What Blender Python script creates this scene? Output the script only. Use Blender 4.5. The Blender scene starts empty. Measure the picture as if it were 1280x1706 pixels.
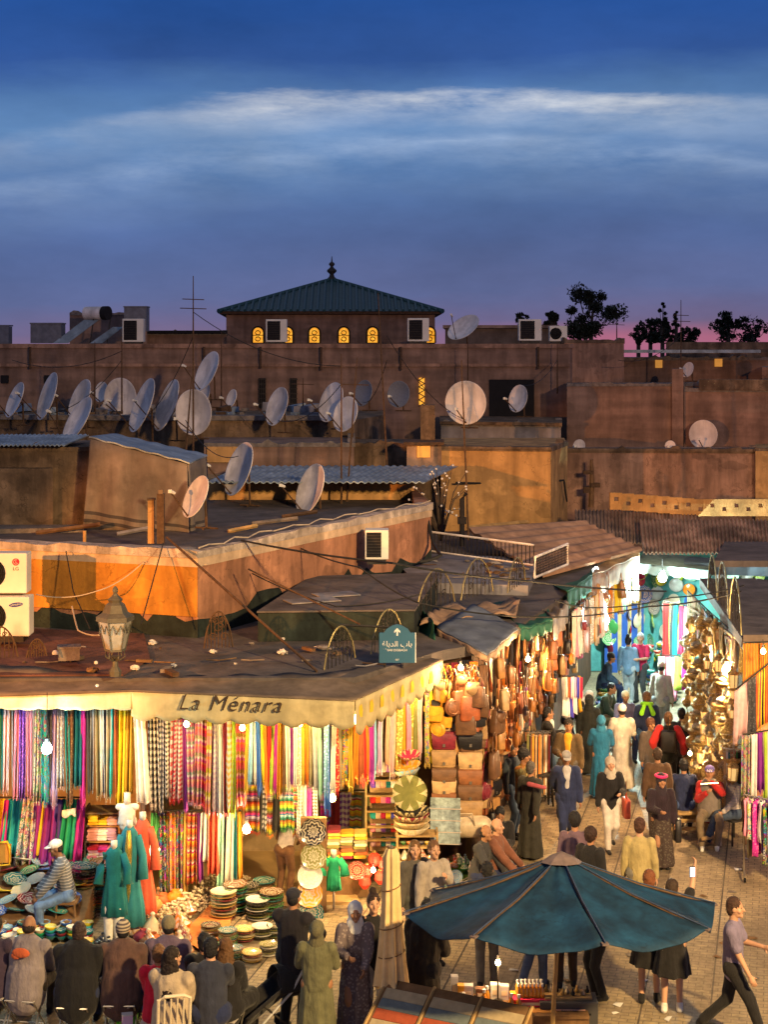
import bpy, math, random
from mathutils import Vector, Matrix
R = math.radians; PI = math.pi; rnd = random.Random(7)
SC = bpy.context.scene; COLL = SC.collection
F, H, HZ, CX = 2700.0, 9.1, 580.0, 640.0      # focal length in photo pixels, eye height, horizon row, centre column
def P(px, py, Y): return Vector(((px - CX) / F * Y, Y, H - (py - HZ) / F * Y))
def ZP(px, py, Z=0.0):
    Y = (H - Z) * F / (py - HZ); return Vector(((px - CX) / F * Y, Y, Z))
def s(Y): return Y / F
def U(a, b): return rnd.uniform(a, b)

# ---------------------------------------------------------------- colours
COL = dict(white=(.78,.77,.73), cream=(.72,.62,.44), ivory=(.75,.7,.6), beige=(.5,.4,.27), tan=(.42,.26,.12), brown=(.16,.08,.04), chestnut=(.26,.1,.04),
  cognac=(.4,.16,.04), caramel=(.5,.26,.09), camel=(.55,.36,.18), black=(.015,.014,.016), charcoal=(.05,.05,.055), grey=(.25,.25,.26), silver=(.5,.5,.52), red=(.6,.03,.03), crimson=(.5,.02,.08),
  coral=(.8,.13,.07), orange=(.8,.22,.02), amber=(.8,.38,.03), mustard=(.6,.38,.04), yellow=(.8,.6,.03), lime=(.45,.65,.06), green=(.06,.3,.08), emerald=(.02,.36,.18), olive=(.2,.2,.06),
  mint=(.35,.65,.5), teal=(.008,.15,.18), turquoise=(.03,.45,.48), sky=(.25,.5,.72), blue=(.04,.14,.55), royal=(.06,.06,.5), navy=(.02,.03,.09), indigo=(.08,.05,.32), violet=(.2,.06,.45),
  purple=(.26,.03,.3), magenta=(.55,.03,.33), pink=(.75,.28,.4), rose=(.7,.45,.45), lilac=(.5,.36,.6), maroon=(.22,.02,.04), rust=(.4,.11,.04), peach=(.8,.45,.3), khaki=(.32,.28,.16), gold=(.65,.42,.1))
DISP = dict(sky='sky blue', royal='royal blue')
def cname(c): return DISP.get(c, c)
def rgb(c): return tuple(COL[c]) if isinstance(c, str) else tuple(c)
TEN = 'first second third fourth fifth sixth seventh eighth ninth tenth eleventh twelfth thirteenth fourteenth fifteenth sixteenth seventeenth eighteenth nineteenth twentieth'.split()
def ordw(n):
    if n <= 20: return TEN[n-1]
    t = {2:'twenty',3:'thirty',4:'forty',5:'fifty',6:'sixty',7:'seventy'}[n//10]
    return (t[:-1] + 'ieth') if n % 10 == 0 else t + '-' + TEN[n % 10 - 1]

# ---------------------------------------------------------------- materials
def N(nt, t, **kw):
    n = nt.nodes.new(t)
    for k, v in kw.items():
        if k.startswith('i_'):
            n.inputs[k[2:].replace('_', ' ')].default_value = v
        else: setattr(n, k, v)
    return n
def math_(nt, op, a, b=None, c=None):
    n = nt.nodes.new('ShaderNodeMath'); n.operation = op
    for i, v in enumerate((a, b, c)):
        if v is None: continue
        if isinstance(v, (int, float)): n.inputs[i].default_value = v
        else: nt.links.new(v, n.inputs[i])
    return n.outputs[0]
def mix_(nt, fac, a, b, mode='MIX'):
    n = nt.nodes.new('ShaderNodeMix'); n.data_type = 'RGBA'; n.blend_type = mode
    for i, v in ((0, fac), (6, a), (7, b)):
        if isinstance(v, (int, float)): n.inputs[i].default_value = v
        elif isinstance(v, tuple): n.inputs[i].default_value = (*v[:3], 1)
        else: nt.links.new(v, n.inputs[i])
    return n.outputs[2]
def ramp_(nt, fac, stops, interp='LINEAR'):
    n = nt.nodes.new('ShaderNodeValToRGB'); n.color_ramp.interpolation = interp
    el = n.color_ramp.elements
    while len(el) < len(stops): el.new(.5)
    for e, (p, c) in zip(el, stops):
        e.position = p; e.color = (*rgb(c), 1) if not isinstance(c, (int, float)) else (c, c, c, 1)
    nt.links.new(fac, n.inputs[0]); return n.outputs[0]
def noise_(nt, vec, scale, detail=4, rough=.55, sc=None):
    if sc:
        m = nt.nodes.new('ShaderNodeMapping'); m.inputs['Scale'].default_value = sc; nt.links.new(vec, m.inputs['Vector']); vec = m.outputs[0]
    n = N(nt, 'ShaderNodeTexNoise', i_Scale=scale, i_Detail=detail, i_Roughness=rough); nt.links.new(vec, n.inputs['Vector'])
    return n.outputs['Fac']
MATS = {}
def M(name, col=None, rough=.75, metal=0, var=.25, scale=5, bump=.15, bscale=25, pattern=None, emit=None, spec=.3, coat=0, sheen=0, trans=0, streak=0, courses=0, grain=None):
    if name in MATS: return MATS[name]
    m = bpy.data.materials.new(name); m.use_nodes = True; nt = m.node_tree; bs = nt.nodes['Principled BSDF']; L = nt.links.new
    tc = nt.nodes.new('ShaderNodeTexCoord'); obc = tc.outputs['Object']; uv = tc.outputs['UV']
    oi = nt.nodes.new('ShaderNodeObjectInfo')
    geo = nt.nodes.new('ShaderNodeNewGeometry'); wp = geo.outputs['Position']
    base = oi.outputs['Color'] if col is None else None
    if base is None:
        n = nt.nodes.new('ShaderNodeRGB'); n.outputs[0].default_value = (*rgb(col), 1); base = n.outputs[0]
    rv = oi.outputs['Random']
    if pattern: base = pattern(nt, base, uv, rv, obc)
    co = wp if (streak or courses) else obc
    nz = noise_(nt, co, scale)
    if var:
        f = ramp_(nt, nz, [(.3, 1 - var), (.7, 1.0 + var * .4)])
        base = mix_(nt, 1.0, base, f, 'MULTIPLY')
    if streak:
        st = noise_(nt, co, 1.0, 5, .6, (2.2, 2.2, .35)); f = ramp_(nt, st, [(.38, 1 - streak), (.62, 1.05)])
        base = mix_(nt, 1.0, base, f, 'MULTIPLY')
        bl = noise_(nt, co, 1.3, 6, .65); f = ramp_(nt, bl, [(.42, 1.0), (.5, 1.0), (.56, 1 - streak * .5)]); base = mix_(nt, 1.0, base, f, 'MULTIPLY')
        if streak >= .34:
            pt = noise_(nt, co, .8, 3, .4, (1, 1, 1.6)); base = mix_(nt, 1.0, base, ramp_(nt, pt, [(.36, 1.22), (.375, 1.0), (.63, 1.0), (.64, .74)]), 'MULTIPLY')
            vz = N(nt, 'ShaderNodeTexVoronoi', i_Scale=.9); vz.feature = 'DISTANCE_TO_EDGE'; wob = nt.nodes.new('ShaderNodeVectorMath'); wob.operation = 'ADD'; L(co, wob.inputs[0])
            nn = N(nt, 'ShaderNodeTexNoise', i_Scale=3.0, i_Detail=4.0); L(co, nn.inputs['Vector']); L(nn.outputs['Color'], wob.inputs[1]); L(wob.outputs[0], vz.inputs['Vector'])
            cr = ramp_(nt, vz.outputs['Distance'], [(0, .45), (.012, 1.0)]); base = mix_(nt, ramp_(nt, nz, [(.45, 0.0), (.55, .9)]), base, mix_(nt, 1.0, base, cr, 'MULTIPLY'))
    h = None
    if courses:
        mp = nt.nodes.new('ShaderNodeMapping'); mp.inputs['Scale'].default_value = (.3, .3, courses); L(co, mp.inputs[0])
        w = noise_(nt, mp.outputs[0], 1.0, 2); f = ramp_(nt, w, [(.35, .72), (.65, 1.1)]); base = mix_(nt, .8, base, f, 'MULTIPLY')
    L(base, bs.inputs['Base Color'])
    bs.inputs['Roughness'].default_value = rough; bs.inputs['Metallic'].default_value = metal
    bs.inputs['Specular IOR Level'].default_value = spec; bs.inputs['Coat Weight'].default_value = coat
    bs.inputs['Sheen Weight'].default_value = sheen; bs.inputs['Transmission Weight'].default_value = trans
    if bump:
        b = N(nt, 'ShaderNodeBump', i_Strength=bump, i_Distance=.03); L(noise_(nt, co, bscale, 5, .6, grain), b.inputs['Height']); L(b.outputs[0], bs.inputs['Normal'])
    if emit:
        bs.inputs['Emission Color'].default_value = (*emit[0], 1); bs.inputs['Emission Strength'].default_value = emit[1]
    MATS[name] = m; return m
def sep(nt, v):
    n = nt.nodes.new('ShaderNodeSeparateXYZ'); nt.links.new(v, n.inputs[0]); return n.outputs
def hue(nt, c, h, s_=1, v=1):
    n = N(nt, 'ShaderNodeHueSaturation'); nt.links.new(c, n.inputs['Color'])
    for k, x in (('Hue', h), ('Saturation', s_), ('Value', v)):
        if isinstance(x, (int, float)): n.inputs[k].default_value = x
        else: nt.links.new(x, n.inputs[k])
    return n.outputs[0]
def pat_check(nt, b, uv, rv, o):      # bold white and colour blocks down the length
    u, v, _ = sep(nt, uv); k = math_(nt, 'ADD', math_(nt, 'MULTIPLY', rv, 9), 9)
    a = math_(nt, 'GREATER_THAN', math_(nt, 'FRACT', math_(nt, 'MULTIPLY', v, k)), .5)
    c = math_(nt, 'GREATER_THAN', math_(nt, 'FRACT', math_(nt, 'MULTIPLY', u, 3)), .5)
    x = math_(nt, 'ADD', math_(nt, 'MULTIPLY', a, .6), math_(nt, 'MULTIPLY', c, .4))
    return mix_(nt, x, b, (.7, .68, .66))
def pat_plaid(nt, b, uv, rv, o):
    u, v, _ = sep(nt, uv)
    a = math_(nt, 'FRACT', math_(nt, 'MULTIPLY', v, math_(nt, 'ADD', math_(nt, 'MULTIPLY', rv, 3), 4)))
    c = ramp_(nt, a, [(0, 'red'), (.2, 'orange'), (.38, 'yellow'), (.5, 'magenta'), (.66, 'white'), (.8, 'green')], 'CONSTANT')
    return mix_(nt, .55, b, hue(nt, c, math_(nt, 'ADD', math_(nt, 'MULTIPLY', rv, .3), .35)))
def pat_serape(nt, b, uv, rv, o):
    u, v, _ = sep(nt, uv)
    a = math_(nt, 'FRACT', math_(nt, 'MULTIPLY', v, 2.3))
    c = ramp_(nt, a, [(0, 'green'), (.08, 'lime'), (.16, 'yellow'), (.26, 'orange'), (.36, 'red'), (.44, 'black'), (.5, 'teal'), (.6, 'sky'), (.68, 'white'), (.72, 'blue'), (.8, 'magenta'), (.9, 'charcoal')], 'CONSTANT')
    return mix_(nt, .3, hue(nt, c, math_(nt, 'ADD', math_(nt, 'MULTIPLY', rv, .16), .42)), b)
def pat_vstripe(nt, b, uv, rv, o):
    u, v, _ = sep(nt, uv)
    a = math_(nt, 'FRACT', math_(nt, 'MULTIPLY', u, math_(nt, 'ADD', math_(nt, 'MULTIPLY', rv, 2), 2)))
    c = ramp_(nt, a, [(0, 1.0), (.3, .25), (.38, 1.2), (.6, .6), (.7, 1.3), (.85, .4)], 'CONSTANT')
    return mix_(nt, 1.0, b, c, 'MULTIPLY')
def pat_stripe_bright(nt, b, uv, rv, o):
    u, v, _ = sep(nt, uv)
    a = math_(nt, 'FRACT', math_(nt, 'MULTIPLY', u, 3))
    return ramp_(nt, a, [(0, 'black'), (.14, 'yellow'), (.25, 'red'), (.36, 'orange'), (.46, 'maroon'), (.56, 'amber'), (.7, 'green'), (.78, 'crimson'), (.9, 'yellow')], 'CONSTANT')
def pat_floral(nt, b, uv, rv, o):
    vz = N(nt, 'ShaderNodeTexVoronoi', i_Scale=16.0); nt.links.new(o, vz.inputs['Vector'])
    f = ramp_(nt, vz.outputs['Distance'], [(.2, 1.0), (.32, 0.0), (.46, 0.0), (.55, .8)])
    return mix_(nt, f, b, hue(nt, vz.outputs['Color'], .5, 1.3, .5))
def pat_spots(nt, b, uv, rv, o):
    vz = N(nt, 'ShaderNodeTexVoronoi', i_Scale=24.0); nt.links.new(o, vz.inputs['Vector'])
    f = ramp_(nt, vz.outputs['Distance'], [(.3, 1.0), (.42, 0.0)])
    return mix_(nt, math_(nt, 'MULTIPLY', f, .75), b, hue(nt, b, .56, .8, 2.2))
def pat_plate(nt, b, uv, rv, o):
    u, v, _ = sep(nt, uv)
    k = math_(nt, 'ROUND', math_(nt, 'ADD', math_(nt, 'MULTIPLY', rv, 8), 5))
    sn = math_(nt, 'SINE', math_(nt, 'MULTIPLY', math_(nt, 'MULTIPLY', u, k), 2 * PI))
    r = math_(nt, 'ADD', v, math_(nt, 'MULTIPLY', sn, .07))
    f = ramp_(nt, r, [(0, .9), (.14, .1), (.24, .85), (.4, 0), (.52, .15), (.6, 1.0), (.7, .1), (.84, .75), (.92, .0)], 'CONSTANT')
    c2 = hue(nt, b, math_(nt, 'ADD', math_(nt, 'MULTIPLY', rv, .5), .25), .5, 1.0)
    c2 = mix_(nt, .6, c2, (.68, .62, .46))
    return mix_(nt, f, b, c2)
def pat_star(nt, b, uv, rv, o):
    u, v, _ = sep(nt, uv)
    sn = math_(nt, 'PINGPONG', math_(nt, 'MULTIPLY', u, 16), 1)
    r = math_(nt, 'SUBTRACT', v, math_(nt, 'MULTIPLY', sn, .45))
    f = ramp_(nt, r, [(0, 1.0), (.22, 0), (.42, 1.0), (.5, .2), (.6, .9)], 'CONSTANT')
    return mix_(nt, f, (.6, .5, .28), b)

# ---------------------------------------------------------------- mesh building
class MB:
    def __init__(self): self.v = []; self.f = []; self.uv = []; self.mi = []; self.m = 0
    def add(self, vs, fs, uvs=None):
        b = len(self.v); self.v += [tuple(p) for p in vs]
        for i, f in enumerate(fs):
            self.f.append([b + k for k in f]); self.mi.append(self.m)
            self.uv.append([uvs[k] for k in f] if uvs else [(0, 0)] * len(f))
        return self
    def box(self, c, d, rz=0, rx=0, ry=0):
        x, y, z = d[0]/2, d[1]/2, d[2]/2
        rot = Matrix.Rotation(rz, 3, 'Z') @ Matrix.Rotation(ry, 3, 'Y') @ Matrix.Rotation(rx, 3, 'X')
        vs = [rot @ Vector(p) + Vector(c) for p in ((-x,-y,-z),(x,-y,-z),(x,y,-z),(-x,y,-z),(-x,-y,z),(x,-y,z),(x,y,z),(-x,y,z))]
        return self.add(vs, [(0,3,2,1),(4,5,6,7),(0,1,5,4),(1,2,6,5),(2,3,7,6),(3,0,4,7)])
    def prism(self, poly, z0, z1):      # poly: xy list; z1 may be a list
        n = len(poly); z1 = z1 if isinstance(z1, (list, tuple)) else [z1] * n; z0 = z0 if isinstance(z0, (list, tuple)) else [z0] * n
        a = sum(poly[i][0] * poly[(i+1) % n][1] - poly[(i+1) % n][0] * poly[i][1] for i in range(n))
        if a < 0: poly = poly[::-1]; z1 = list(z1)[::-1]; z0 = list(z0)[::-1]
        vs = [(p[0], p[1], z) for p, z in zip(poly, z0)] + [(p[0], p[1], z) for p, z in zip(poly, z1)]
        return self.add(vs, [tuple(range(n))[::-1], tuple(range(n, 2*n))] + [(i, (i+1) % n, n + (i+1) % n, n + i) for i in range(n)])
    def tube(self, pts, r, n=6, r2=None, closed=False):
        pts = [Vector(p) for p in pts]; k = len(pts); vs = []
        rr = r if isinstance(r, (list, tuple)) else [r + ((r2 - r) * i / max(1, k-1) if r2 is not None else 0) for i in range(k)]
        up = Vector((0, 0, 1))
        for i, p in enumerate(pts):
            t = (pts[min(i+1, k-1)] - pts[max(i-1, 0)]).normalized() if not closed else (pts[(i+1) % k] - pts[i-1]).normalized()
            a = t.cross(up if abs(t.z) < .95 else Vector((1, 0, 0))).normalized(); b = t.cross(a)
            vs += [p + (a * math.cos(2*PI*j/n) + b * math.sin(2*PI*j/n)) * rr[i] for j in range(n)]
        fs = [(i*n + j, i*n + (j+1) % n, (i+1)*n + (j+1) % n, (i+1)*n + j) for i in range(k-1) for j in range(n)]
        if closed: fs += [((k-1)*n + j, (k-1)*n + (j+1) % n, (j+1) % n, j) for j in range(n)]
        else: fs += [tuple(range(n))[::-1], tuple(range((k-1)*n, k*n))]
        return self.add(vs, fs)
    def lathe(self, prof, n=20, c=(0, 0, 0), mat=None, sq=1.0):      # prof: (r, z) from bottom to top; uv = angle, arc length
        c = Vector(c); vs = []; uvs = []; k = len(prof); L = [0]
        for i in range(1, k): L.append(L[-1] + math.hypot(prof[i][0] - prof[i-1][0], prof[i][1] - prof[i-1][1]))
        for i, (r, z) in enumerate(prof):
            for j in range(n + 1):
                a = 2*PI*j/n; p = Vector((r * math.cos(a), r * math.sin(a) * sq, z)); p = (mat @ p) if mat else p
                vs.append(p + c); uvs.append((j/n, L[i] / (L[-1] or 1)))
        q = n + 1; return self.add(vs, [(i*q + j, i*q + j + 1, (i+1)*q + j + 1, (i+1)*q + j) for i in range(k-1) for j in range(n)], uvs)
    def ball(self, c, r, n=12, sc=(1, 1, 1), rot=None):
        m = Matrix.Diagonal(Vector(sc)); m = (rot @ m) if rot else m
        k = max(4, n // 2)
        return self.lathe([(r * math.sin(PI*i/k), -r * math.cos(PI*i/k)) for i in range(k+1)], n, c, m)
    def caps(self, a, b, ra, rb, flat=1, fd=None, n=12):      # tapered capsule, flattened along fd
        a, b = Vector(a), Vector(b); t = b - a; l = t.length or 1e-4; t.normalize()
        fd = Vector(fd or (0, 1, 0)); e = (fd - t * fd.dot(t))
        if e.length < .05: e = Vector((1, 0, 0)) - t * t.x
        e.normalize(); g = t.cross(e); prof = []
        for i in range(4): th = PI/2 * i / 4; prof.append((ra * math.sin(th), -ra * math.cos(th)))
        prof.append((ra, 0)); prof.append(((ra + rb) / 2, l/2)); prof.append((rb, l))
        for i in range(1, 5): th = PI/2 * i / 4; prof.append((rb * math.cos(th), l + rb * math.sin(th)))
        m = Matrix((g, e * flat, t)).transposed()
        return self.lathe(prof, n, a, m)
    def grid(self, fn, nu, nv, thick=None):     # fn(u, v) -> point; closed slab when thick is a vector
        vs = [fn(i/nu, j/nv) for j in range(nv+1) for i in range(nu+1)]; uvs = [(i/nu, j/nv) for j in range(nv+1) for i in range(nu+1)]
        q = nu + 1; fs = [(j*q+i, j*q+i+1, (j+1)*q+i+1, (j+1)*q+i) for j in range(nv) for i in range(nu)]
        if thick is None: return self.add(vs, fs, uvs)
        t = Vector(thick); nn = len(vs); vs2 = [Vector(p) + t for p in vs]
        rim = [i for i in range(q)] + [j*q + nu for j in range(1, nv+1)] + [nv*q + i for i in range(nu-1, -1, -1)] + [j*q for j in range(nv-1, 0, -1)]
        fs2 = fs + [tuple(nn + k for k in f[::-1]) for f in fs] + [(rim[i], nn + rim[i], nn + rim[(i+1) % len(rim)], rim[(i+1) % len(rim)]) for i in range(len(rim))]
        return self.add(vs + vs2, fs2, uvs + uvs)
    def build(self, name, mats, parent=None, smooth=False, color=None, at=None):
        me = bpy.data.meshes.new(name); o0 = Vector(at) if at is not None else Vector((0, 0, 0))
        me.from_pydata([tuple(Vector(p) - o0) for p in self.v] if at is not None else self.v, [], self.f)
        ul = me.uv_layers.new(name='UVMap'); flat = [c for f in self.uv for p in f for c in p]; ul.data.foreach_set('uv', flat)
        mats = mats if isinstance(mats, (list, tuple)) else [mats]
        for m in mats: me.materials.append(m)
        me.polygons.foreach_set('material_index', self.mi)
        me.polygons.foreach_set('use_smooth', [bool(smooth)] * len(self.f))
        o = bpy.data.objects.new(name, me); COLL.objects.link(o); o.location = o0
        if parent is not None: o.parent = parent
        if color is not None: o.color = (*rgb(color), 1)
        return o
def autosmooth(o, deg=40):
    me = o.data; me.polygons.foreach_set('use_smooth', [True] * len(me.polygons)); me.set_sharp_from_angle(angle=R(deg)); return o
def tag(o, label=None, cat=None, group=None, kind=None):
    if label: o['label'] = label
    if cat: o['category'] = cat
    if group: o['group'] = group
    if kind: o['kind'] = kind
    return o
def empty(name, loc, rz=0, label=None, cat=None, group=None):
    o = bpy.data.objects.new(name, None); COLL.objects.link(o); o.location = loc; o.rotation_euler = (0, 0, rz); o.empty_display_size = .1
    return tag(o, label, cat, group)
def kids(o): return KID.get(o.name, [])
KID = {}
def reg(root, *ch): KID.setdefault(root.name, []).extend(ch); return root
def dup(root, loc, rot=(0, 0, 0), sc=1, label=None, group=None, color=None):
    def cp(o, par):
        c = o.copy(); COLL.objects.link(c); c.parent = par
        if color is not None and o.get('tint', 1): c.color = (*rgb(color), 1)
        for ch in kids(o): reg(c, cp(ch, c))
        return c
    c = root if root.name not in FIRST else cp(root, None)
    FIRST.add(root.name)
    if c is root and color is not None:
        def tint(o):
            if o.get('tint', 1): o.color = (*rgb(color), 1)
            for ch in kids(o): tint(ch)
        tint(c)
    c.location = loc; c.rotation_euler = rot; c.scale = (sc, sc, sc) if isinstance(sc, (int, float)) else sc
    if label: c['label'] = label
    if group: c['group'] = group
    return c
FIRST = set()
def text(body, size, mat, parent=None, name='lettering', ext=.004, shear=0, space=1, off=0):
    cu = bpy.data.curves.new(name, 'FONT'); cu.body = body; cu.size = size; cu.extrude = ext; cu.shear = shear; cu.offset = off; cu.space_character = space
    cu.align_x = 'CENTER'; cu.align_y = 'CENTER'
    t = bpy.data.objects.new(name, cu); COLL.objects.link(t); bpy.context.view_layer.update()
    me = bpy.data.meshes.new_from_object(t.evaluated_get(bpy.context.evaluated_depsgraph_get())); bpy.data.objects.remove(t)
    me.materials.clear(); me.materials.append(mat); me.name = name
    o = bpy.data.objects.new(name, me); COLL.objects.link(o); o.parent = parent; return o
LIGHTS = []
def lamp(loc, power, color=(1, .62, .28), r=.05, name='bulb_light'):
    l = bpy.data.lights.new(name, 'POINT'); l.energy = power; l.color = color; l.shadow_soft_size = r
    o = bpy.data.objects.new(name, l); COLL.objects.link(o); o.location = loc; return o
# ================================================================ materials of the setting
m_salmon = M('salmon_plaster', (.48,.23,.13), .9, var=.3, scale=1.6, bump=.35, bscale=14, streak=.4)
m_orange = M('ochre_plaster', (.56,.32,.12), .9, var=.25, scale=2, bump=.3, bscale=16, streak=.35)
m_pink = M('pink_plaster', (.42,.25,.17), .9, var=.3, scale=1.2, bump=.35, bscale=10, streak=.45)
m_red = M('red_earth_wall', (.3,.19,.14), .92, var=.3, scale=1.1, bump=.4, bscale=8, courses=3.2, streak=.3)
m_mud = M('mud_wall', (.24,.16,.1), .95, var=.45, scale=2.5, bump=.7, bscale=9, streak=.5)
m_coping = M('worn_whitewash', (.6,.5,.42), .9, var=.4, scale=5, bump=.6, bscale=18, streak=.45)
m_roof = M('roof_membrane', (.14,.12,.115), .85, var=.5, scale=1.3, bump=.5, bscale=7, streak=.3)
m_roofred = M('red_roof_screed', (.17,.075,.06), .9, var=.45, scale=1.4, bump=.5, bscale=8, streak=.35)
m_roofgreen = M('green_roof_paint', (.028,.04,.034), .9, var=.6, scale=2, bump=.5, bscale=9, streak=.5)
m_slab = M('pale_screed', (.26,.25,.27), .85, var=.35, scale=1.5, bump=.3, bscale=8, streak=.3)
m_tin = M('corrugated_tin', (.34,.42,.48), .5, .35, .35, 1.2, .15, 10, streak=.35)
m_rusty = M('rusty_tin', (.42,.28,.2), .8, 0, .5, 1.5, .3, 12, streak=.5)
m_sheetbrown = M('brown_sheet_roof', (.52,.3,.18), .85, 0, .35, 1.2, .3, 6, streak=.3)
m_tile = M('green_roof_tile', (.02,.075,.085), .5, 0, .4, 8, .2, 20)
m_dark = M('dark_void', (.012,.011,.013), .9, bump=0)
m_iron = M('dark_iron', (.05,.045,.04), .6, .6, .4, 10)
m_rust = M('rusty_iron', (.12,.07,.04), .8, .4, .4, 12)
m_gilt = M('gilt_iron', (.32,.27,.13), .5, .7, .3, 14)
m_dish = M('dish_paint', (.86,.79,.74), .6, 0, .22, 2.5, .05, 20, streak=.3)
m_mesh_dish = M('grey_dish_mesh', (.25,.25,.27), .5, .3, .3, 40)
m_acw = M('ac_casing', (.72,.7,.62), .45, 0, .1, 3, 0)
m_lit = M('lit_amber_glass', (.8,.5,.1), .4, bump=0, emit=((1, .62, .05), 1.1))
m_litdim = M('lit_room', (.8,.4,.1), .8, emit=((1, .45, .08), .35))
_nt = m_lit.node_tree; _v = N(_nt, 'ShaderNodeTexVoronoi', i_Scale=9.0); _tc = _nt.nodes.new('ShaderNodeTexCoord'); _nt.links.new(_tc.outputs['Object'], _v.inputs['Vector'])
_nt.links.new(mix_(_nt, ramp_(_nt, _v.outputs['Distance'], [(.0, 1.0), (.5, .0)]), (.75, .28, .01), (1, .62, .06)), _nt.nodes['Principled BSDF'].inputs['Emission Color'])
m_wood = M('old_wood', (.2,.11,.05), .7, 0, .4, 6, .4, 14, grain=(8, 8, 1))
m_woodlt = M('pale_wood', (.42,.27,.11), .65, 0, .35, 6, .3, 14, grain=(1, 9, 9))
m_cable = M('black_cable', (.02,.02,.02), .6, bump=0)
m_cableW = M('pale_cable', (.5,.42,.32), .6, bump=0)
m_canvas = M('taupe_canvas', (.2,.15,.115), .9, 0, .3, 2, .4, 6, streak=.3)
m_valance = M('cream_canvas', (.62,.52,.28), .85, 0, .2, 4, .25, 9, streak=.25)
m_bluecan = M('slate_canvas', (.13,.155,.2), .8, 0, .3, 2, .3, 6, streak=.25)
m_greencan = M('green_canvas', (.02,.11,.075), .8, 0, .35, 3, .3, 8)
m_tancan = M('tan_canvas', (.42,.27,.17), .9, 0, .3, 2.5, .5, 6, streak=.3)
def pat_tarp(nt, b, uv, rv, o):
    u, v, _ = sep(nt, uv)
    return mix_(nt, ramp_(nt, v, [(0, 0.0), (.06, 0.0), (.065, .85), (.1, .85), (.105, 0.0), (.15, 0.0), (.155, .85), (.19, .85), (.195, 0.0)], 'CONSTANT'), b, (.05, .045, .05))
m_tarp = M('dusty_tarp', (.21,.17,.14), .9, 0, .3, 2, .4, 5, pattern=pat_tarp, streak=.3)
m_junk = M('rubble_grey', (.2,.17,.15), .95, 0, .5, 6, .6, 12)
m_paper = M('litter_white', (.6,.58,.56), .8)

def W(px, Y): return ((px - CX) / F * Y, Y)
def zf(py, Y): return H - (py - HZ) / F * Y
def foot(l): return [W(*p) for p in l]
def ring_wall(mb, poly, z0, z1, t=.3):        # hollow parapet wall following a polygon
    n = len(poly); c = Vector((sum(p[0] for p in poly)/n, sum(p[1] for p in poly)/n))
    inn = []
    for p in poly:
        d = (c - Vector(p)); inn.append(tuple(Vector(p) + d.normalized() * t * 1.3))
    for i in range(n):
        j = (i+1) % n
        mb.prism([poly[i], poly[j], inn[j], inn[i]], z0, z1)

# ---------------------------------------------------------------- ground
def pat_paver(nt, b, uv, rv, o):
    br = N(nt, 'ShaderNodeTexBrick', i_Scale=1.0, i_Mortar_Size=.006, i_Brick_Width=.21, i_Row_Height=.105, i_Bias=0.0); br.offset = .5
    mp = nt.nodes.new('ShaderNodeMapping'); mp.inputs['Rotation'].default_value = (0, 0, R(13.7)); nt.links.new(o, mp.inputs[0]); nt.links.new(mp.outputs[0], br.inputs[0])
    br.inputs['Color1'].default_value = (.42,.33,.2,1); br.inputs['Color2'].default_value = (.34,.265,.17,1); br.inputs['Mortar'].default_value = (.14,.11,.08,1)
    x, y, _ = sep(nt, mp.outputs[0])
    seam = math_(nt, 'LESS_THAN', math_(nt, 'FRACT', math_(nt, 'DIVIDE', x, .93)), .028)
    c = mix_(nt, seam, br.outputs[0], (.05, .04, .035))
    return mix_(nt, ramp_(nt, noise_(nt, o, .5, 6), [(.4, 0.0), (.62, .7)]), c, (.17, .13, .09))
m_paver = M('stone_pavers', (.3,.27,.22), .62, 0, .35, 9, .2, 30, pattern=pat_paver)
g = MB(); g.add([(-300, -30, 0), (300, -30, 0), (300, 900, 0), (-300, 900, 0)], [(0, 1, 2, 3)])
tag(g.build('ground', m_paver), kind='structure')

# ---------------------------------------------------------------- far long wall, pavilion, roofs on the horizon
b = empty('long_earth_building', (*W(400, 62), 0), label='long flat red earth building with wall courses filling the skyline below the pavilion', cat='building')
def rel(o, root): o.parent = root; o.matrix_parent_inverse = Matrix.Translation(-Vector(root.location)); return o
def part(mb, name, mat, root, smooth=False, color=None):
    return rel(mb.build(name, mat, None, smooth, color), root)
m = MB(); m.prism(foot([(-200, 60), (950, 60), (985, 62), (975, 72), (-200, 72)]), 0, zf(580, 60)); part(m, 'wall', m_red, b)
m = MB(); m.prism(foot([(-200, 59.93), (951, 59.93), (987, 62), (987, 62.3), (950, 60.4), (-200, 60.4)]), zf(580, 60), zf(573, 60)); part(m, 'coping', m_pink, b)
m = MB(); m.prism(foot([(-200, 59.9), (950, 59.9), (950, 59.99), (-200, 59.99)]), zf(611, 60), zf(606, 60)); part(m, 'ledge', m_pink, b)
for px in (437, 489):
    w = MB(); w.box((*W(px, 59.95), zf(655, 60)), (.26, .06, 1.1)); w.m = 0; f = part(w, 'window', m_dark, b)
    w = MB()
    for k in range(7): w.box((*W(px, 59.9), zf(632 + k*8, 60)), (.3, .03, .03))
    for k in range(4): w.box((*W(px - 5 + k * 3.4, 59.88), zf(655, 60)), (.02, .03, 1.12))
    part(w, 'grille', m_iron, b)
w = MB(); w.box((*W(703, 59.95), zf(652, 60)), (.2, .06, 1.0)); part(w, 'window', m_lit, b)
w = MB()
for k in range(9): w.box((*W(703, 59.9), zf(631 + k*5.4, 60)), (.24, .03, .035), ry=.5 if k % 2 else -.5)
part(w, 'grille', m_iron, b)
for px in (8, 80): w = MB(); w.box((*W(px, 59.95), zf(632, 60)), (.28, .08, .3)); part(w, 'window', m_dark, b)
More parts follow.
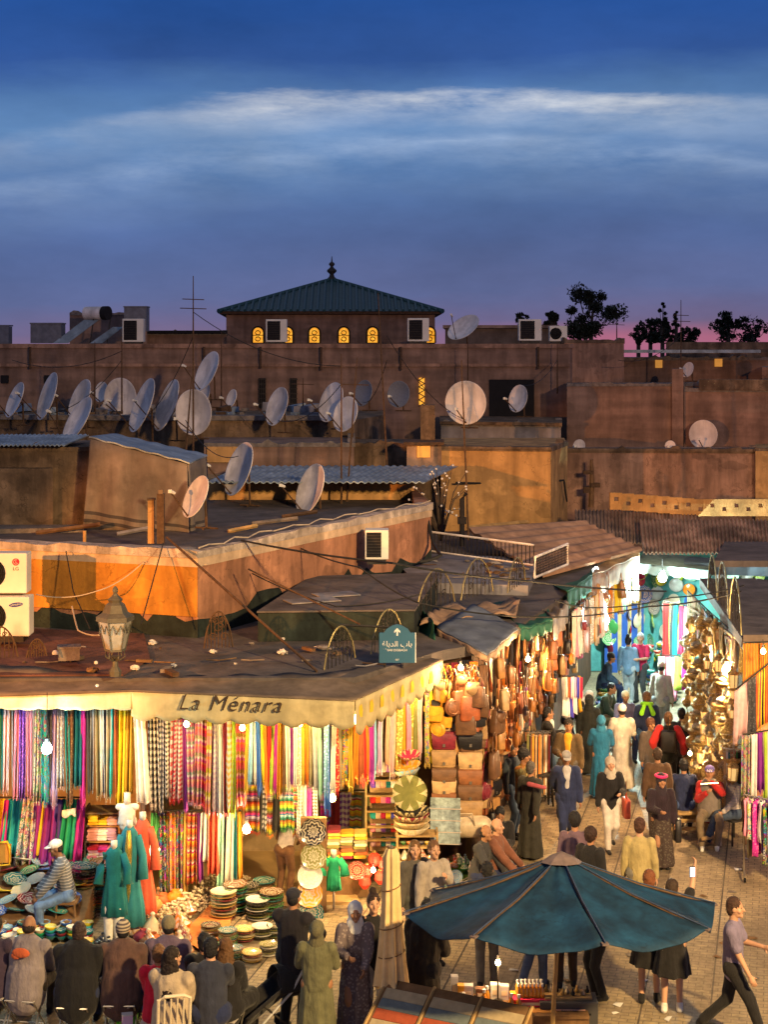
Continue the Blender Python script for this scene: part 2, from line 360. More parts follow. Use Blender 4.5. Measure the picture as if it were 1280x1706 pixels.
w = MB(); w.box((*W(853, 59.93), zf(682, 60)), (1.65, .1, 2.2)); part(w, 'doorway', m_dark, b)
for px in (50, 340, 434, 535, 668, 897): w = MB(); w.tube([(*W(px, 59.8), zf(578, 60)), (*W(px, 59.8), zf(614 + (px % 7), 60))], .05); part(w, 'rain_spout', m_rust, b)

b = empty('pavilion', (*W(551, 78), 0), label='square pavilion with a low green tiled pyramid roof and glowing arched windows', cat='pavilion')
Yp = 76
m = MB(); m.prism(foot([(377, Yp), (725, Yp), (712, 87), (390, 87)]), 6, zf(524, Yp)); part(m, 'wall', m_red, b)
m = MB(); z = zf(524, Yp) + .01; m.prism(foot([(365, Yp - .6), (737, Yp - .6), (722, 88), (380, 88)]), z, z + .12); part(m, 'eaves', m_rust, b)
apx = (*W(553, 81.5), zf(466, 81.5)); cs = [(*W(364, Yp - .7), z + .12), (*W(738, Yp - .7), z + .12), (*W(723, 88.2), z + .12), (*W(379, 88.2), z + .12)]
m = MB(); m.add(cs + [apx], [(0, 1, 4), (1, 2, 4), (2, 3, 4), (3, 0, 4), (3, 2, 1, 0)]); rf = part(m, 'roof', m_tile, b)
m = MB()
for k in range(1, 34):
    p = Vector(cs[0]).lerp(Vector(cs[1]), k/34); t = 1 - abs(k/34 - .5) * 2; q = Vector(apx).lerp(Vector((cs[0] if k < 17 else cs[1])), 1 - t)
    m.tube([p + Vector((0, -.02, .04)), q + Vector((0, -.02, .04))], .07, 5)
for k in range(4): m.tube([cs[k], apx], .12, 6)
r2 = m.build('roof_ridge', m_tile); r2.parent = rf
m = MB(); m.lathe([(r_, z_*.66) for r_, z_ in [(0, 0), (.28, .02), (.14, .2), (.1, .4), (.24, .6), (.24, .72), (.1, .9), (.07, 1.0), (.15, 1.12), (.13, 1.25), (.04, 1.35), (.015, 1.75), (0, 1.8)]], 12, apx); part(m, 'finial', m_iron, b, True)
def arch_poly(w, h, n=8): return [(-w/2, 0), (w/2, 0)] + [(w/2 * math.cos(PI*i/n), h - w/2 + w/2 * math.sin(PI*i/n)) for i in range(n+1)]
def flat_shape(mb, pts, o, X, Z, t):       # extrude a 2-D outline in the plane spanned by X, Z with thickness vector t
    o, X, Z, t = map(Vector, (o, X, Z, t)); n = len(pts)
    vs = [o + X*p[0] + Z*p[1] for p in pts]; vs += [v + t for v in vs]
    return mb.add(vs, [tuple(range(n)), tuple(range(n, 2*n))[::-1]] + [(i, n+i, n+(i+1) % n, (i+1) % n) for i in range(n)])
for px in (430, 479, 524, 573, 621, 716):
    c = Vector((*W(px, Yp - .05), zf(571, Yp)))
    w = MB(); flat_shape(w, arch_poly(.62, .8), c - Vector((0, .01, .02)), (1, 0, 0), (0, 0, 1), (0, .05, 0)); f = part(w, 'window', m_dark, b)
    w = MB(); flat_shape(w, arch_poly(.46, .7), c - Vector((0, .05, 0)), (1, 0, 0), (0, 0, 1), (0, .03, 0)); g2 = part(w, 'pane', m_lit, b)
    w = MB()
    for dz in (.17, .46): w.tube([c + Vector((.12*math.cos(a), -.08, dz + .1*math.sin(a))) for a in [2*PI*k/8 for k in range(8)]], .022, 4, closed=True)
    w.box(c + Vector((0, -.08, .34)), (.46, .03, .03)); part(w, 'tracery', m_iron, b)

def simple(name, label, cat, mb, mat, kind=None, group=None, smooth=False, color=None):
    o = mb.build(name, mat, None, smooth, color); return tag(o, label, cat, group, kind)
def bld(label, polys, name='flat_roof_building'):      # polys: (part name, px/Y footprint, z0, z1, material)
    cx = sum(p[0] for p in polys[0][1]) / len(polys[0][1]); cy = sum(p[1] for p in polys[0][1]) / len(polys[0][1])
    r = empty(name, (*W(cx, cy), 0), label=label, cat='building')
    for nm, fp, z0, z1, mt in polys: m = MB(); m.prism(foot(fp), z0, z1); part(m, nm, mt, r)
    nm, fp, z0, z1, mt = polys[0]
    if mt in (m_mud, m_pink, m_red, m_orange, m_slab) and len(fp) > 3 and name != 'chimney':
        for a_, b_ in zip(fp[:2], fp[1:3]):
            A_, B_ = Vector((*W(*a_), z1)), Vector((*W(*b_), z1)); n = max(3, int((B_ - A_).length / .16)); jj = [U(-.01, .05) + (U(.04, .13) if U(0, 1) < .12 else 0) for _ in range(n+1)]
            nn = (B_ - A_).cross(Vector((0, 0, 1))).normalized(); m = MB(); m.grid(lambda u, v: A_.lerp(B_, u) + nn * .03 + Vector((0, 0, -.06 - .05*jj[round(u*n)] + v * (.09 + jj[round(u*n)]))), n, 1, nn * -.22); part(m, 'worn_edge', m_junk if mt in (m_red, m_slab) else m_mud, r)
    return r
bld('low rooftop block behind the water heater on the skyline', [('wall', [(116, 66), (245, 66), (245, 70), (116, 70)], 8, zf(523, 66), m_red)], 'rooftop_hut')
bld('brown rooftop terrace with dark edge between heater and pavilion', [('wall', [(245, 68), (378, 68), (378, 74), (245, 74)], 8, zf(556, 68), m_red), ('roof', [(243, 67.7), (379, 67.7), (379, 74), (243, 74)], zf(556, 68), zf(551, 68), m_dark)], 'rooftop_terrace')
bld('brown canvas shelter right of the pavilion on the skyline', [('wall', [(742, 72), (925, 72), (925, 78), (742, 78)], 8, zf(547, 72), m_canvas), ('roof', [(738, 71.6), (932, 71.6), (925, 79), (742, 79)], zf(547, 72), zf(542, 72), m_rusty)], 'rooftop_shelter')
bld('plain pink side block at the right end of the long wall', [('wall', [(940, 60.1), (1040, 61), (1040, 70), (975, 72), (960, 66)], 0, zf(569, 61), m_pink)])
bld('dark red blank wall building below the skyline houses', [('wall', [(945, 56), (1120, 56), (1172, 57), (1180, 59.5), (945, 59.5)], 0, zf(641, 56), m_red), ('pillar', [(1120, 55.8), (1139, 55.8), (1139, 56.9), (1120, 56.9)], 0, zf(615, 56), m_red)])
bld('wide terrace house at the right skyline with a blue tin awning', [('wall', [(1040, 66), (1400, 66), (1400, 80), (1040, 80)], 0, zf(598, 66), m_red), ('parapet', [(1110, 68), (1300, 68), (1300, 68.4), (1110, 68.4)], zf(598, 66), zf(570, 68), m_mud), ('awning', [(1040, 64.6), (1268, 64.6), (1262, 66), (1052, 66)], zf(588, 65), zf(583, 65), m_tin),
  ('window', [(1092, 65.93), (1104, 65.93), (1104, 66.05), (1092, 66.05)], zf(613, 66), zf(600, 66), m_litdim), ('window', [(1191, 65.93), (1204, 65.93), (1204, 66.05), (1191, 66.05)], zf(611, 66), zf(598, 66), m_litdim), ('shed', [(1270, 62), (1400, 62), (1400, 65.5), (1270, 65.5)], 0, zf(612, 62), m_pink)])
bld('dark red house with rubble edge under the right terrace house', [('wall', [(1140, 56), (1400, 55), (1400, 61), (1172, 62)], 0, zf(650, 56), m_red), ('parapet', [(1165, 55.8), (1400, 54.8), (1400, 55.4), (1165, 56.3)], zf(650, 56), zf(632, 56), m_mud)])
bld('long pink garden wall building with patchy plaster', [('wall', [(945, 52), (1258, 51.6), (1258, 54), (945, 54)], 0, zf(751, 52), m_pink), ('coping', [(944, 51.95), (1258.5, 51.53), (1258.5, 52.1), (944, 52.4)], zf(751, 52), zf(747, 52), m_mud)])
bld('orange wall end rising at the right frame edge beside pink wall', [('wall', [(1259, 51.2), (1400, 51), (1400, 54), (1259, 54)], 0, zf(748, 51.3), m_orange)])
bld('blocky ochre house with bare lamp-lit walls', [('wall', [(735, 46.5), (918, 46), (946, 49), (940, 52), (735, 52)], 0, zf(749, 46), m_orange), ('coping', [(734, 46.4), (918.5, 45.9), (947, 49), (946, 49.4), (916, 46.4), (734, 46.9)], zf(749, 46), zf(745, 46), m_mud)])
bld('ragged mud wall ruin beside the blue corrugated roof', [('wall', [(588, 48), (652, 48.2), (740, 47.4), (740, 51), (588, 51)], 0, zf(741, 48), m_mud)], 'mud_wall_building')
bld('tall narrow mud chimney rising beside the hut', [('stack', [(701, 47), (725, 47), (725, 47.5), (701, 47.5)], zf(760, 47), zf(675, 47), m_mud)], 'chimney')
h = bld('tiny rooftop hut with a yellow lit window under the chimney', [('wall', [(678, 46), (736, 46), (736, 47), (678, 47)], zf(790, 46), zf(741, 46), m_rusty), ('window', [(695, 45.93), (717, 45.93), (717, 46.02), (695, 46.02)], zf(762, 46), zf(743, 46), m_litdim), ('roof', [(672, 45.7), (740, 45.7), (740, 47.2), (672, 47.2)], zf(741, 46), zf(736, 46), m_rust)], 'rooftop_hut')
bld('pale low ledge building under the dark doorway', [('wall', [(735, 55), (935, 54), (935, 58), (735, 59.5)], 0, zf(709, 54), m_slab), ('roof', [(733, 54.8), (937, 53.8), (937, 58), (733, 59.5)], zf(709, 54), zf(704, 54), m_mud)])
bld('cluttered brown terrace below the row of dishes', [('wall', [(-80, 52), (200, 51), (590, 51), (640, 55), (640, 59), (-80, 59)], 0, zf(699, 51.5), m_mud), ('edge', [(-80, 51.8), (200, 50.8), (592, 50.8), (592, 51.5), (200, 51.5), (-80, 52.5)], zf(699, 51.5), zf(691, 51.5), m_junk)])
bld('dark low red roof block between tarp and blue roof', [('wall', [(340, 46.6), (590, 46.6), (590, 50.5), (340, 50.5)], 0, zf(741, 46.6), m_red), ('doorway', [(345, 46.5), (420, 46.5), (420, 46.58), (345, 46.58)], zf(770, 46.6), zf(744, 46.6), m_orange)])
# blue corrugated lean-to
def corrugated(px0, px1, py0, Y0, py1, Y1, n, amp, mat, name, label, skew=0, root=None):
    A, B = P(px0, py0, Y0), P(px1, py0, Y0); C_, D = P(px0 + skew, py1, Y1), P(px1 + skew, py1, Y1)
    def fn(u, v):
        p = A.lerp(B, u).lerp(C_.lerp(D, u), v); return p + Vector((0, 0, amp * math.sin(u * n * 2 * PI)))
    m = MB(); m.grid(fn, n * 6, 1, (0, 0, -.025))
    if root: return part(m, name, mat, root)
    return simple(name, label, 'roof', m, mat)
r = empty('lean_to', (*W(550, 42), 4.6), label='lean-to with pale blue corrugated roof and lamp-lit ochre band', cat='lean-to')
corrugated(345, 708, 803, 40, 776, 45, 30, .022, m_tin, 'roof', '', 55, r)
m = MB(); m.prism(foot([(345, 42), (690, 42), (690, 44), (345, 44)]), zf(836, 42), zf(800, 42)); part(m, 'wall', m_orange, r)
m = MB(); m.prism(foot([(343, 41.6), (705, 41.6), (700, 44), (343, 44)]), 0, zf(836, 42)); part(m, 'lower_wall', m_red, r)
corrugated(-60, 108, 741, 35.2, 724, 38, 22, .018, m_tin, 'tin_roof', 'blue tin roof sheet on the mud shack at left edge', 40)
m = MB()
for k in range(9): m.box(P(U(600, 760), U(770, 806), 41), (U(.3, 1), .05, .05), rz=U(-.5, .5), ry=U(-.1, .1))
# shack
b = bld('mud brick rooftop shack beside the hanging tarp', [('wall', [(-80, 35.6), (86, 35.6), (150, 35.8), (150, 39), (-80, 39)], 4.2, zf(748, 35.6), m_mud), ('plinth', [(-80, 35.3), (88, 35.3), (88, 35.58), (-80, 35.58)], 4.2, zf(780, 35.4), m_mud), ('ledge', [(-80, 34.2), (140, 34.6), (140, 35.2), (-80, 35.2)], 4.2, zf(880, 34.5), m_junk)], 'rooftop_shack')
r = empty('tarpaulin', (*W(240, 35), 4.6), label='large dusty hanging tarpaulin with dark stripes closing the shack', cat='tarpaulin')
A, B, C_, D = P(138, 880, 35.1), P(318, 900, 34.8), P(150, 731, 35.1), P(312, 773, 34.6)
m = MB(); m.grid(lambda u, v: A.lerp(B, u).lerp(C_.lerp(D, u), v) + Vector((0, .09 * math.sin(u*9 + v*3) * (1.1 - v) + .06 * math.sin(u*23 - v*4) * (1.1 - v) - .25 * (1-v) * u, 0)), 60, 10, (0, .03, 0)); part(m, 'front_sheet', m_tarp, r, True)
A2, B2, C2, D2 = P(316, 900, 34.8), P(345, 885, 36.5), P(312, 773, 34.6), P(342, 762, 36.5)
m = MB(); m.grid(lambda u, v: A2.lerp(B2, u).lerp(C2.lerp(D2, u), v) + Vector((.06 * math.sin(u*12 + v*2) * (1.1 - v), 0, 0)), 16, 8, (.03, .02, 0)); part(m, 'side_sheet', m_tarp, r, True)
q = [P(148, 727, 35.1), P(316, 770, 34.5), P(346, 757, 37.5), P(190, 722, 38.5)]
m = MB(); m.grid(lambda u, v: q[0].lerp(q[1], u).lerp(q[3].lerp(q[2], u), v) + Vector((0, 0, .012 * math.sin(u*30))), 40, 3, (0, 0, -.03)); part(m, 'roof_sheet', m_tin, r)
# ---------------------------------------------------------------- orange terrace building on the market roof
fp = [(-150, 31.2), (330, 29.1), (718, 37.9), (700, 43), (-150, 44)]
b = empty('terrace_building', (*W(330, 33), 3.9), label='low orange walled terrace building with flaking whitewashed parapet above the market roof', cat='building')
m = MB(); m.prism(foot(fp), 3.7, 5.15); part(m, 'wall', m_salmon, b)
m = MB(); m.prism(foot([(-148, 31.6), (330, 29.6), (712, 37.9), (696, 42.8), (-148, 43.8)]), 5.155, 5.17); part(m, 'terrace_floor', m_roof, b)
m = MB(); ring_wall(m, foot(fp), 5.15, 5.4, .28); part(m, 'parapet', m_salmon, b)
def polyl(px_list, z, off=0): return [Vector((*W(*p), z)) for p in px_list]
m = MB(); m.prism([(W(-150, 31.17)[0], 31.15), (W(329, 29.08)[0], 29.06), (W(329.6, 29.1)[0], 29.3), (W(-150, 31.3)[0], 31.4)], 4.28, 5.17); part(m, 'sodium_tint_face', M('sodium_tint_plaster', (.6,.26,.035), .9, var=.25, scale=2, bump=.35, bscale=14, streak=.35), b)  # same plaster as the wall, with the sodium lamplight painted in as ochre
m = MB(); pts = polyl([(-150, 31.2), (330, 29.1), (718, 37.9)], 5.4)
fine = []
for a_, b_ in zip(pts, pts[1:]):
    for k in range(24): fine.append(a_.lerp(b_, k/24))
fine.append(pts[-1])
c_in = Vector((-2, 40, 5.4))
def cop(m, off0, off1, z0, z1, jit):
    vs = []
    for p in fine:
        d = (c_in - p); d.z = 0; d.normalize(); j = U(-jit, jit)
        vs += [p + d*off0 + Vector((0, 0, z0 - 5.4)), p + d*off0 + Vector((0, 0, z1 - 5.4 + j)), p + d*off1 + Vector((0, 0, z1 - 5.4 + j*.5)), p + d*off1 + Vector((0, 0, z0 - 5.4))]
    k = len(fine); m.add(vs, [(i*4+j, (i+1)*4+j, (i+1)*4+(j+1) % 4, i*4+(j+1) % 4) for i in range(k-1) for j in range(4)] + [(0, 1, 2, 3), (4*k-1, 4*k-2, 4*k-3, 4*k-4)])
cop(m, -.07, .34, 5.33, 5.47, .03); part(m, 'coping', m_coping, b)
m = MB(); cop(m, -.035, -.01, 5.17, 5.33, 0); part(m, 'painted_band', M('cream_band', (.62,.45,.3), .9, streak=.3), b)
m = MB(); cop(m, -.02, -.005, 3.9, 4.24, .22); part(m, 'tar_skirt', m_roofgreen, b)
# market roof
market = empty('market_hall', (*W(400, 30), 0), label='market hall whose dark littered flat roof covers the shops', cat='building')
LINE = [(590, 25.6), (737, 27.9), (812, 28.6), (865, 30.4), (940, 34), (985, 38), (1045, 44)]      # alley side of the hall roof
m = MB(); m.prism(foot([(-200, 25.5)] + LINE + [(1045, 46), (-200, 46)]), 3.72, 3.9); part(m, 'roof', m_roof, market)
m = MB(); m.prism(foot([(-200, 25.6), (205, 25.7), (250, 27.0), (240, 29.4), (-200, 30.6)]), 3.905, 3.93); part(m, 'red_screed', m_roofred, market)
m = MB(); m.prism(foot([(430, 28.7), (690, 28.9), (730, 33.5), (520, 33.0)]), 3.905, 4.42); part(m, 'raised_slab', m_roofgreen, market)
m = MB(); m.prism(foot([(428, 28.65), (692, 28.85), (733, 33.6), (518, 33.1)]), 4.42, 4.45); part(m, 'slab_top', m_roof, market)
m = MB(); m.prism(foot([(690, 34.5), (880, 34.0), (900, 38.5), (650, 39.5)]), 3.905, 4.12); part(m, 'pale_slab', m_slab, market)
# back walls of the shops
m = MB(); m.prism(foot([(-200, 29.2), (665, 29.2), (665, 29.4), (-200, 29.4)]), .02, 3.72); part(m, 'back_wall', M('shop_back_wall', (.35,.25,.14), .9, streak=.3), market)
m = MB(); m.prism([W(238, 25.75), (W(238, 25.75)[0] + .08, 25.75), (W(232, 29.2)[0] + .08, 29.2), W(232, 29.2)], .02, 3.7); part(m, 'partition', M('white_partition', (.7,.68,.62), .8), market)
for px, Y in ((246, 25.62), (-40, 25.6)):
    m = MB(); m.box((*W(px, Y), 1.86), (.08, .08, 3.7)); part(m, 'post', m_wood, market)
# facade wall behind the leather goods along the alley
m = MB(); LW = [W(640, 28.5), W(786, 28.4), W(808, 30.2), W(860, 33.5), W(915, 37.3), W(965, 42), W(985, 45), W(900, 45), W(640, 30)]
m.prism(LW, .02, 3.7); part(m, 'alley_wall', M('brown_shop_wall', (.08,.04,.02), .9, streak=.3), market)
m = MB(); m.prism(foot([(-200, 25.9), (240, 25.9), (238, 29.2), (-200, 29.2)]), .0, .06); part(m, 'shop_floor', M('pale_shop_floor', (.42,.4,.34), .4, 0, .25, 2), market)
m = MB(); m.prism(foot([(250, 26.5), (600, 26.5), (560, 29.2), (240, 29.2)]), .0, .05); part(m, 'shop_floor', M('ochre_shop_floor', (.45,.3,.14), .45, 0, .25, 2), market)
# ---------------------------------------------------------------- right-hand stalls' roofs
b = empty('corner_stall_building', (*W(1300, 32), 0), label='dark flat roofed stall block on the right of the alley', cat='building')
m = MB(); m.prism(foot([(1236, 29.6), (1166, 37.2), (1260, 37.2), (1500, 34), (1500, 29.6)]), 3.62, 3.82); part(m, 'roof', m_roof, b)
m = MB(); m.prism(foot([(1239, 29.5), (1500, 29.5), (1500, 29.58), (1239, 29.58)]), 3.42, 3.88); part(m, 'fascia', m_canvas, b)
m = MB(); m.prism(foot([(1250, 31.2), (1500, 31.2), (1500, 31.4), (1250, 31.4)]), 0.02, 3.6); part(m, 'back_wall', m_salmon, b)
m = MB(); m.prism([W(1262, 31.5), W(1200, 37), W(1500, 37), W(1500, 31.5)], 0.02, 3.6); part(m, 'side_wall', M('dim_stall_wall', (.3,.18,.09), .9, streak=.3), b)
m = MB(); m.box((*W(1243, 29.75), 1.81), (.1, .1, 3.6)); part(m, 'post', m_wood, b)
m = MB(); m.prism(foot([(1190, 38.5), (1500, 38.5), (1500, 44), (1215, 44)]), 3.9, 4.05); part(m, 'upper_roof', m_roof, b)
# ceramics shop closing the alley
b = empty('ceramics_shop', (*W(1120, 45.5), 0), label='turquoise walled ceramics shop closing the far end of the alley', cat='shop')
m = MB(); m.prism(foot([(960, 45.6), (1300, 45.6), (1300, 46), (960, 46)]), .02, 3.35); part(m, 'wall', M('turquoise_wall', (.1,.36,.36), .8, streak=.2), b)
m = MB(); m.prism(foot([(1140, 44.2), (1300, 43.6), (1300, 44.6), (1140, 45.4)]), 2.95, 3.25); part(m, 'fascia', m_bluecan, b)
def pat_door(nt, b_, uv, rv, o):
    x, y, z_ = sep(nt, o); return mix_(nt, math_(nt, 'GREATER_THAN', math_(nt, 'FRACT', math_(nt, 'MULTIPLY', x, 3.6)), .62), b_, (.6, .45, .2))
m = MB(); m.box((*W(1040, 45.5), 1.15), (1.1, .08, 2.3)); part(m, 'striped_door', M('striped_door_cloth', (.03,.1,.4), .8, pattern=pat_door), b)
m = MB()
A, B, C_, D = P(1062, 938, 44), P(1182, 950, 43.5), P(1072, 920, 45.5), P(1190, 930, 45.5)
m.grid(lambda u, v: A.lerp(B, u).lerp(C_.lerp(D, u), v), 8, 3, (0, 0, -.05)); m.grid(lambda u, v: A.lerp(B, u) + Vector((0, 0, -.24 * v - .05 * abs(math.sin(u * 20)) * v)), 60, 2, (0, .02, 0)); part(m, 'awning', M('greygreen_canvas', (.2,.25,.24), .85, streak=.3), b)
# corrugated roofs behind and brown sheet roof
corrugated(960, 1165, 905, 43, 850, 45.5, 34, .03, m_rusty, 'corrugated_roof', 'grey brown corrugated roof, the higher sheet under the pink wall', -2)
corrugated(1072, 1380, 921, 41.5, 866, 44, 46, .032, m_rusty, 'corrugated_roof', 'rust brown corrugated roof at right above the ceramics shop', -6)
m = MB(); q = [P(905, 958, 36.2), P(1070, 914, 41), P(975, 868, 43.4), P(780, 880, 41)]
m.grid(lambda u, v: q[0].lerp(q[1], u).lerp(q[3].lerp(q[2], u), v) + Vector((0, 0, .03 * math.sin(v * 40))), 6, 60, (0, 0, -.06)); simple('sheet_roof', 'sloping dusty brown sheet roof left of the corrugated roofs', 'roof', m, m_sheetbrown)
# little wall with square holes
m = MB(); yy = 45.2
for k in range(14):
    x0 = 1016 + k * 20; dz = .2 - .026 * min(k, 7)
    zt = zf(836, yy) + dz; pa, pb = W(x0, yy), W(x0 + 20, yy)
    w = pb[0] - pa[0]
    m.box((pa[0] + w/2, yy, zt), (w, .14, .12)); m.box((pa[0] + w/2, yy, zt - .34), (w, .14, .14))
    m.box((pa[0] + w*.18, yy, zt - .165), (w * .36, .14, .21)); 
    m.box((pa[0] + w*.86, yy, zt - .165 ), (w * .27, .139, .21)); m.box((pa[0] + w*.5, yy + .0, zt - .165 + (.055 if k % 2 else -.055)), (w*.42, .138, .1))
simple('pierced_parapet', 'low ochre parapet pierced with square holes above corrugated roofs', 'wall', m, m_orange)
# canopies of the leather stalls
def sheet(name, label, corners, mat, sag=.0, val=None, vmat=None, nu=24, nv=10, wr=.02, cat='awning'):
    """corners: front-left, front-right, back-right, back-left"""
    q = [Vector(c) for c in corners]
    r = empty(name, q[0], label=label, cat=cat)
    def fn(u, v):
        p = q[0].lerp(q[1], u).lerp(q[3].lerp(q[2], u), v)
        return p + Vector((0, 0, -sag * 4 * u * (1-u) * (.3 + v * (1-v) * 3) + wr * math.sin(u*17 + v*5) + wr * .6 * math.sin(v*21 - u*8)))
    m = MB(); m.grid(fn, nu, nv, (0, 0, -.02)); part(m, 'canvas', mat, r, True)
    if val:
        for (a_, b_), drop in val:
            A_, B_ = q[a_], q[b_]
            m = MB(); m.grid(lambda u, v: fn(*{0: (u, 0), 1: (1, u), 2: (1-u, 1), 3: (0, 1-u)}[a_]) + Vector((0, 0, -.025 - drop * v - .03 * v * abs(math.sin(u * 22)))) + (B_ - A_).cross(Vector((0, 0, 1))).normalized() * (.02 * math.sin(u*30) * v), 60, 3, (0, .012, 0)); part(m, 'valance', vmat or mat, r, True)
    return r
sheet('stall_canopy', 'slate blue square canopy over the leather bag corner', [P(812, 1091, 27.5), P(864, 1046, 30.0), P(790, 1006, 31.2), P(728, 1044, 29.3)], m_bluecan, .0, [((0, 1), .1), ((3, 0), .1)], m_tancan, wr=.012)
sheet('stall_canopy', 'crumpled tan and rust canvas slung behind the slate canopy', [P(700, 1040, 29.3), P(860, 1020, 31), P(868, 1000, 33), P(735, 1005, 32)], m_tancan, .1, wr=.06)
sheet('side_curtain', 'dark green canvas side curtain falling beside the blue street sign', [P(728, 1090, 28.6), P(722, 1030, 29.2), P(700, 1018, 30.6), P(690, 1078, 29.4)], m_greencan, .0, wr=.03, cat='curtain')
sheet('stall_canopy', 'dark green canopy with torn pale seam behind the slate one', [P(868, 1046, 30.2), P(922, 1030, 31.4), P(905, 1000, 34), P(820, 1004, 33)], m_greencan, .06, [((0, 1), .2)], m_greencan, wr=.02)
sheet('stall_canopy', 'grey canopy with scalloped hem midway up the alley', [P(922, 1032, 31.4), P(948, 1000, 33.6), P(935, 975, 36), P(880, 990, 35)], m_canvas, .05, [((0, 1), .4)], m_slab, wr=.03)
sheet('stall_canopy', 'bright green awning over the far leather stalls', [P(946, 985, 33.6), P(988, 955, 37), P(985, 943, 39.5), P(905, 968, 37)], m_greencan, .04, [((0, 1), .34)], m_greencan, wr=.01)
sheet('stall_canopy', 'tan awning with long pleated valance near ceramics shop', [P(986, 958, 37), P(1066, 925, 43.4), P(1066, 918, 44.5), P(1000, 935, 40)], m_tancan, .0, [((0, 1), .45)], m_tancan, wr=.02)

# La Menara awning: sloped canvas, scalloped valance
aw = empty('shop_awning', (*W(400, 25.2), 3.6), label='taupe shop awning with scalloped cream valance and painted shop name', cat='awning')
EDGE = [P(-60, 1160, 24.9), P(218, 1150, 24.9), P(590, 1166, 24.7), P(738, 1098, 27.4)]
BACK = [P(-60, 1100, 26.2), P(230, 1128, 25.7), P(560, 1120, 25.8), P(690, 1080, 27.9)]
def seglerp(L, t, br): 
    k = max(i for i in range(len(br)-1) if br[i] <= t + 1e-9 or i == 0); k = min(k, len(br)-2); return L[k].lerp(L[k+1], (t - br[k]) / (br[k+1] - br[k]))
BR = [0, .32, .76, 1]
m = MB(); m.grid(lambda u, v: seglerp(EDGE, u, BR).lerp(seglerp(BACK, u, BR), v) + Vector((0, 0, .02*math.sin(u*60)*v - .05*v*(1-v)*4)), 90, 6, (0, 0, -.02)); part(m, 'canvas', m_canvas, aw, True)
def val(u0, u1, drop, amp, n, mat, nm, sway=.03):
    m = MB()
    def fn(u, v):
        t = u0 + (u1 - u0) * u; p = seglerp(EDGE, t, BR)
        d = (drop(u) if callable(drop) else drop) + amp * abs(math.sin(u * n * PI))
        return p + Vector((0, -.03 - sway * math.sin(u*n*2.1+v) * v, -.02 - d * v))
    m.grid(fn, 140, 5, (.0, .014, 0)); return part(m, nm, mat, aw, True)
val(0, .322, lambda u: .16 + .1*u, .02, 9, m_valance, 'valance')
val(.322, .762, lambda u: .36, .07, 9, m_valance, 'valance')
val(.764, 1, lambda u: .46 - .12*u, .09, 9, m_valance, 'valance', .05)
t = text('La Ménara', .34, M('brown_paint', (.06,.035,.02), .8, bump=0), None, shear=.35, space=1.12, off=-.003); t.location = P(382, 1173, 24.735) ; t.rotation_euler = (PI/2, R(1.0), R(-3.3)); rel(t, aw)
for k in range(8):
    m = MB(); u = .78 + k * .027; p = seglerp(EDGE, u, BR) + Vector((-.02, -.09, -.3))
    flat_shape(m, [(-.05, 0), (.05, 0), (.06, .1), (.03, .2), (-.04, .17)], p, Vector((.55, .83, 0)), (0, 0, 1), (.0, -.004, 0)); part(m, 'painted_emblem', M('yellow_paint', (.75,.5,.03), .7, bump=0), aw)
# ================================================================ roof furniture
def dish(px, py, maj, mnr, tilt, Y, label, mesh=False, back=False):
    D = maj * s(Y); rr = D / 2; th = math.acos(min(.98, mnr / maj)); ph = R(tilt)
    nrm = Vector((-math.sin(th) * math.cos(ph), -math.cos(th) * (1 if not back else 1), math.sin(th) * math.sin(ph))).normalized()
    c = P(px, py, Y); root = empty('satellite_dish', c, label=label, cat='satellite dish', group='satellite dishes on the rooftops')
    z = nrm; x = z.cross(Vector((0, 0, 1))).normalized(); y = z.cross(x); mt = Matrix((x, y, z)).transposed()
    d = D * .1; n = 9
    prof = [(rr * i/n, d * (i/n)**2 - d) for i in range(n+1)] + [(rr * 1.015, 0.0), (rr * 1.015, -.02)] + [(rr * i/n, d * (i/n)**2 - d - .02) for i in range(n, -1, -1)]
    m = MB(); m.lathe(prof, 32, (0, 0, 0), mt); rf = m.build('reflector', m_mesh_dish if mesh else m_dish, root, True)
    tip = nrm * (D * .62) + y * (-D * .12 if y.z > 0 else D * .12)
    low = (y if y.z < 0 else -y) * rr * .92
    m = MB(); m.tube([low, tip], .018, 6); m.tube([low - nrm * .06, low], .03, 6); m.build('feed_arm', m_rust, root)
    m = MB(); m.tube([tip, tip - nrm * .12], .045, 8, r2=.03); m.box(tip, (.07, .07, .07)); m.build('feed_horn', m_acw, root)
    m = MB(); bk = -nrm * (d + .05); m.tube([bk, bk - nrm * .12, bk - nrm*.15 + Vector((0, 0, -rr * 1.15))], .03, 6)
    foot_ = bk - nrm*.15 + Vector((0, 0, -rr * 1.15)); m.tube([foot_ + Vector((-.25, .1, -.02)), foot_ + Vector((.25, -.1, -.02))], .02, 5); m.tube([foot_ + Vector((-.05, -.25, -.02)), foot_ + Vector((.05, .25, -.02))], .02, 5)
    m.tube([bk + (low * .6), bk - nrm * .12], .015, 5); m.build('bracket', m_rust, root)
    return root
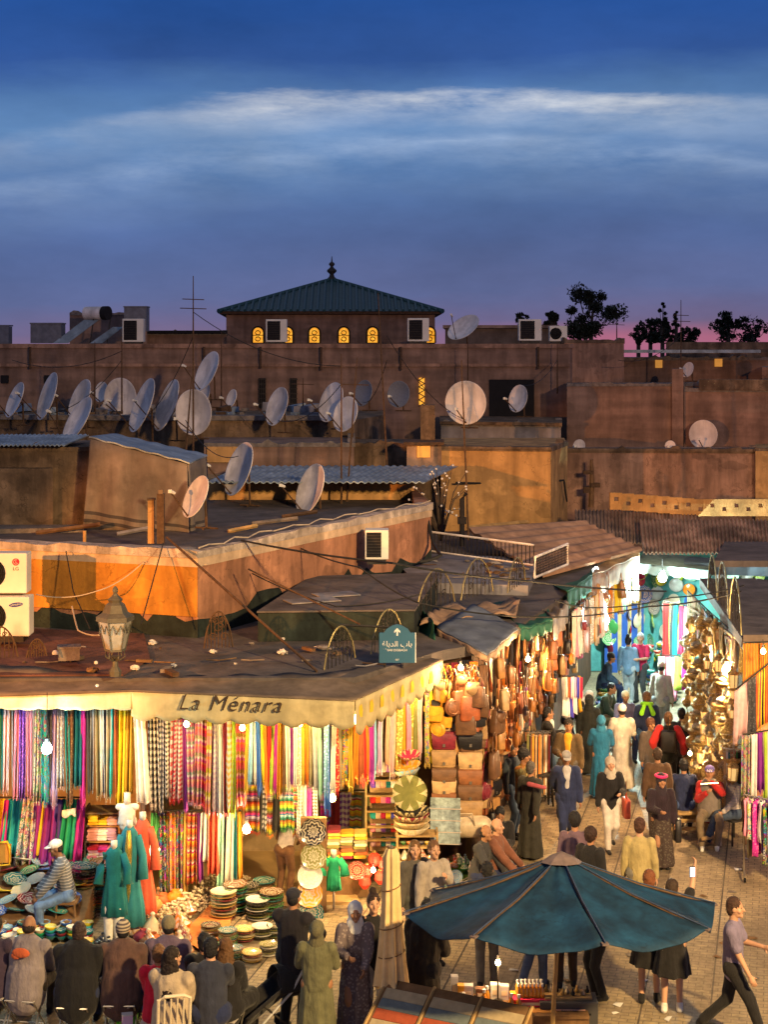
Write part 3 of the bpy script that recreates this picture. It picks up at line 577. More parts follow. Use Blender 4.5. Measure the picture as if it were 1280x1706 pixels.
DL = [(24,666,62,30,25,50,'small narrow dish at the left frame edge beside a white bracket'), (78,660,82,36,20,50,'tall narrow white dish, second from the left frame edge'), (132,665,70,36,25,51,'white tilted dish partly covered by the low lilac dish'),
 (128,699,84,38,32,46,'lilac tilted dish standing low in front of the upper dish row'), (200,663,66,58,0,53,'broad round frontal dish left of the leaning pair of big dishes'), (236,675,94,38,22,49,'big leaning dish, left one of a close parallel pair'),
 (277,675,90,36,22,49,'big leaning dish, right one of a close parallel pair'), (322,687,76,64,0,47,'broad grey round dish crossed by a tall mast'), (344,618,70,34,27,52,'highest leaning dish reaching above the others before the long wall'),
 (340,655,36,20,12,53,'small dish half hidden between the highest dish and the grey round one'), (461,677,66,34,20,49,'single pale dish standing alone right of the dish crowd'), (397,781,92,42,22,40,'large white dish standing before the blue corrugated roof'), (325,827,74,36,28,33.6,'white dish leaning at the foot of the tarp corner'),
 (516,814,86,40,22,39.5,'white dish with a long feed arm to its left before the blue roof'), (551,670,68,36,20,49,'dish with a mast across it, upper left of a trio'), (575,690,60,38,20,48,'dish overlapping another, lower middle of a trio'),
 (605,655,44,28,15,52,'dark wire mesh dish, upper right of a trio'), (664,657,44,36,10,51,'grey wire mesh dish left of the lit lattice window'), (776,671,72,66,0,48,'large round dish facing us beside the lit lattice window'), (863,664,46,26,15,53,'small dish in front of the dark doorway'),
 (772,545,58,30,55,62,'flat tilted dish on the skyline right of the pavilion'), (1172,724,48,43,0,55,'round dusty dish on the dark red house at right'), (1146,616,26,13,20,60,'tiny white dish on the right skyline terrace'),
 (385,664,32,17,20,54,'tiny dish by the wire frame below the long wall'), (965,743,22,18,20,53.5,'dish top peeping over the pink wall beside the ochre house'), (1117,743,18,16,20,53.5,'dish top peeping over the pink wall further right'),
 (168,653,34,24,15,54,'small pale dish between the tilted dish and the broad round one'), (176,683,22,20,0,53,'tiny white disc dish low among the crowd'), (1028,690,0,0,0,0,'')]
for i, d in enumerate(DL):
    if d[2]: dish(*d, mesh=i in (16, 17))
# masts
def mast(px, py0, py1, Y, label, lean=0, arms=0, r=.03):
    a, b_ = P(px, py1, Y), P(px + lean, py0, Y); root = empty('antenna_mast', a, label=label, cat='antenna mast', group='antenna masts on the roofs')
    m = MB(); m.tube([a, a.lerp(b_, .6), b_], [r, r * .8, r * .4], 6); part(m, 'pole', m_rust, root)
    for k in range(arms):
        m = MB(); c = a.lerp(b_, .82 + .05 * k); m.tube([c + Vector((-.35 + .06*k, 0, .02)), c + Vector((.35 - .06*k, 0, 0))], .012, 4); part(m, 'cross_arm', m_rust, root)
    return root
for a in [(322,460,765,43,'tallest rusty mast rising past the skyline left of the pavilion',-0,2), (309,630,765,43,'thin dark mast in front of the grey round dish',10), (203,560,690,49,'dark vertical mast behind the broad round dish'), (569,590,852,41,'mast right beside the blue roof, left of two',0,0), (577,596,850,41.5,'leaning mast right beside the blue roof, right of two',18,1),
  (645,488,775,44,'slim mast crossing the pavilion right corner',-15,0), (781,600,900,40,'long mast standing before the large round dish',-12,0), (1135,500,700,60,'thin antenna mast among the skyline trees at right',0,2), (1028,535,572,72,'short antenna beside the bushy skyline tree',0,1), (505,630,690,52,'short stubby antenna right of the lone dish',0,1),
  (369,553,690,56,'bent pipe mast leaning against the long wall'), (158,570,700,52,'short mast in front of the long wall left part',0,0), (780,570,660,58,'white pipe running down the long wall near the big dish'), (929,570,656,59,'thin white pipe at the right part of the long wall')]:
    mast(*a)
# AC units
def acbox(name, c, d, label, fan=True, brand=None, rz=0, inner=False):
    root = empty(name, c, rz, label=label, cat='air conditioner'); m = MB(); m.box((0, 0, d[2]/2), d); o = m.build('casing', m_acw, root)
    bv = o.modifiers.new('b', 'BEVEL'); bv.width = .02; bv.segments = 2
    fy = -d[1]/2
    if fan:
        fx = -d[0] * .15; rr = d[2] * .38
        m = MB(); m.lathe([(0, 0), (rr, 0), (rr, .006), (0, .006)], 24, (fx, fy - .004, d[2]/2), Matrix.Rotation(PI/2, 3, 'X')); m.build('fan_opening', m_dark, root)
        m = MB()
        for k in range(7): m.tube([Vector((fx + rr*(k+1)/7.5 * math.cos(a), fy - .025, d[2]/2 + rr*(k+1)/7.5 * math.sin(a))) for a in [2*PI*j/20 for j in range(20)]], .005, 4, closed=True)
        for k in range(6): a = PI*k/6; m.tube([(fx - rr*math.cos(a), fy - .03, d[2]/2 - rr*math.sin(a)), (fx + rr*math.cos(a), fy - .03, d[2]/2 + rr*math.sin(a))], .006, 4)
        m.build('fan_grille', m_iron, root)
    else:
        m = MB(); m.box((-d[0]*.12, fy - .004, d[2]/2), (d[0]*.62, .012, d[2]*.84)); m.build('intake', m_dark, root)
        m = MB()
        for k in range(8): m.box((-d[0]*.12, fy - .014, d[2]*(.12 + .1*k)), (d[0]*.62, .01, .012))
        m.build('louvre', m_iron, root)
    m = MB(); m.box((0, 0, -.05), (d[0]*.8, d[1], .1)); m.build('stand', m_iron, root)
    return root
a = acbox('air_conditioner', P(2, 986, 28.4), (.98, .38, .70), 'white air conditioner unit with a red round emblem, upper of the stacked pair')
mr = M('logo_red', (.5,.02,.05), .6, bump=0); mb_ = M('logo_blue', (.04,.06,.3), .6, bump=0); mg = M('logo_grey', (.1,.1,.1), .6, bump=0)
m = MB(); m.lathe([(0, 0), (.062, 0), (.062, .004), (0, .004)], 20, (.3, -.196, .55), Matrix.Rotation(PI/2, 3, 'X')); m.build('emblem', mr, a)
m = MB(); m.tube([(.3 + .04*math.cos(t), -.202, .55 + .04*math.sin(t)) for t in [R(60 + 30*k) for k in range(10)]], .004, 4); m.tube([(.3, -.202, .575), (.3, -.202, .535), (.325, -.202, .535)], .004, 4); m.build('emblem_line', m_acw, a)
t = text('LG', .085, mg, a, 'brand_lettering', .002); t.location = (.3, -.196, .43); t.rotation_euler = (PI/2, 0, 0)
a2 = acbox('air_conditioner', P(4, 1057, 28.2), (1.02, .38, .68), 'white air conditioner unit with a blue oval badge, lower of the stacked pair')
m = MB(); m.lathe([(0, 0), (.12, 0), (.12, .004), (0, .004)], 24, (.28, -.196, .55), Matrix.Rotation(PI/2, 3, 'X') @ Matrix.Rotation(.12, 3, 'Z') @ Matrix.Diagonal((1, .32, 1))); m.build('emblem', mb_, a2)
t = text('SAMSUNG', .042, m_acw, a2, 'brand_lettering', .002, .1); t.location = (.28, -.203, .55); t.rotation_euler = (PI/2, R(-7), 0)
a = acbox('air_conditioner', P(628, 930, 34.3), (.5, .45, .62), 'small boxed air conditioner jutting from the salmon terrace wall', False)
acbox('air_conditioner', P(461, 570, 60.3), (.78, .4, .84), 'white framed unit standing before the pavilion left windows', False)
acbox('air_conditioner', P(697, 569, 60.3), (.8, .4, .86), 'white framed unit standing before the pavilion right corner', False)
acbox('air_conditioner', P(883, 568, 60.3), (.85, .4, .8), 'white framed unit on the wall right of the canvas shelter', False)
acbox('air_conditioner', P(930, 569, 60.6), (.66, .35, .58), 'fan unit at the right end of the long wall', True)
acbox('air_conditioner', P(223, 570, 60.3), (.78, .5, .86), 'white framed unit beneath the grey tank beside the water heater', False)
r = empty('cooling_tank', P(80, 572, 61), label='plain grey metal tank on the skyline at left', cat='tank'); m = MB(); m.box((0, 0, .36), (1.15, .8, .72)); m.box((0, 0, .74), (1.2, .85, .05)); o = m.build('tank_body', M('grey_tank', (.16,.17,.2), .6, .3, .3), r)
r = empty('cooling_tank', P(228, 537, 62), label='tall grey tank standing behind the water heater tubes', cat='tank'); m = MB(); m.box((0, 0, 0.1), (.85, .8, .9)); m.box((0, 0, .58), (.9, .84, .05)); m.build('tank_body', M('grey_tank'), r)
r = empty('cooling_tank', P(4, 572, 61), label='dark box tank cut by the left frame edge on the skyline', cat='tank'); m = MB(); m.box((0, 0, .3), (.6, .6, .65)); m.box((0, 0, .66), (.66, .66, .05)); m.build('tank_body', M('grey_tank'), r)
# solar water heater
r = empty('solar_water_heater', P(160, 560, 61), label='solar water heater with white drum and slanting tube panel', cat='water heater')
m = MB(); c = P(163, 522, 61); m.tube([c + Vector((-.5, .3, .0)), c + Vector((.3, -.1, 0))], .25, 20); part(m, 'drum', m_dish, r, False)
m = MB(); m.tube([c + Vector((.22, -.06, 0)), c + Vector((.42, -.16, 0))], .262, 20); part(m, 'drum_cap', m_dark, r)
m = MB(); q = [P(88, 572, 60.5), P(113, 572, 60.5), P(165, 533, 61), P(140, 533, 61)]; m.add(q + [p + Vector((0, .06, .0)) for p in q], [(0, 1, 2, 3), (7, 6, 5, 4), (0, 4, 5, 1), (1, 5, 6, 2), (2, 6, 7, 3), (3, 7, 4, 0)]); part(m, 'tube_panel', m_tin, r)
m = MB(); q = [P(150, 572, 60.5), P(170, 572, 60.5), P(205, 545, 61), P(188, 545, 61)]; m.add(q + [p + Vector((0, .06, .0)) for p in q], [(0, 1, 2, 3), (7, 6, 5, 4), (0, 4, 5, 1), (1, 5, 6, 2), (2, 6, 7, 3), (3, 7, 4, 0)]); part(m, 'tube_panel', m_tin, r)
for px in (150, 178): m = MB(); m.tube([P(px, 572, 61), P(px + 6, 530, 61)], .025, 5); part(m, 'leg', m_iron, r)
# trees on the skyline
m_leaf = M('dusk_foliage', (.035,.045,.03), .8, 0, .4, 20, 0)
m_bark = M('bark', (.08,.06,.045), .9, 0, .3, 8)
def tree(px, pyb, Y, hpx, wpx, label, shape='round', nl=2600):
    base = P(px, pyb, Y); hh = hpx * s(Y); w = wpx * s(Y); r = empty('tree', base, label=label, cat='tree', group='trees on the skyline')
    m = MB(); m.tube([(0, 0, -3), (0, 0, hh*.3), (.03*w, 0, hh*.6)], [.16, .12, .05], 7)
    cl = []
    for k in range(26 if shape == 'round' else 22):
        if shape == 'round':
            a = U(0, 2*PI); q = math.sqrt(U(.05, 1)); z = U(.2, 1); wd = (1 - abs(z - .62) ** 1.6 * 1.8)
            c = Vector((math.cos(a) * q * w * .5 * wd, math.sin(a) * q * w * .45 * wd, hh * z)); rad = U(.08, .19) * w
        else:
            z = U(.1, 1); c = Vector((U(-.5, .5) * w * (1.08 - z), U(-.4, .4) * w * (1.08 - z), hh * z)); rad = U(.1, .2) * w * (1.2 - z)
        cl.append((c, rad)); m.tube([(0, 0, hh * min(.5, c.z / hh * .6)), c * .6 + Vector((0, 0, .02)), c], [.05, .025, .01], 4)
    m.build('trunk', m_bark, r)
    m = MB()
    for k in range(nl):
        c, rad = cl[k % len(cl)]; d = Vector((rnd.gauss(0, 1), rnd.gauss(0, 1), rnd.gauss(0, .8))).normalized() * rad * U(.3, 1.15); p = c + d
        a = Vector((rnd.gauss(0, 1), rnd.gauss(0, 1), rnd.gauss(0, 1))).normalized(); b_ = a.cross(Vector((rnd.gauss(0, 1), .3, 1))).normalized(); sz = U(.06, .14)
        m.add([p - a*sz, p + b_*sz*.6, p + a*sz, p - b_*sz*.6], [(0, 1, 2, 3)])
    m.build('crown', m_leaf, r)
tree(985, 575, 90, 92, 96, 'large bushy gum tree rising above the roofline right of the pavilion', 'round', 6000)
tree(918, 560, 90, 38, 24, 'small bush between the canvas shelter and the big bushy tree')
tree(870, 552, 88, 30, 24, 'low shrub on the skyline just behind the white framed unit', nl=700)
tree(1104, 580, 95, 74, 40, 'slim pointed cypress, taller of the two in the right tree clump', 'cone')
tree(1084, 580, 97, 46, 50, 'low rounded tree left of the pointed cypress', nl=1500)
tree(1127, 580, 95, 60, 26, 'narrow cypress just right of the taller pointed one', 'cone', 1100)
tree(1148, 580, 96, 34, 34, 'low tree at the right foot of the cypresses', nl=900)
tree(1214, 578, 96, 55, 46, 'dark dense tree behind the right terrace house', nl=2000)
tree(1253, 578, 96, 46, 50, 'loose reddish tree nearest the right frame edge', nl=900)
tree(1064, 582, 98, 36, 26, 'thin wispy tree left of the right tree clump', nl=500)
# white framed sloping panel, railing
r = empty('roof_railing', P(720, 920, 38), label='low iron railing around the pale roof slab', cat='railing')
A, B = P(718, 886, 38.2), P(890, 908, 36.6); z0 = -.45
m = MB(); m.tube([A, B], .025, 5); m.tube([A + Vector((0, 0, z0)), B + Vector((0, 0, z0))], .02, 5); part(m, 'rail', m_dish, r)
m = MB()
for k in range(27): p = A.lerp(B, k/26); m.tube([p, p + Vector((0, 0, z0))], .011, 4)
part(m, 'bars', m_iron, r)
r = empty('mesh_panel', P(890, 962, 35.5), label='white framed wire mesh panel standing askew on the roof', cat='panel')
q = [P(891, 962, 35.3), P(946, 940, 37.2), P(946, 906, 37.2), P(892, 928, 35.3)]
m = MB(); m.tube(q, .03, 6, closed=True); part(m, 'frame', m_dish, r)
m = MB()
for k in range(1, 22): m.tube([q[0].lerp(q[1], k/22), q[3].lerp(q[2], k/22)], .008, 4)
for k in range(1, 8): m.tube([q[0].lerp(q[3], k/8), q[1].lerp(q[2], k/8)], .008, 4)
part(m, 'wire_mesh', m_iron, r)
# iron arches along roof edges
def arch(p0, p1, h, label, mat=m_gilt):
    r = empty('iron_arch', p0, label=label, cat='iron arch', group='wrought iron arches along the roof edges')
    up = Vector((0, 0, 1)); L_ = []
    for k in range(15): t = k/14; L_.append(p0.lerp(p1, t) + up * (h * math.sin(PI * t) ** .62))
    m = MB(); m.tube(L_, .015, 5); part(m, 'hoop', mat, r)
    m = MB(); w = (p1 - p0)
    for k in range(1, 8):
        t = k/8; hh = h * math.sin(PI*t) ** .62; m.tube([p0 + w*t, p0 + w*t + up*hh*.97], .009, 4)
    for t0, z_, rr in ((.3, .3, .1), (.7, .3, .1), (.5, .55, .13), (.38, .75, .07), (.62, .75, .07)):
        c = p0 + w*t0 + up*h*z_; wn = w.normalized()
        m.tube([c + (wn * math.cos(a) + up * math.sin(a)) * h * rr * (1.2 - a/9) for a in [k*.5 for k in range(16)]], .009, 4)
    part(m, 'scrollwork', m_iron if mat is m_gilt else mat, r); return r
arch(P(540, 1118, 26.2), P(592, 1096, 26.6), .62, 'gilt iron arch at the awning corner, furthest left of its row')
arch(P(618, 1090, 26.8), P(672, 1064, 27.6), .62, 'gilt iron arch half hidden behind the blue street sign')
arch(P(694, 1022, 29.6), P(758, 1002, 30.8), .72, 'gilt iron arch standing above the green side curtain')
arch(P(768, 1000, 30.8), P(822, 985, 32), .72, 'gilt iron arch just right of the one over the green curtain')
arch(P(846, 988, 32.5), P(876, 968, 34), .6, 'gilt iron arch beside the grey scalloped canopy')
arch(P(1236, 1062, 29.8), P(1216, 1030, 31.4), .95, 'gilt iron arch nearest on the right stall roof edge')
arch(P(1214, 1024, 31.5), P(1196, 1000, 33.2), .9, 'gilt iron arch in the middle of the right roof edge')
arch(P(1195, 996, 33.4), P(1180, 980, 35), .8, 'gilt iron arch at the back of the right roof edge')
arch(P(-30, 1098, 26), P(30, 1094, 26), .5, 'low scrolled iron arch at the left frame edge under the units', m_rust)
arch(P(44, 1096, 26), P(78, 1092, 26), .28, 'small iron scroll arch on the roof below the lower white unit', m_rust)
arch(P(340, 1080, 27.6), P(388, 1078, 27.6), .62, 'thin rusty scroll finial before the salmon wall corner', m_rust)
# street sign
r = empty('street_sign', P(662, 1102, 26.4), label='blue street sign with arched top, white arrow and two scripts', cat='sign')
m_signb = M('sign_blue', (.035,.12,.2), .5, 0, .1, 3, 0); m_signw = M('sign_white', (.75,.75,.72), .6, bump=0)
k_ = s(26.4); out = [(-30,-2),(30,-2),(30,48),(22,48),(18,54),(8,60),(0,62),(-8,60),(-18,54),(-22,48),(-30,48)]
m = MB(); flat_shape(m, [(x*k_, y*k_) for x, y in out], (0, 0, 0), (1, 0, 0), (0, 0, 1), (0, .03, 0)); m.build('plate', m_signb, r)
m = MB(); flat_shape(m, [(x*k_, y*k_) for x, y in [(30,-2),(31.5,-2),(31.5,48),(30,48)]], (0, .001, 0), (1, 0, 0), (0, 0, 1), (0, .03, 0)); m.build('edge_strip', m_signw, r)
m = MB(); flat_shape(m, [(x*k_, y*k_) for x, y in [(-1.2,43),(1.2,43),(1.2,51),(5,47.5),(5,51),(0,56),(-5,51),(-5,47.5),(-1.2,51)]], (0, -.003, 0), (1, 0, 0), (0, 0, 1), (0, -.003, 0)); m.build('arrow', m_signw, r)
t = text('\uFECD\uFE8E\uFE91\uFEAA\uFEDF\uFE8D \uFE8F\uFE8E\uFE91', .125, m_signw, r, 'arabic_lettering', .002); t.location = (0, -.004, 29*k_); t.rotation_euler = (PI/2, 0, 0)
t = text('BAB DEBBAGH', .05, m_signw, r, 'lettering', .002); t.location = (0, -.004, 19*k_); t.rotation_euler = (PI/2, 0, 0)
t = text('007', .04, m_signw, r, 'number_lettering', .002); t.location = (0, -.004, 3*k_); t.rotation_euler = (PI/2, 0, 0)
m = MB(); m.tube([(-.1, .05, .55), (-.95, .1, .58)], .02, 6); m.tube([(-.2, .05, -.1), (-.2, .05, .4)], .02, 6); m.build('bracket', m_iron, r)
# street lantern on the roof edge
r = empty('street_lantern', P(192, 1126, 25.4), label='old unlit six sided street lantern rising from the awning corner', cat='street lantern')
m_lanm = M('lantern_metal', (.13,.12,.09), .6, .3, .3, 8); m_lang = M('milky_glass', (.33,.31,.26), .35, bump=0)
k_ = s(25.4); hexr = Matrix.Rotation(R(15), 3, 'Z')
m = MB(); m.lathe([(0, 0), (.09, 0), (.1, .08), (.05, .15), (.04, .25), (.09, .31), (0, .31)], 8); m.build('stem', m_lanm, r)
m = MB()
for k in range(6): a = PI/3*k; m.tube([(.05*math.cos(a), .05*math.sin(a), .24), (.15*math.cos(a), .15*math.sin(a), .3), (.14*math.cos(a), .14*math.sin(a), .42)], .012, 4)
m.build('holder', m_lanm, r)
m = MB(); m.lathe([(0, .42), (.15, .42), (.255, .86), (0, .86)], 6, (0, 0, 0), hexr); m.build('glass', m_lang, r)
m = MB()
for k in range(6):
    a = PI/3*k + R(15); b_ = a + PI/3; m.tube([(.155*math.cos(a), .155*math.sin(a), .41), (.262*math.cos(a), .262*math.sin(a), .88)], .013, 5)
    pa = Vector((.245*math.cos(a), .245*math.sin(a), .8)); pb = Vector((.245*math.cos(b_), .245*math.sin(b_), .8))
    for t0, t1 in ((0, .5), (.5, 1)): m.tube([pa.lerp(pb, t0) + Vector((0, 0, -.12)), pa.lerp(pb, (t0+t1)/2) + Vector((0, 0, .02)), pa.lerp(pb, t1) + Vector((0, 0, -.12))], .01, 4)
m.lathe([(.14, .4), (.17, .4), (.17, .43), (.14, .43)], 6, (0, 0, 0), hexr); m.build('frame', m_lanm, r)
m = MB(); m.lathe([(0, .87), (.3, .87), (.3, .94), (.2, 1.0), (.15, 1.12), (.1, 1.16), (.12, 1.2), (.05, 1.26), (.03, 1.3), (0, 1.3)], 6, (0, 0, 0), hexr); m.lathe([(0, 1.29), (.04, 1.31), (.045, 1.36), (.02, 1.4), (0, 1.41)], 8); m.build('cap', m_lanm, r)
# posts and litter, cables
def stick(name, label, a, b_, r0, mat, cat='pole'): m = MB(); m.tube([a, b_], r0, 8); return simple(name, label, cat, m, mat)
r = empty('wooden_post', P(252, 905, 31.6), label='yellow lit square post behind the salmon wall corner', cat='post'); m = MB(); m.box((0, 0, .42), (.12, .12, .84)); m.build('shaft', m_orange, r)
m = MB(); m.box((0, 0, .86), (.15, .15, .04)); m.build('cap', m_mud, r)
r = empty('wooden_post', P(268, 905, 31.4), label='dark rusty square post beside the yellow lit one', cat='post'); m = MB(); m.box((0, 0, .48), (.14, .14, .96)); m.build('shaft', m_rust, r); m = MB(); m.box((0, 0, 1.0), (.09, .09, .08)); m.build('cap', m_mud, r)
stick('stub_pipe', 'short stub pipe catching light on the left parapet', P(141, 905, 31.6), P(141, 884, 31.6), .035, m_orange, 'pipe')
r = empty('wooden_post', P(985, 845, 51), label='crooked wooden utility post with fittings against the pink wall', cat='post'); m = MB(); m.tube([(0, 0, 0), (.03, 0, .9), (.02, 0, 1.5)], [.09, .08, .05], 7); m.build('shaft', m_wood, r); [MB().box(c_, d_).build('fitting', m_rust, r) for c_, d_ in (((-.1, -.05, 1.1), (.3, .15, .12)), ((.12, -.05, .7), (.3, .2, .14)), ((-.14, -.05, .55), (.2, .15, .2)))]
r = empty('dark_pipe', P(770, 910, 38), label='dark upright pipe with fittings beside the bulb-strung shrub', cat='pipe'); m = MB(); m.tube([(0, 0, 0), (0, 0, 1.1), (.1, 0, 1.25)], .06, 7); m.box((0, 0, .6), (.2, .2, .15)); m.build('pipe', m_dark, r)
def cable(pts, label, r0=.012, mat=None, sag=0):
    pts = [Vector(p) for p in pts]; L_ = []
    for a, b_ in zip(pts, pts[1:]):
        n = 14
        for k in range(n): t = k/n; L_.append(a.lerp(b_, t) - Vector((0, 0, sag * 4 * t * (1-t))))
    L_.append(pts[-1]); m = MB(); m.tube(L_, r0, 5); return simple('cable', label, 'cable', m, mat or m_cable)
cable([P(402, 900, 30.5), P(655, 938, 28), P(880, 968, 30), P(1110, 985, 36)], 'long black overhead cable crossing the roofs toward the ceramics shop', .02, sag=.04)
cable([P(480, 903, 33), P(600, 945, 30), P(700, 1005, 29), P(905, 1028, 30), P(1080, 1010, 33), P(1235, 985, 31)], 'sagging black cable strung over the alley canopies', .015, sag=.06)
cable([P(420, 955, 30.6), P(560, 1010, 29), P(700, 990, 29.5)], 'thin cable drooping over the dark raised slab', .012, sag=.05)
cable([P(925, 1000, 31), P(1000, 1012, 33), P(1120, 995, 34), P(1240, 975, 31)], 'upper thin cable spanning the alley mouth', .013, sag=.05)
cable([P(345, 940, 29.2), P(240, 935, 29.4), P(160, 985, 28.9), P(60, 990, 29)], 'pale loose cable looping across the orange wall', .01, m_cableW, .08)
cable([P(120, 1010, 28.9), P(130, 1050, 27.8), P(165, 1058, 27)], 'short yellowish hose on the red roof screed', .013, m_cableW, .03)
cable([P(110, 918, 29.8), P(122, 985, 29.4), P(150, 1048, 28.6)], 'dark wire hanging down the orange wall', .01)
cable([P(272, 905, 29.2), P(235, 1040, 28)], 'taut twisted wire slanting down before the orange wall', .012)
stick('guy_pole', 'long rusty pole slanting from the wall corner to the awning', P(278, 895, 29.3), P(528, 1118, 26), .022, m_rust)
stick('guy_pole', 'thinner rusty pole slanting over the green raised slab', P(414, 948, 29.6), P(600, 1040, 28), .016, m_rust)
cable([P(712, 860, 37.9), P(722, 905, 37.4), P(735, 925, 36), P(700, 935, 36)], 'thick black cable bundle dropping from the terrace parapet end', .04, sag=.03)
cable([P(760, 804, 46), P(940, 800, 47.5), P(945, 835, 48)], 'dark cable stapled across the ochre house wall', .03, sag=.05)
pf = [Vector((*W(330 + 388*k/30, 29.1 + (37.9-29.1)*k/30), 5.50 + .03*math.sin(k*1.7))) for k in range(31)]
m = MB(); m.tube([p + Vector((.06*math.sin(i*2.3), .12, 0)) for i, p in enumerate(pf)], .014, 5); simple('cable', 'pale cable wandering along the top of the worn parapet', 'cable', m, m_cableW)
for i, (px, py, w_, lb) in enumerate([(255, 1070, .28, 'crumpled pink and white rag on the red roof'), (92, 1088, .2, 'round white ball lamp lying beside a grey block'), (160, 1104, .12, 'small white ball on the roof left of lantern'), (225, 1112, .24, 'white crumpled bag at the foot of the lantern'),
    (470, 1086, .3, 'white and pink crumpled bag on the roof by the slanting pole'), (471, 1064, .14, 'small white scrap above the crumpled bag'), (688, 1012, .2, 'white scrap before the raised slab back'), (162, 1142, .1, 'tiny white ball on the awning edge'), (355, 1085, .2, 'pink scrap of cloth lying on the dark roof'), (392, 1105, .1, 'tiny pale scrap on the dark roof'),
    (527, 1078, .12, 'small brown and white scrap near the dark roof middle'), (290, 1108, .16, 'flat white paper scrap right of the lantern'), (520, 1000, .6, 'broken pale board lying on the raised slab'), (560, 990, .5, 'flat grey board on the raised slab')]):
    Y = (H - (4.47 if i > 11 else 3.95)) * F / (py - HZ); c = P(px, py, Y); m = MB()
    if i > 11: m.box(c, (w_ * 1.6, .5, .02), rz=.4)
    else:
        m.ball(c, w_ * .28, 10, (1, .8, .45 if i not in (1, 2, 7) else 1))
        if i not in (1, 2, 7): m.v = [tuple(Vector(v) + Vector((U(-1, 1), U(-1, 1), U(-1, 1))) * w_ * .09) for v in m.v]
    simple('board' if i > 11 else ('ball' if i in (1, 2, 7) else 'rag'), lb, 'litter', m, m_slab if i > 11 else m_paper)
m = MB(); m.box(P(115, 1088, 26.4), (.34, .25, .2), rz=.2); m.box(P(115, 1088, 26.4) + Vector((0, 0, .11)), (.38, .28, .03), rz=.2); simple('cement_block', 'grey cement block on the roof beside a white ball', 'block', m, m_junk)
# bulb-strung shrub behind the railing
r = empty('dry_shrub', P(735, 880, 39.5), label='dry twiggy shrub strung with small white bulbs', cat='shrub'); m = MB(); TW = []
for k in range(26):
    a = U(0, 2*PI); e = Vector((math.cos(a) * U(.2, .8), math.sin(a)*.3, U(.2, 1.6))); m.tube([(0, 0, -.3), e * .5 + Vector((0, 0, .2)), e], [.03, .015, .006], 4); TW.append(e)
m.build('branches', m_bark, r); m = MB()
for e in TW: m.ball(e, .03, 8); m.ball(e * .7 + Vector((0, 0, .15)), .024, 8)
m.build('bulbs', m_paper, r)
# clutter on far terraces
for i in range(34):
    px = U(0, 600); Y = 51.9; w_ = U(.15, .6); m = MB(); c = P(px, 691, Y); m.box(c + Vector((0, U(0, 3), w_*.25)), (w_, U(.2, .5), w_*.5), rz=U(0, 3), ry=U(-.2, .2)); m.box(c + Vector((.1, 0, .04)), (w_*.8, .2, .08), rz=U(0, 3))
    simple('scrap', 'rooftop scrap lying among the dishes', 'scrap', m, [m_junk, m_tin, m_mud, m_slab, m_rust][i % 5], group='scrap on the dish terrace')
r = empty('timber_plank', P(855, 872, 45), label='long pale plank lying before the ochre house', cat='plank'); m = MB(); a, b_ = P(780, 880, 44.5), P(880, 870, 46); m.tube([a, b_], .07, 4); part(m, 'plank', m_woodlt, r)

# more rooftop clutter: cables between dishes and masts, boards, buckets, pipes
for i, (a_, b_, lb) in enumerate([((78,690,50),(203,600,49),'thin cable from the second dish up to the dark mast'), ((236,700,49),(322,560,43),'thin cable from the leaning dish pair up to the tall mast'), ((461,700,49),(569,640,41),'thin cable between the lone dish and the blue roof masts'), ((605,670,50),(645,600,44),'short cable from the wire mesh dish to the slim mast'),
    ((776,700,47),(645,560,44),'long cable from the slim mast to the big round dish'), ((863,640,53),(929,600,59),'short cable right of the dark doorway'), ((322,520,43),(569,610,41),'sagging cable spanning between the tall mast and blue roof masts'), ((203,585,49),(20,600,52),'sagging cable running left from the dark mast'),
    ((309,700,43),(397,760,40),'cable dropping to the large dish before the blue roof'), ((1135,560,60),(1030,600,58),'cable from the antenna among the trees to the side block')]):
    cable([P(*a_), P(*b_)], lb, .011, sag=.35)
for i in range(46):
    px = U(20, 680); py = U(1058, 1125) if i < 26 else U(935, 975)
    if i >= 26: px = U(700, 880)
    c_ = ZP(px, py, 3.94 if i < 26 else 4.15); m = MB(); w_ = U(.04, .16)
    if i % 3 == 0: m.box(c_ + Vector((0, 0, w_*.2)), (w_*2.4, w_*.7, w_*.4), rz=U(0, 3))
    elif i % 3 == 1: m.ball(c_ + Vector((0, 0, w_*.2)), w_*.6, 8, (1.2, .8, .5)); m.v = [tuple(Vector(v) + Vector((U(-1, 1), U(-1, 1), U(-.5, .5))) * w_*.16) for v in m.v]
    else: m.tube([c_ + Vector((-w_*1.5, 0, .02)), c_ + Vector((0, U(-.1, .1), .02)), c_ + Vector((w_*1.8, U(-.2, .2), .03))], .012, 5)
    simple('debris', 'small debris scattered over the market hall roof', 'debris', m, [m_junk, m_wood, m_slab, m_rust, m_mud][i % 5], group='debris on the market hall roof')
for i, (x0_, Y_, w_, h_, lb) in enumerate([(60,34.2,1.3,.5,'long timber plank leaning on the shack ledge'), (195,34.0,.7,.35,'pale board lying before the tarp foot'), (420,36,1.0,.3,'grey plank on the terrace behind the parapet'), (470,37.5,.8,.3,'short rusty pipe on the terrace behind the parapet'), (380,34.5,.6,.3,'bleached beam near the tarp corner')]):
    p = Vector((*W(x0_, Y_), 5.2)); m = MB(); m.tube([p, p + Vector((w_, .3, h_*.3))], .045, 4); simple('plank', lb, 'plank', m, [m_wood, m_slab, m_junk, m_rust, m_woodlt][i])
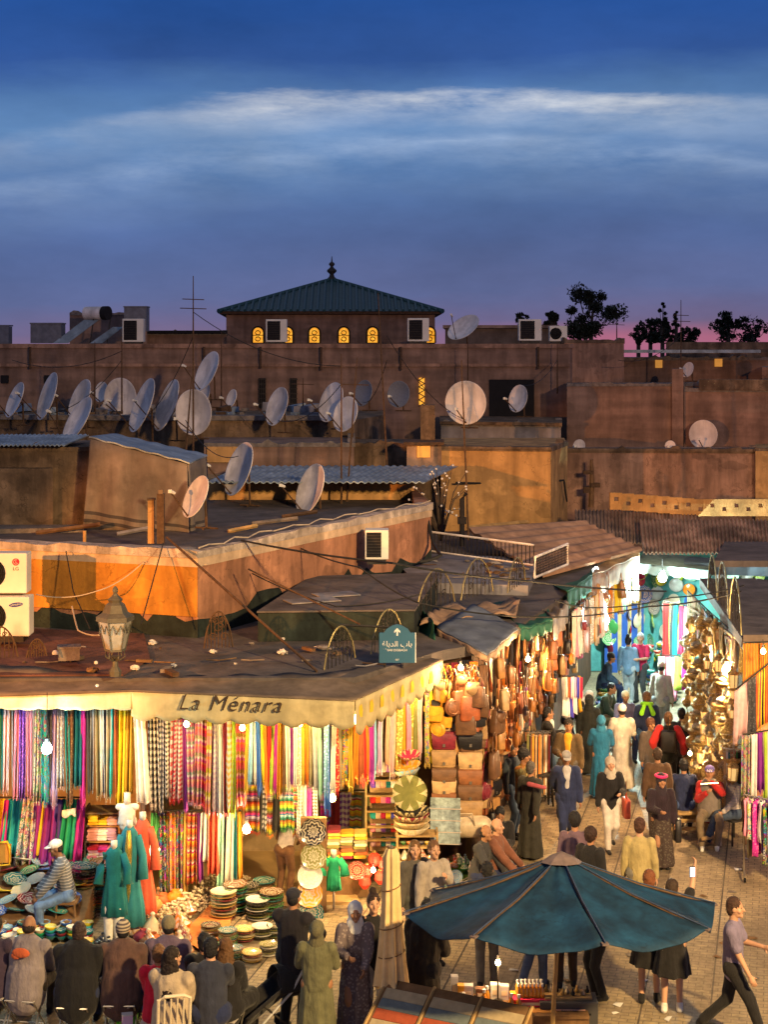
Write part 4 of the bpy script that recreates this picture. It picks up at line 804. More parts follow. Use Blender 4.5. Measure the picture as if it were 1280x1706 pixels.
# ================================================================ cloth and goods
CL = {}
for k, p, d in (('plain', None, ''), ('check', pat_check, 'checked'), ('plaid', pat_plaid, 'plaid'), ('serape', pat_serape, 'rainbow banded'), ('stripe', pat_vstripe, 'striped'), ('bright', pat_stripe_bright, 'multicoloured striped'), ('floral', pat_floral, 'flower print'), ('spots', pat_spots, 'dotted')):
    CL[k] = (M('cloth_' + k, None, .85, 0, .2, 9, .3, 30, p, sheen=.03), d)
m_fringe = M('cloth_fringe', None, .9, bump=0)
def drape(a, b, drop, folds=2.5, amp=.03, flare=0, jag=.02, n=None, nu=18, nv=6, th=.012, sway=0):
    a, b = Vector(a), Vector(b); w = b - a; nn = w.cross(Vector((0, 0, 1))).normalized(); ph = U(0, 6); mb = MB()
    if folds * 6 > nu: nu = int(folds * 6)
    def fn(u, v):
        v2 = 1 - v; k = .5 + (u - .5) * (1 + flare * v2)
        return a + w*k + nn * (amp * math.sin(folds*2*PI*u + ph + v2*.6) * (.45 + .55*v2) + .012*math.sin(v2*5 + ph)) + Vector((sway*v2, 0, -drop*v2 - jag*math.sin(u*9 + ph)*v2**3))
    return mb.grid(fn, nu, nv, nn * -th), fn, nn
def cloth(name, label, cat, a, b, drop, color, pat='plain', group=None, fringe=0, **kw):
    mb, fn, nn = drape(a, b, drop, **kw); o = mb.build(name, CL[pat][0], None, True, color, at=a); tag(o, label, cat, group)
    if fringe:
        m = MB(); k = max(4, int((Vector(b)-Vector(a)).length / .012))
        for i in range(k):
            p = fn((i+.5)/k, 0) - Vector(a) - nn * .006; q = p + Vector((U(-.008, .008), 0, -fringe * U(.7, 1.1)))
            m.add([p + Vector((-.004, 0, .01)), p + Vector((.004, 0, .01)), q + Vector((.002, 0, 0)), q + Vector((-.002, 0, 0)), p + nn * .004 + Vector((0, 0, .01))], [(0, 1, 2, 3), (1, 4, 2), (4, 0, 3, 2)])
        f = m.build('fringe', m_fringe, o, False, color); reg(o, f)
    return o
def row(name, noun, cat, A, B, items, group, where, drop, ztaper=0, fringe=.06, amp=.048, overlap=1.12, **kw):
    """items: (colour, pattern, relative width[, drop factor])"""
    A, B = Vector(A), Vector(B); tot = sum(i[2] for i in items); t = 0
    rail = MB(); rail.tube([A + Vector((0, 0, .02)), B + Vector((0, 0, .02))], .014, 6); simple('hanging_rail', 'rail carrying the ' + group, 'rail', rail, m_iron)
    for i, it in enumerate(items):
        w = it[2] / tot; a = A.lerp(B, t - w*(overlap-1)/2); b = A.lerp(B, t + w*(1 + (overlap-1)/2)); t += w
        off = (B-A).cross(Vector((0, 0, 1))).normalized() * U(-.03, .03); dr = drop * (it[3] if len(it) > 3 else U(.86, 1.08)); zj = Vector((0, 0, U(-.02, .0)))
        lb = f"{cname(it[0])} {CL[it[1]][1]} {noun}, {ordw(i+1)} from the left {where}".replace('  ', ' ')
        cloth(name, lb, cat, a + off + zj, b + off + zj, dr, it[0], it[1], group, fringe=fringe, folds=max(1.2, it[2] * U(1, 1.7)), amp=amp * min(1.3, it[2]), **{'sway': U(-.035, .035), 'flare': U(-.12, .18), **kw})
P_ = 'plain'
row('scarf', 'scarf', 'scarf', P(-6, 1176, 25.4), P(222, 1176, 25.4), [('green','stripe',1),('teal',P_,.8),('rose',P_,1),('grey',P_,1.3),('pink','stripe',1),('violet','spots',1.3),('pink',P_,1.2),('grey',P_,.8),('cream','floral',1.2),('turquoise','floral',1.3),('charcoal','spots',1.1),('lilac',P_,1.2),('silver','spots',1.3),
  ('turquoise','stripe',1),('brown','spots',1),('teal',P_,1.8),('magenta',P_,.9),('charcoal',P_,1.1),('grey',P_,.8),('khaki',P_,1.1),('white',P_,.8),('navy',P_,.6),('beige',P_,1.1),('turquoise',P_,.6),('rust',P_,.6),('yellow',P_,2.0,1.08),('mustard',P_,1.5,.95)], 'scarves along the left shop rail', 'on the left shop rail', 1.44)
cloth('cloth_panel', 'bright white hanging cloth at the corner of the two shops', 'cloth', P(222, 1178, 25.35), P(240, 1178, 25.35), 1.5, 'white', flare=.3, amp=.03, sway=.08)
row('scarf', 'shawl', 'shawl', P(247, 1196, 25.5), P(408, 1198, 25.5), [('black','check',1.7),('navy','check',1.1,1.02),('black','check',1.3),('red','check',1),('crimson','check',1.3),('purple',P_,.6),('lilac','plaid',1.5),('violet',P_,.5),('rose','plaid',1.2),('crimson','plaid',1),('yellow','plaid',.8),('lilac','check',.9),('white',P_,1.1),('maroon',P_,.7),('amber','check',1.2),('lime',P_,.7),('orange','plaid',1.6)],
  'checked shawls under the lettered valance', 'under the lettered valance', 1.42)
row('scarf', 'thin scarf', 'scarf', P(410, 1200, 25.3), P(548, 1202, 25.3), [('mustard',P_,.8),('sky',P_,.7),('white',P_,.5),('blue',P_,.8),('yellow','stripe',1),('orange',P_,.8),('red',P_,.6),('lime','stripe',.9),('magenta',P_,.5),('amber','stripe',1.1),('brown',P_,.5),('ivory',P_,.9),('purple',P_,.9),('white',P_,.7),('cream','spots',.8),('mustard',P_,.7),('orange','stripe',.8),('khaki','stripe',.9),('silver',P_,.9),('mint',P_,.8),('grey',P_,.8),('sky','spots',.9)],
  'narrow scarves right of the painted name', "under the valance's right half", 1.06, fringe=.09, amp=.02)
row('scarf', 'long scarf', 'scarf', P(540, 1198, 25.5), P(724, 1148, 27.4), [('blue',P_,1.3,1.22),('white',P_,1),('red','spots',.8),('khaki',P_,1),('amber','floral',1),('mustard','stripe',.9),('orange',P_,1),('rust',P_,.8),('red',P_,1),('orange','stripe',.8),('magenta',P_,.6),('purple',P_,.7),('sky',P_,.8),('lilac',P_,.8),('white',P_,.8),('peach',P_,.9),('rose','stripe',.8),('cream',P_,1),('gold','spots',1),('amber',P_,1),('pink',P_,.8),('mustard','spots',.9),('olive',P_,.8),('lime','stripe',.8),('rose',P_,1),('gold','floral',1),('yellow',P_,1.6,.95)],
  'long scarves along the slanting side valance', 'along the slanting side valance', 1.18, fringe=.1, amp=.03)
row('scarf', 'blanket', 'blanket', P(392, 1306, 26.6), P(528, 1306, 26.6), [('brown',P_,1),('tan','stripe',.7),('red','serape',2),('charcoal','stripe',.8),('black','check',.8),('orange','serape',1),('black','stripe',.9),('green','serape',2.1),('charcoal','plaid',.8),('grey','check',.8),('silver','stripe',.9),('purple','stripe',.8),('black','check',.7)],
  'dark striped blankets behind the narrow scarves', 'of the dark back row', .82, amp=.02)
row('skirt', 'hanging cloth', 'cloth', P(252, 1352, 26.3), P(402, 1352, 26.3), [('green',P_,1.3,.75),('black','floral',1.5,1.55),('orange','floral',1.4,1.6),('brown','floral',1.5,1.5),('gold','stripe',.7,1.5),('red','plaid',1.5,1.25),('purple',P_,.9,1.2),('white',P_,1.2,.85),('coral',P_,1.8,1.1),('mint',P_,.9,1.4),('navy',P_,.6,1.45),('ivory',P_,1.1,1.25),('teal',P_,.5,1.2),('amber',P_,.8,1.2)],
  'printed cloths hanging above the floor goods', 'above the floor goods', .92, fringe=0)
row('dress', 'gown', 'gown', P(-8, 1330, 26.3), P(142, 1330, 26.3), [('yellow',P_,1.6),('magenta',P_,.7),('turquoise',P_,2.2),('white','floral',2),('purple',P_,1),('yellow',P_,.9),('purple',P_,1.6),('indigo',P_,1),('emerald',P_,2.4),('magenta',P_,1.2)],
  'gowns hanging low in the left shop', 'low in the left shop', 1.0, fringe=0, flare=.5, sway=-.1)
cloth('cloth_panel', 'white sash tied across the emerald gown', 'sash', P(103, 1350, 26.1), P(126, 1346, 26.1), .12, 'white', amp=.01)
# shelves of folded cloth in the left shop
def shelf_unit(name, label, px0, px1, rows, Y, depth, mat=m_woodlt, sides=True):
    r = empty(name, P((px0+px1)/2, rows[-1], Y), label=label, cat='shelf'); x0, x1 = W(px0, Y)[0], W(px1, Y)[0]
    for py in rows: m = MB(); m.box(((x0+x1)/2, Y + depth/2, zf(py, Y)), (x1-x0, depth, .03)); part(m, 'shelf_board', mat, r)
    zt, zb = zf(rows[0], Y), zf(rows[-1], Y)
    if sides:
        for x in (x0 - .02, x1 + .02): m = MB(); m.box((x, Y + depth/2, (zt+zb)/2), (.03, depth, zt - zb + .1)); part(m, 'side_panel', mat, r)
    return x0, x1
def folded(c, w, d, h, color, label, pat='plain', group=None):
    m = MB(); n = 8; prof = []
    L_ = [(-w/2 + .02, -h/2), (w/2 - .02, -h/2), (w/2, -h*.25), (w/2 + U(-.01, .01), h*.2), (w/2 - .02, h/2), (-w/2 + .02, h/2 - U(0, .01)), (-w/2, h*.2), (-w/2, -h*.3)]
    flat_shape(m, L_, Vector(c) - Vector((0, d/2, 0)), (1, 0, 0), (0, 0, 1), (0, d, 0)); o = m.build('folded_cloth', CL[pat][0], None, False, color, at=c); return tag(o, label, 'folded cloth', group)
def piles(px0, px1, py, Y, nx, nh, w, h, cols, where, group, pat='plain', d=.3):
    k = 0
    for i in range(nx):
        x = W(px0 + (px1-px0)*(i+.5)/nx, Y)[0]; z = zf(py, Y) + .02
        for j in range(nh - (k % 2)):
            hh = h * U(.8, 1.2); c = cols[(i*5 + j*3 + k) % len(cols)]; k += 1
            folded((x + U(-.015, .015), Y + d/2 + U(-.02, .02), z + hh/2), w, d, hh * .96, c, f"{cname(c)} folded cloth, {ordw(j+1)} up in the {ordw(i+1)} pile {where}", pat, group); z += hh
shelf_unit('shelf', 'pale shelf of folded cloths beside the low gowns', 143, 196, [1355, 1376, 1402, 1432, 1462], 26.4, .45)
for py, cols in ((1376, ['yellow','black','sky','rose']), (1402, ['rose','white','lilac','pink']), (1432, ['pink','magenta','crimson','lilac','white']), (1462, ['magenta','crimson','royal','teal','turquoise'])):
    piles(146, 194, py, 26.35, 3, 4 if py > 1380 else 3, .17, .045, cols, f"on the {ordw([1376,1402,1432,1462].index(py)+1)} gown-side shelf", 'folded cloths on the left shelf')
row('scarf', 'hung blanket', 'blanket', P(534, 1318, 28.7), P(622, 1318, 28.7), [('purple','plaid',1),('maroon',P_,1),('violet','check',1),('brown','plaid',1),('khaki',P_,.6),('olive',P_,.6)], 'purple blankets deep behind the folded piles', 'deep behind the folded piles', 1.3, fringe=0)
piles(545, 612, 1432, 26.9, 3, 9, .21, .05, ['mustard','gold','khaki','olive','rust','maroon','amber','cream','brown'], 'behind the round plates', 'folded cloths behind the plate post', 'stripe')
m = MB(); m.box((W(578, 27)[0], 27.05, zf(1434, 27) / 2), (.75, .4, zf(1434, 27) - .02)); simple('display_table', 'wooden display table under folded mustard cloths', 'table', m, m_wood)
# gowns on mannequins
def gown(px, py0, py1, Y, color, label, w=.34, bottom=.5, sleeve=True, bust=False, trim=None, neck=True, pat='plain', group='gowns on dummies at the shop corner'):
    z0, z1 = zf(py1, Y), zf(py0, Y); h = z1 - z0; r = empty('dressed_dummy', (*W(px, Y), max(0, z0 - .1)), label=label, cat='mannequin', group=group); base = Vector((*W(px, Y), 0))
    m = MB(); n = 40; prof = [(bottom/2, 0), (bottom*.46, .2*h), (w*.52, .5*h), (w*.42, .66*h), (w*.5, .82*h), (w*.46, .93*h), (w*.2, h)]; vs = []
    for i, (rr, z) in enumerate(prof):
        for j in range(n): a = 2*PI*j/n; q = rr * (1 + .13 * math.sin(a*9 + i*.3) * max(0, 1 - z/h*1.5)); vs.append(base + Vector((q*math.cos(a), q*math.sin(a)*.62, z0 + z)))
    k = len(prof); m.add(vs, [(i*n+j, i*n+(j+1) % n, (i+1)*n+(j+1) % n, (i+1)*n+j) for i in range(k-1) for j in range(n)] + [tuple(range(n))[::-1], tuple(range((k-1)*n, k*n))]); part(m, 'gown', CL[pat][0], r, True, color)
    if sleeve:
        for sx in (-1, 1): m = MB(); p = base + Vector((sx*w*.45, 0, z0 + .9*h)); m.tube([p, p + Vector((sx*.08, -.02, -.2*h)), p + Vector((sx*.1, -.1, -.42*h))], [.06, .065, .085], 10); part(m, 'sleeve', CL[pat][0], r, True, color)
    m = MB(); 
    if bust: m.caps(base + Vector((0, 0, z0)), base + Vector((0, 0, z1)), .13, .13, .75); m.caps(base + Vector((-.13, 0, z1 + .06)), base + Vector((.13, 0, z1 + .06)), .055, .055); m.tube([base + Vector((0, 0, z1 + .1)), base + Vector((0, 0, z1 + .28))], .055, 12, r2=.05)
    else: m.tube([base + Vector((0, 0, z1 - .03)), base + Vector((0, 0, z1 + .09))], .05, 12)
    m.tube([base + Vector((0, .05, 0.02)), base + Vector((0, .05, z0 + .2))], .02, 6); part(m, 'dummy', M('dummy_white', (.7,.67,.62), .5, bump=0), r, True)
    if trim: m = MB(); m.tube([base + Vector((0, -w*.34, z0 + t*h)) for t in (.2, .5, .8, .97)], [.02, .04, .06, .03], 6); part(m, 'gold_trim', M('gold_sequin', (.75,.5,.1), .3, .9, .5, 60, .8, 90), r)
    return r
gown(190, 1410, 1524, 24.6, 'teal', 'short teal tunic over white trousers on a dummy at the shop corner', .27, .38)
m = MB(); b0 = Vector((*W(190, 24.6), 0)); 
for sx in (-.08, .07): m.caps(b0 + Vector((sx, 0, .05)), b0 + Vector((sx, 0, .62)), .06, .09)
simple('trousers', 'white trousers below the teal tunic of the corner dummy', 'trousers', m, CL['plain'][0], color='white', smooth=True)
gown(216, 1375, 1540, 24.9, (.03,.22,.27), 'long blue-green gown with gold sequin front beside the teal tunic', .27, .46, trim=True)
gown(238, 1362, 1522, 25.1, 'coral', 'long coral red gown on a dummy right of the sequin gown', .24, .4)
gown(212, 1350, 1372, 25.3, 'silver', 'white dummy bust in a silver bra top above the gowns', .26, .3, sleeve=False, bust=True)
gown(556, 1425, 1482, 26.2, 'emerald', 'short emerald shirt with white embroidery hanging by the plate post', .2, .24, True)
# ---------------------------------------------------------------- ceramics
m_cer = M('glazed_ceramic', None, .18, 0, .1, 12, 0, pattern=pat_plate, spec=.6, coat=.6)
m_cerp = M('glazed_plain', None, .2, 0, .2, 6, 0, spec=.6, coat=.5)
m_terra = M('terracotta', None, .55, 0, .3, 8, .1)
m_basket = M('basket_weave', None, .8, 0, .2, 12, .6, 60, pattern=pat_star)
m_brass = M('aged_brass', (.6,.4,.15), .36, .95, .6, 30, .8, 70)
m_silver = M('tarnished_silver', (.5,.43,.33), .34, .95, .6, 30, .7, 70)
def tmpl_plate(name, R0, depth, mat, n=28, rim=None):
    prof = [(0, .012), (R0*.5, .014), (R0*.82, depth*.7), (R0, depth), (R0, depth - .012), (R0*.8, depth*.55), (R0*.5, 0), (0, 0)]
    m = MB(); m.lathe(prof[:4], n); m.m = 1; m.lathe(prof[3:], n); return m.build(name, [mat, m_cerp], None, True, 'white')
T_plate = tmpl_plate('plate', .2, .045, m_cer); T_tray = tmpl_plate('brass_tray', .2, .03, m_brass); T_tray['category'] = 'tray'; T_bowl = tmpl_plate('bowl', .085, .075, m_cer, 20); T_dish = tmpl_plate('serving_dish', .26, .06, m_cer)
for t_ in (T_plate, T_bowl, T_dish): t_['category'] = t_.name.replace('_', ' ').replace('serving dish', 'dish')
PC = ['blue','turquoise','yellow','green','white','emerald','cream','maroon','teal','red','sky','olive']
def put(T, c, color, label, group, sc=1, tilt=(0, 0), rz=0): return dup(T, c, (tilt[0], tilt[1], rz), sc, label, group, color)
def rrow(py, xs, Y, Z): return [Vector((*W(x, Y), Z)) for x in xs]
# left sloping display
m = MB(); x0 = W(-30, 25)[0]; x1 = W(150, 25.5)[0]
m.add([(x0, 24.95, .02), (x1, 24.95, .02), (x1, 27.0, .02), (x0, 27.0, .02), (x0, 24.95, .28), (x1, 24.95, .28), (x1, 27.0, .92), (x0, 27.0, .92)], [(0,3,2,1), (4,5,6,7), (0,1,5,4), (1,2,6,5), (2,3,7,6), (3,0,4,7)])
simple('display_stand', 'sloping display stand under the big left plates', 'stand', m, m_wood)
k = 0
for j in range(8):
    for i in range(6):
        Y = 25.1 + j*.245; z = .28 + .64*(Y - 24.95)/2.05 + .05; x = x0 + .16 + i*.325 + (.16 if j % 2 else 0) + U(-.03, .03)
        if x > x1 - .1: continue
        c = ['blue','turquoise','white','emerald','silver','cream','maroon','teal','yellow','sky'][(k*7 + j) % 10]; k += 1
        put(T_plate, (x, Y, z + U(0, .03)), c, f"{c} plate, {ordw(i+1)} from left in the {ordw(j+1)} row up the sloping stand", 'glazed plates on the sloping stand', U(.78, .98), (R(19) + U(-.08, .08), U(-.06, .06)), U(0, 6))
def stack(T, px, py, n, dz, cols, where, group, sc=1, Y=None, z0=0, tilt=0):
    c = ZP(px, py, z0) if Y is None else Vector((*W(px, Y), zf(py, Y))); z = c.z + .005; noun = T['category']
    for i in range(n):
        col = cols[(i * 3 + int(px)) % len(cols)]
        put(T, (c.x + U(-.012, .012), c.y + U(-.012, .012), z), col, f"{cname(col)} {noun}, {ordw(i+1)} up the stack {where}", group, sc * U(.97, 1.03), (U(-.02, .02), U(-.02, .02)), U(0, 6)); z += dz * sc
DK = ['black','brown','olive','charcoal','maroon','orange','teal']
stack(T_plate, 140, 1530, 17, .05, DK, 'just behind the seated stallholder', 'stacked plates at the left stall', 1.0)
stack(T_plate, 168, 1522, 18, .05, DK, 'between the stallholder and the teal tunic', 'stacked plates at the left stall', .95)
# bowls before the stand
for j in range(6):
    for i in range(9):
        Y = 24.15 + j*.15; px = -6 + i*18 + (8 if j % 2 else 0)
        if 55 < px < 135 and j < 4: continue
        for q in range(3 + (i + j) % 2):
            c = PC[(i*7 + j*3 + q) % len(PC)] if q else 'teal'
            put(T_bowl, (W(px, Y)[0], Y, .01 + q*.045 + j*.015), c, f"{c} bowl, {ordw(q+1)} up in pile {ordw(i+1)}, row {ordw(j+1)} before the stand", 'small bowls before the sloping stand', U(.95, 1.1), (U(-.06, .06), 0), U(0, 6))
# centre stacks
mid = [(318,1478,.0,5,1),(372,1530,0,9,1.05),(392,1521,0,10,1),(412,1516,0,9,.95),(430,1530,0,7,.95),(452,1524,0,8,1),(352,1560,0,5,.8),(380,1572,0,6,.75),(408,1566,0,5,.8),(436,1562,0,5,.8),(362,1590,0,4,.75),(392,1596,0,5,.7),(420,1600,0,4,.75),(448,1590,0,5,.7),(460,1560,0,5,.75),(476,1545,0,5,.8),(398,1500,0,8,.95),(440,1498,0,7,.95)]
for i, (px, py, z, n, sc) in enumerate(mid[1:]):
    stack(T_plate, px, py, n, .048, ['cream','olive','green','maroon','black','brown','gold','white','teal'], f"right of the orange carpet, stack {ordw(i+1)}", 'plate stacks beside the orange floor strip', sc)
# post with round plates
m = MB(); px0 = P(522, 1365, 26.05); m.box((px0.x, 26.15, zf(1365, 26.05)/2 + .01), (.42, .1, zf(1365, 26.05))); simple('plate_board', 'tall dark board carrying round decorated plates', 'board', m, m_wood)
for i, (px, py, c, rr) in enumerate([(522,1385,'black',22),(523,1425,'olive',22),(517,1458,'white',21),(516,1488,'amber',22),(519,1520,'teal',21)]):
    put(T_plate, P(px, py, 25.92), c, f"{c} round decorated plate, {ordw(i+1)} from the top on the tall dark board", 'round plates on the tall board', rr*s(25.9)/.2, (R(80), 0), 0)
put(T_plate, P(595, 1449, 26.2), 'red', 'small red rimmed plate with a picture beside the closed parasol', 'round plates on the tall board', .75, (R(82), 0), 0)
# far ceramics wall
FW = [(1036,951,14,'grey'),(1069,949,17,'lime'),(1123,947,15,'yellow'),(1149,954,16,'mint'),(1063,962,15,'crimson'),(1088,962,17,'green'),(1105,964,13,'yellow'),(1131,957,11,'lime'),(1056,990,15,'yellow'),(1075,990,15,'blue'),(1096,989,12,'silver'),(1069,1011,16,'silver'),(1092,1011,13,'grey'),(1068,1034,14,'cream'),(1086,1034,13,'lime'),(1016,1045,14,'green'),(1014,1062,13,'green'),(1013,1080,10,'maroon'),(1014,1035,12,'white'),
  (1110,1030,12,'olive'),(1112,1008,12,'white'),(1104,1052,12,'cream'),(1085,1070,14,'green'),(1104,1078,11,'silver'),(1127,975,12,'white'),(1122,1000,11,'cream'),(1174,956,13,'mint'),(1198,953,13,'silver'),(1222,956,13,'mint'),(1246,955,13,'white'),(1268,958,13,'lime')]
RF = random.Random(3)
for i in range(46):
    for _ in range(60):
        q = (RF.uniform(1048, 1150), RF.uniform(968, 1100), RF.uniform(8, 12), ['white','green','yellow','sky','lime','cream','red','blue','silver','orange'][i % 10])
        if all(math.hypot(q[0]-f_[0], q[1]-f_[1]) > (q[2] + f_[2]) * .92 for f_ in FW): FW.append(q); break
for i, (px, py, rr, c) in enumerate(FW):
    put(T_dish, P(px, py, 45.45), c, f"{c} glazed dish on the far turquoise wall, " + (f"{ordw(i+1)} along its rows"), 'dishes on the far turquoise wall', rr*s(45.4)/.26, (R(84), 0), U(0, 6))
for i in range(30):
    px = U(1050, 1120); py = U(1085, 1150); c = PC[i % 12]; z = max(.03, zf(py, 44)); stack(T_bowl, px, py, 3, .05, PC, f"{ordw(i+1)} of heaps before the turquoise wall", 'bowl heaps before the turquoise wall', 1.3, 44.0 + U(0, 1.2)) if zf(py, 44) > .02 else None
for i in range(34):
    Y = 41.5 + (i % 7)*.45; px = 1082 + (i*17) % 44 - (Y - 43)*2; p = Vector((*W(px, Y), .01))
    for q in range(2 + i % 3): put(T_bowl, (p.x, p.y, .01 + q*.09), PC[(i*5+q) % 12], f"{cname(PC[(i*5+q) % 12])} bowl, {ordw(q+1)} up heap {ordw(i+1)} at the alley's far right", 'bowl heaps at the far right of the alley', U(1.3, 1.9), (U(-.1, .1), 0), U(0, 6))
# tagines
def tmpl_tagine(name='tagine'):
    r = empty(name, (0, 0, 0)); r['category'] = 'tagine'
    m = MB(); m.lathe([(0, 0), (.1, 0), (.14, .05), (.15, .06), (.12, .06), (0, .05)], 20); a = m.build('base', m_terra, r, True)
    m = MB(); m.lathe([(.135, .06), (.12, .09), (.05, .2), (.02, .26), (.035, .29), (.02, .31), (0, .315)], 20); b_ = m.build('lid', m_cer, r, True); return reg(r, a, b_)
T_tag = tmpl_tagine()
def tmpl_pot():
    m = MB(); m.lathe([(0, 0), (.07, .0), (.14, .07), (.15, .13), (.1, .19), (.065, .2), (.08, .23), (.07, .23), (.055, .2), (0, .2)], 20); o = m.build('clay_pot', m_terra, None, True); o['category'] = 'pot'; return o
T_pot = tmpl_pot()
TG = ['rust','cognac','chestnut','orange','cream','caramel','maroon']
for i in range(34):
    px, py = U(212, 318), U(1498, 1592); py = min(py, 1600); px = min(px, 306 if py > 1540 else 330); T = T_tag if i % 3 else T_pot; c = TG[i % 7]; p = ZP(px, max(py, 1508), U(0, .1) if i % 4 else .12)
    put(T, p, c, f"{c} clay {'tagine' if i % 3 else 'pot'}, {ordw(i+1)} of the heap at the feet of the coral gown", 'clay tagines heaped by the coral gown', U(.8, 1.25), (U(-.25, .25), U(-.25, .25)), U(0, 6))
# green tub of small tagines by the bag stall
for px, nm in ((768, 'left'), (700, 'right')):
    r = empty('basket', ZP(px, 1475), label='green ribbed basket of little pots beneath the slate canopy' if px == 768 else 'low wicker basket behind the closed parasol', cat='basket'); m = MB()
    m.lathe([(0, 0), (.3, 0), (.38, .3), (.36, .3), (.28, .02), (0, .02)], 30); m.build('wall', M('green_basket', (.1,.25,.05), .7, 0, .4, 20, .8, 60), r)
    for i in range(16):
        a, q = U(0, 6.28), U(0, .28); c = ['cream','green','white','orange','sky','red','olive'][i % 7]
        put(T_tag, (r.location.x + q*math.cos(a), r.location.y + q*math.sin(a)*.8, .27 + (.3 - q)*.4), c, f"{cname(c)} little tagine, {ordw(i+1)} in the basket " + ('under the slate canopy' if px == 768 else 'behind the closed parasol'), 'little tagines in the baskets', .55, (U(-.4, .4), U(-.4, .4)), 0)
for i, (px, py) in enumerate([(735,1452),(795,1455),(760,1460),(745,1478),(712,1470),(725,1500),(700,1500),(805,1462),(690,1490)]):
    put(T_plate, ZP(px, py, .32) , ['red','cream','sky','green','orange','white','maroon','teal','yellow'][i], f"{['red','cream','sky blue','green','orange','white','maroon','teal','yellow'][i]} small plate propped beside the green basket", 'propped plates by the green basket', .55, (R(65), 0), U(-.5, .5))
# garlands of garlic-like cloves : pale shells heap
def heap(name, label, c0, c1, n, r0, mat, cat, group=None, zmax=.4, color=None, sq=.8):
    m = MB(); c0, c1 = Vector(c0), Vector(c1)
    for i in range(n):
        t = U(0, 1); w_ = U(-1, 1); p = c0.lerp(c1, t) + Vector((w_*.16, U(-.1, .1), 0)); p.z += U(0, zmax) * (1 - abs(w_)*.6); m.ball(p, r0*U(.7, 1.2), 8, (1, 1, sq))
    o = m.build(name, mat, None, True, color); return tag(o, label, cat, group, 'stuff')
heap('pale_shells', 'long heap of pale carved trinkets along the orange floor strip', ZP(268, 1552), ZP(372, 1478), 900, .032, M('bone', (.6,.5,.35), .5, 0, .4, 30, .2), 'trinkets', zmax=.38)
heap('glass_beads', 'heap of dark glittering glass beads beside the white trousers', ZP(160, 1592), ZP(196, 1566), 420, .025, M('dark_glass_beads', (.05,.06,.09), .08, .3, .6, 40, 0, coat=1), 'beads', zmax=.25)
heap('bead_heap', 'glinting beads and trinkets on the low table behind the seated crowd', ZP(12, 1600), ZP(60, 1588), 200, .03, M('dark_glass_beads'), 'beads', zmax=.12)
m = MB(); m.add([ZP(300, 1560, .055), ZP(362, 1600, .055), ZP(404, 1478, .055), ZP(380, 1474, .055)], [(0, 1, 2, 3)]); m.add([ZP(310, 1548, .056+.003), ZP(318, 1556, .059), ZP(404, 1478, .059), ZP(396, 1476, .059)], [(0, 1, 2, 3)]); simple('floor_strip', 'orange carpet strip leading into the middle shop', 'carpet', m, M('orange_carpet', (.55,.2,.06), .9))
# flower pots on the left display's back row
for i in range(26):
    px = -5 + i*6 ; Y = 27.05; c = ['emerald','white','orange','green','sky'][i % 5]; put(T_tag, (W(px, Y)[0], Y + U(-.08, .08), .93 + U(0, .1)), c, f"tiny {cname(c)} pot, {ordw(i+1)} along the top of the sloping stand", 'tiny pots atop the sloping stand', .5, (U(-.3, .3), U(-.3, .3)), 0)
r = empty('folding_chair', P(8, 1432, 26.0), label='yellow framed chair back at the left edge of the stall', cat='chair'); m = MB(); q = [P(-12, 1404, 26), P(12, 1402, 26), P(16, 1412, 26), P(16, 1440, 26), P(-12, 1442, 26)]; m.tube(q, .02, 6, closed=True); part(m, 'frame', M('yellow_metal', (.7,.5,.03), .5), r); m = MB(); flat_shape(m, [(-.26, .05), (.1, .05), (.1, .35), (-.26, .36)], P(8, 1442, 26.02), (1, 0, 0), (0, 0, 1), (0, .02, 0)); part(m, 'backrest', M('cane_orange', (.5,.25,.05), .8), r)
# ---------------------------------------------------------------- slippers, baskets, small shelf
def tmpl_slipper():
    r = empty('slipper', (0, 0, 0)); r['category'] = 'slipper'; m = MB(); pts = [(-.04,-.12),(.04,-.12),(.048,0),(.045,.07),(.02,.13),(0,.16),(-.02,.13),(-.045,.07),(-.048,0)]
    m.prism(pts, 0, .012); a = m.build('sole', m_terra, r); a['tint'] = 0; a.color = (*rgb('tan'), 1)
    m = MB(); m.ball((0, .05, .012), .1, 12, (.48, .95, .42)); b_ = m.build('upper', CL['plain'][0], r, True); return reg(r, a, b_)
T_slip = tmpl_slipper()
SR = [1300, 1326, 1352, 1378, 1400, 1424]
x0, x1 = shelf_unit('slipper_shelf', 'tall slipper shelf between folded cloths and the basket tower', 612, 662, SR, 27.2, .3)
SCO = ['silver','crimson','pink','yellow','white','royal','violet','rose','charcoal','peach','red','teal','orange','white','pink','turquoise','magenta','cream']
for j, py in enumerate(SR):
    for i in range(5):
        for q in (0, 1):
            c = SCO[(j*5 + i*2) % 18]; x = x0 + .06 + (x1-x0-.08) * (i + .28 + q*.42)/5
            put(T_slip, (x, 27.2 + .1, zf(py, 27.2) + .02 + .13), c, f"{c} slipper, {'left' if q == 0 else 'right'} of pair {ordw(i+1)} on the {ordw(j+1)} slipper shelf", 'slippers on the tall shelf', .92, (R(72), 0), 0)
def tmpl_basket(n_='woven_basket'):
    m = MB(); m.lathe([(0, .02), (.2, .02), (.3, .12), (.3, .1), (.2, 0), (0, 0)], 28); o = m.build(n_, m_basket, None, True); o['category'] = 'basket'; return o
T_bas = tmpl_basket(); YB = 26.6
put(T_bas, P(683, 1322, YB - .1), 'olive', 'round woven basket with a big star pattern facing us', 'woven baskets in the tower', .95, (R(68), 0), 0)
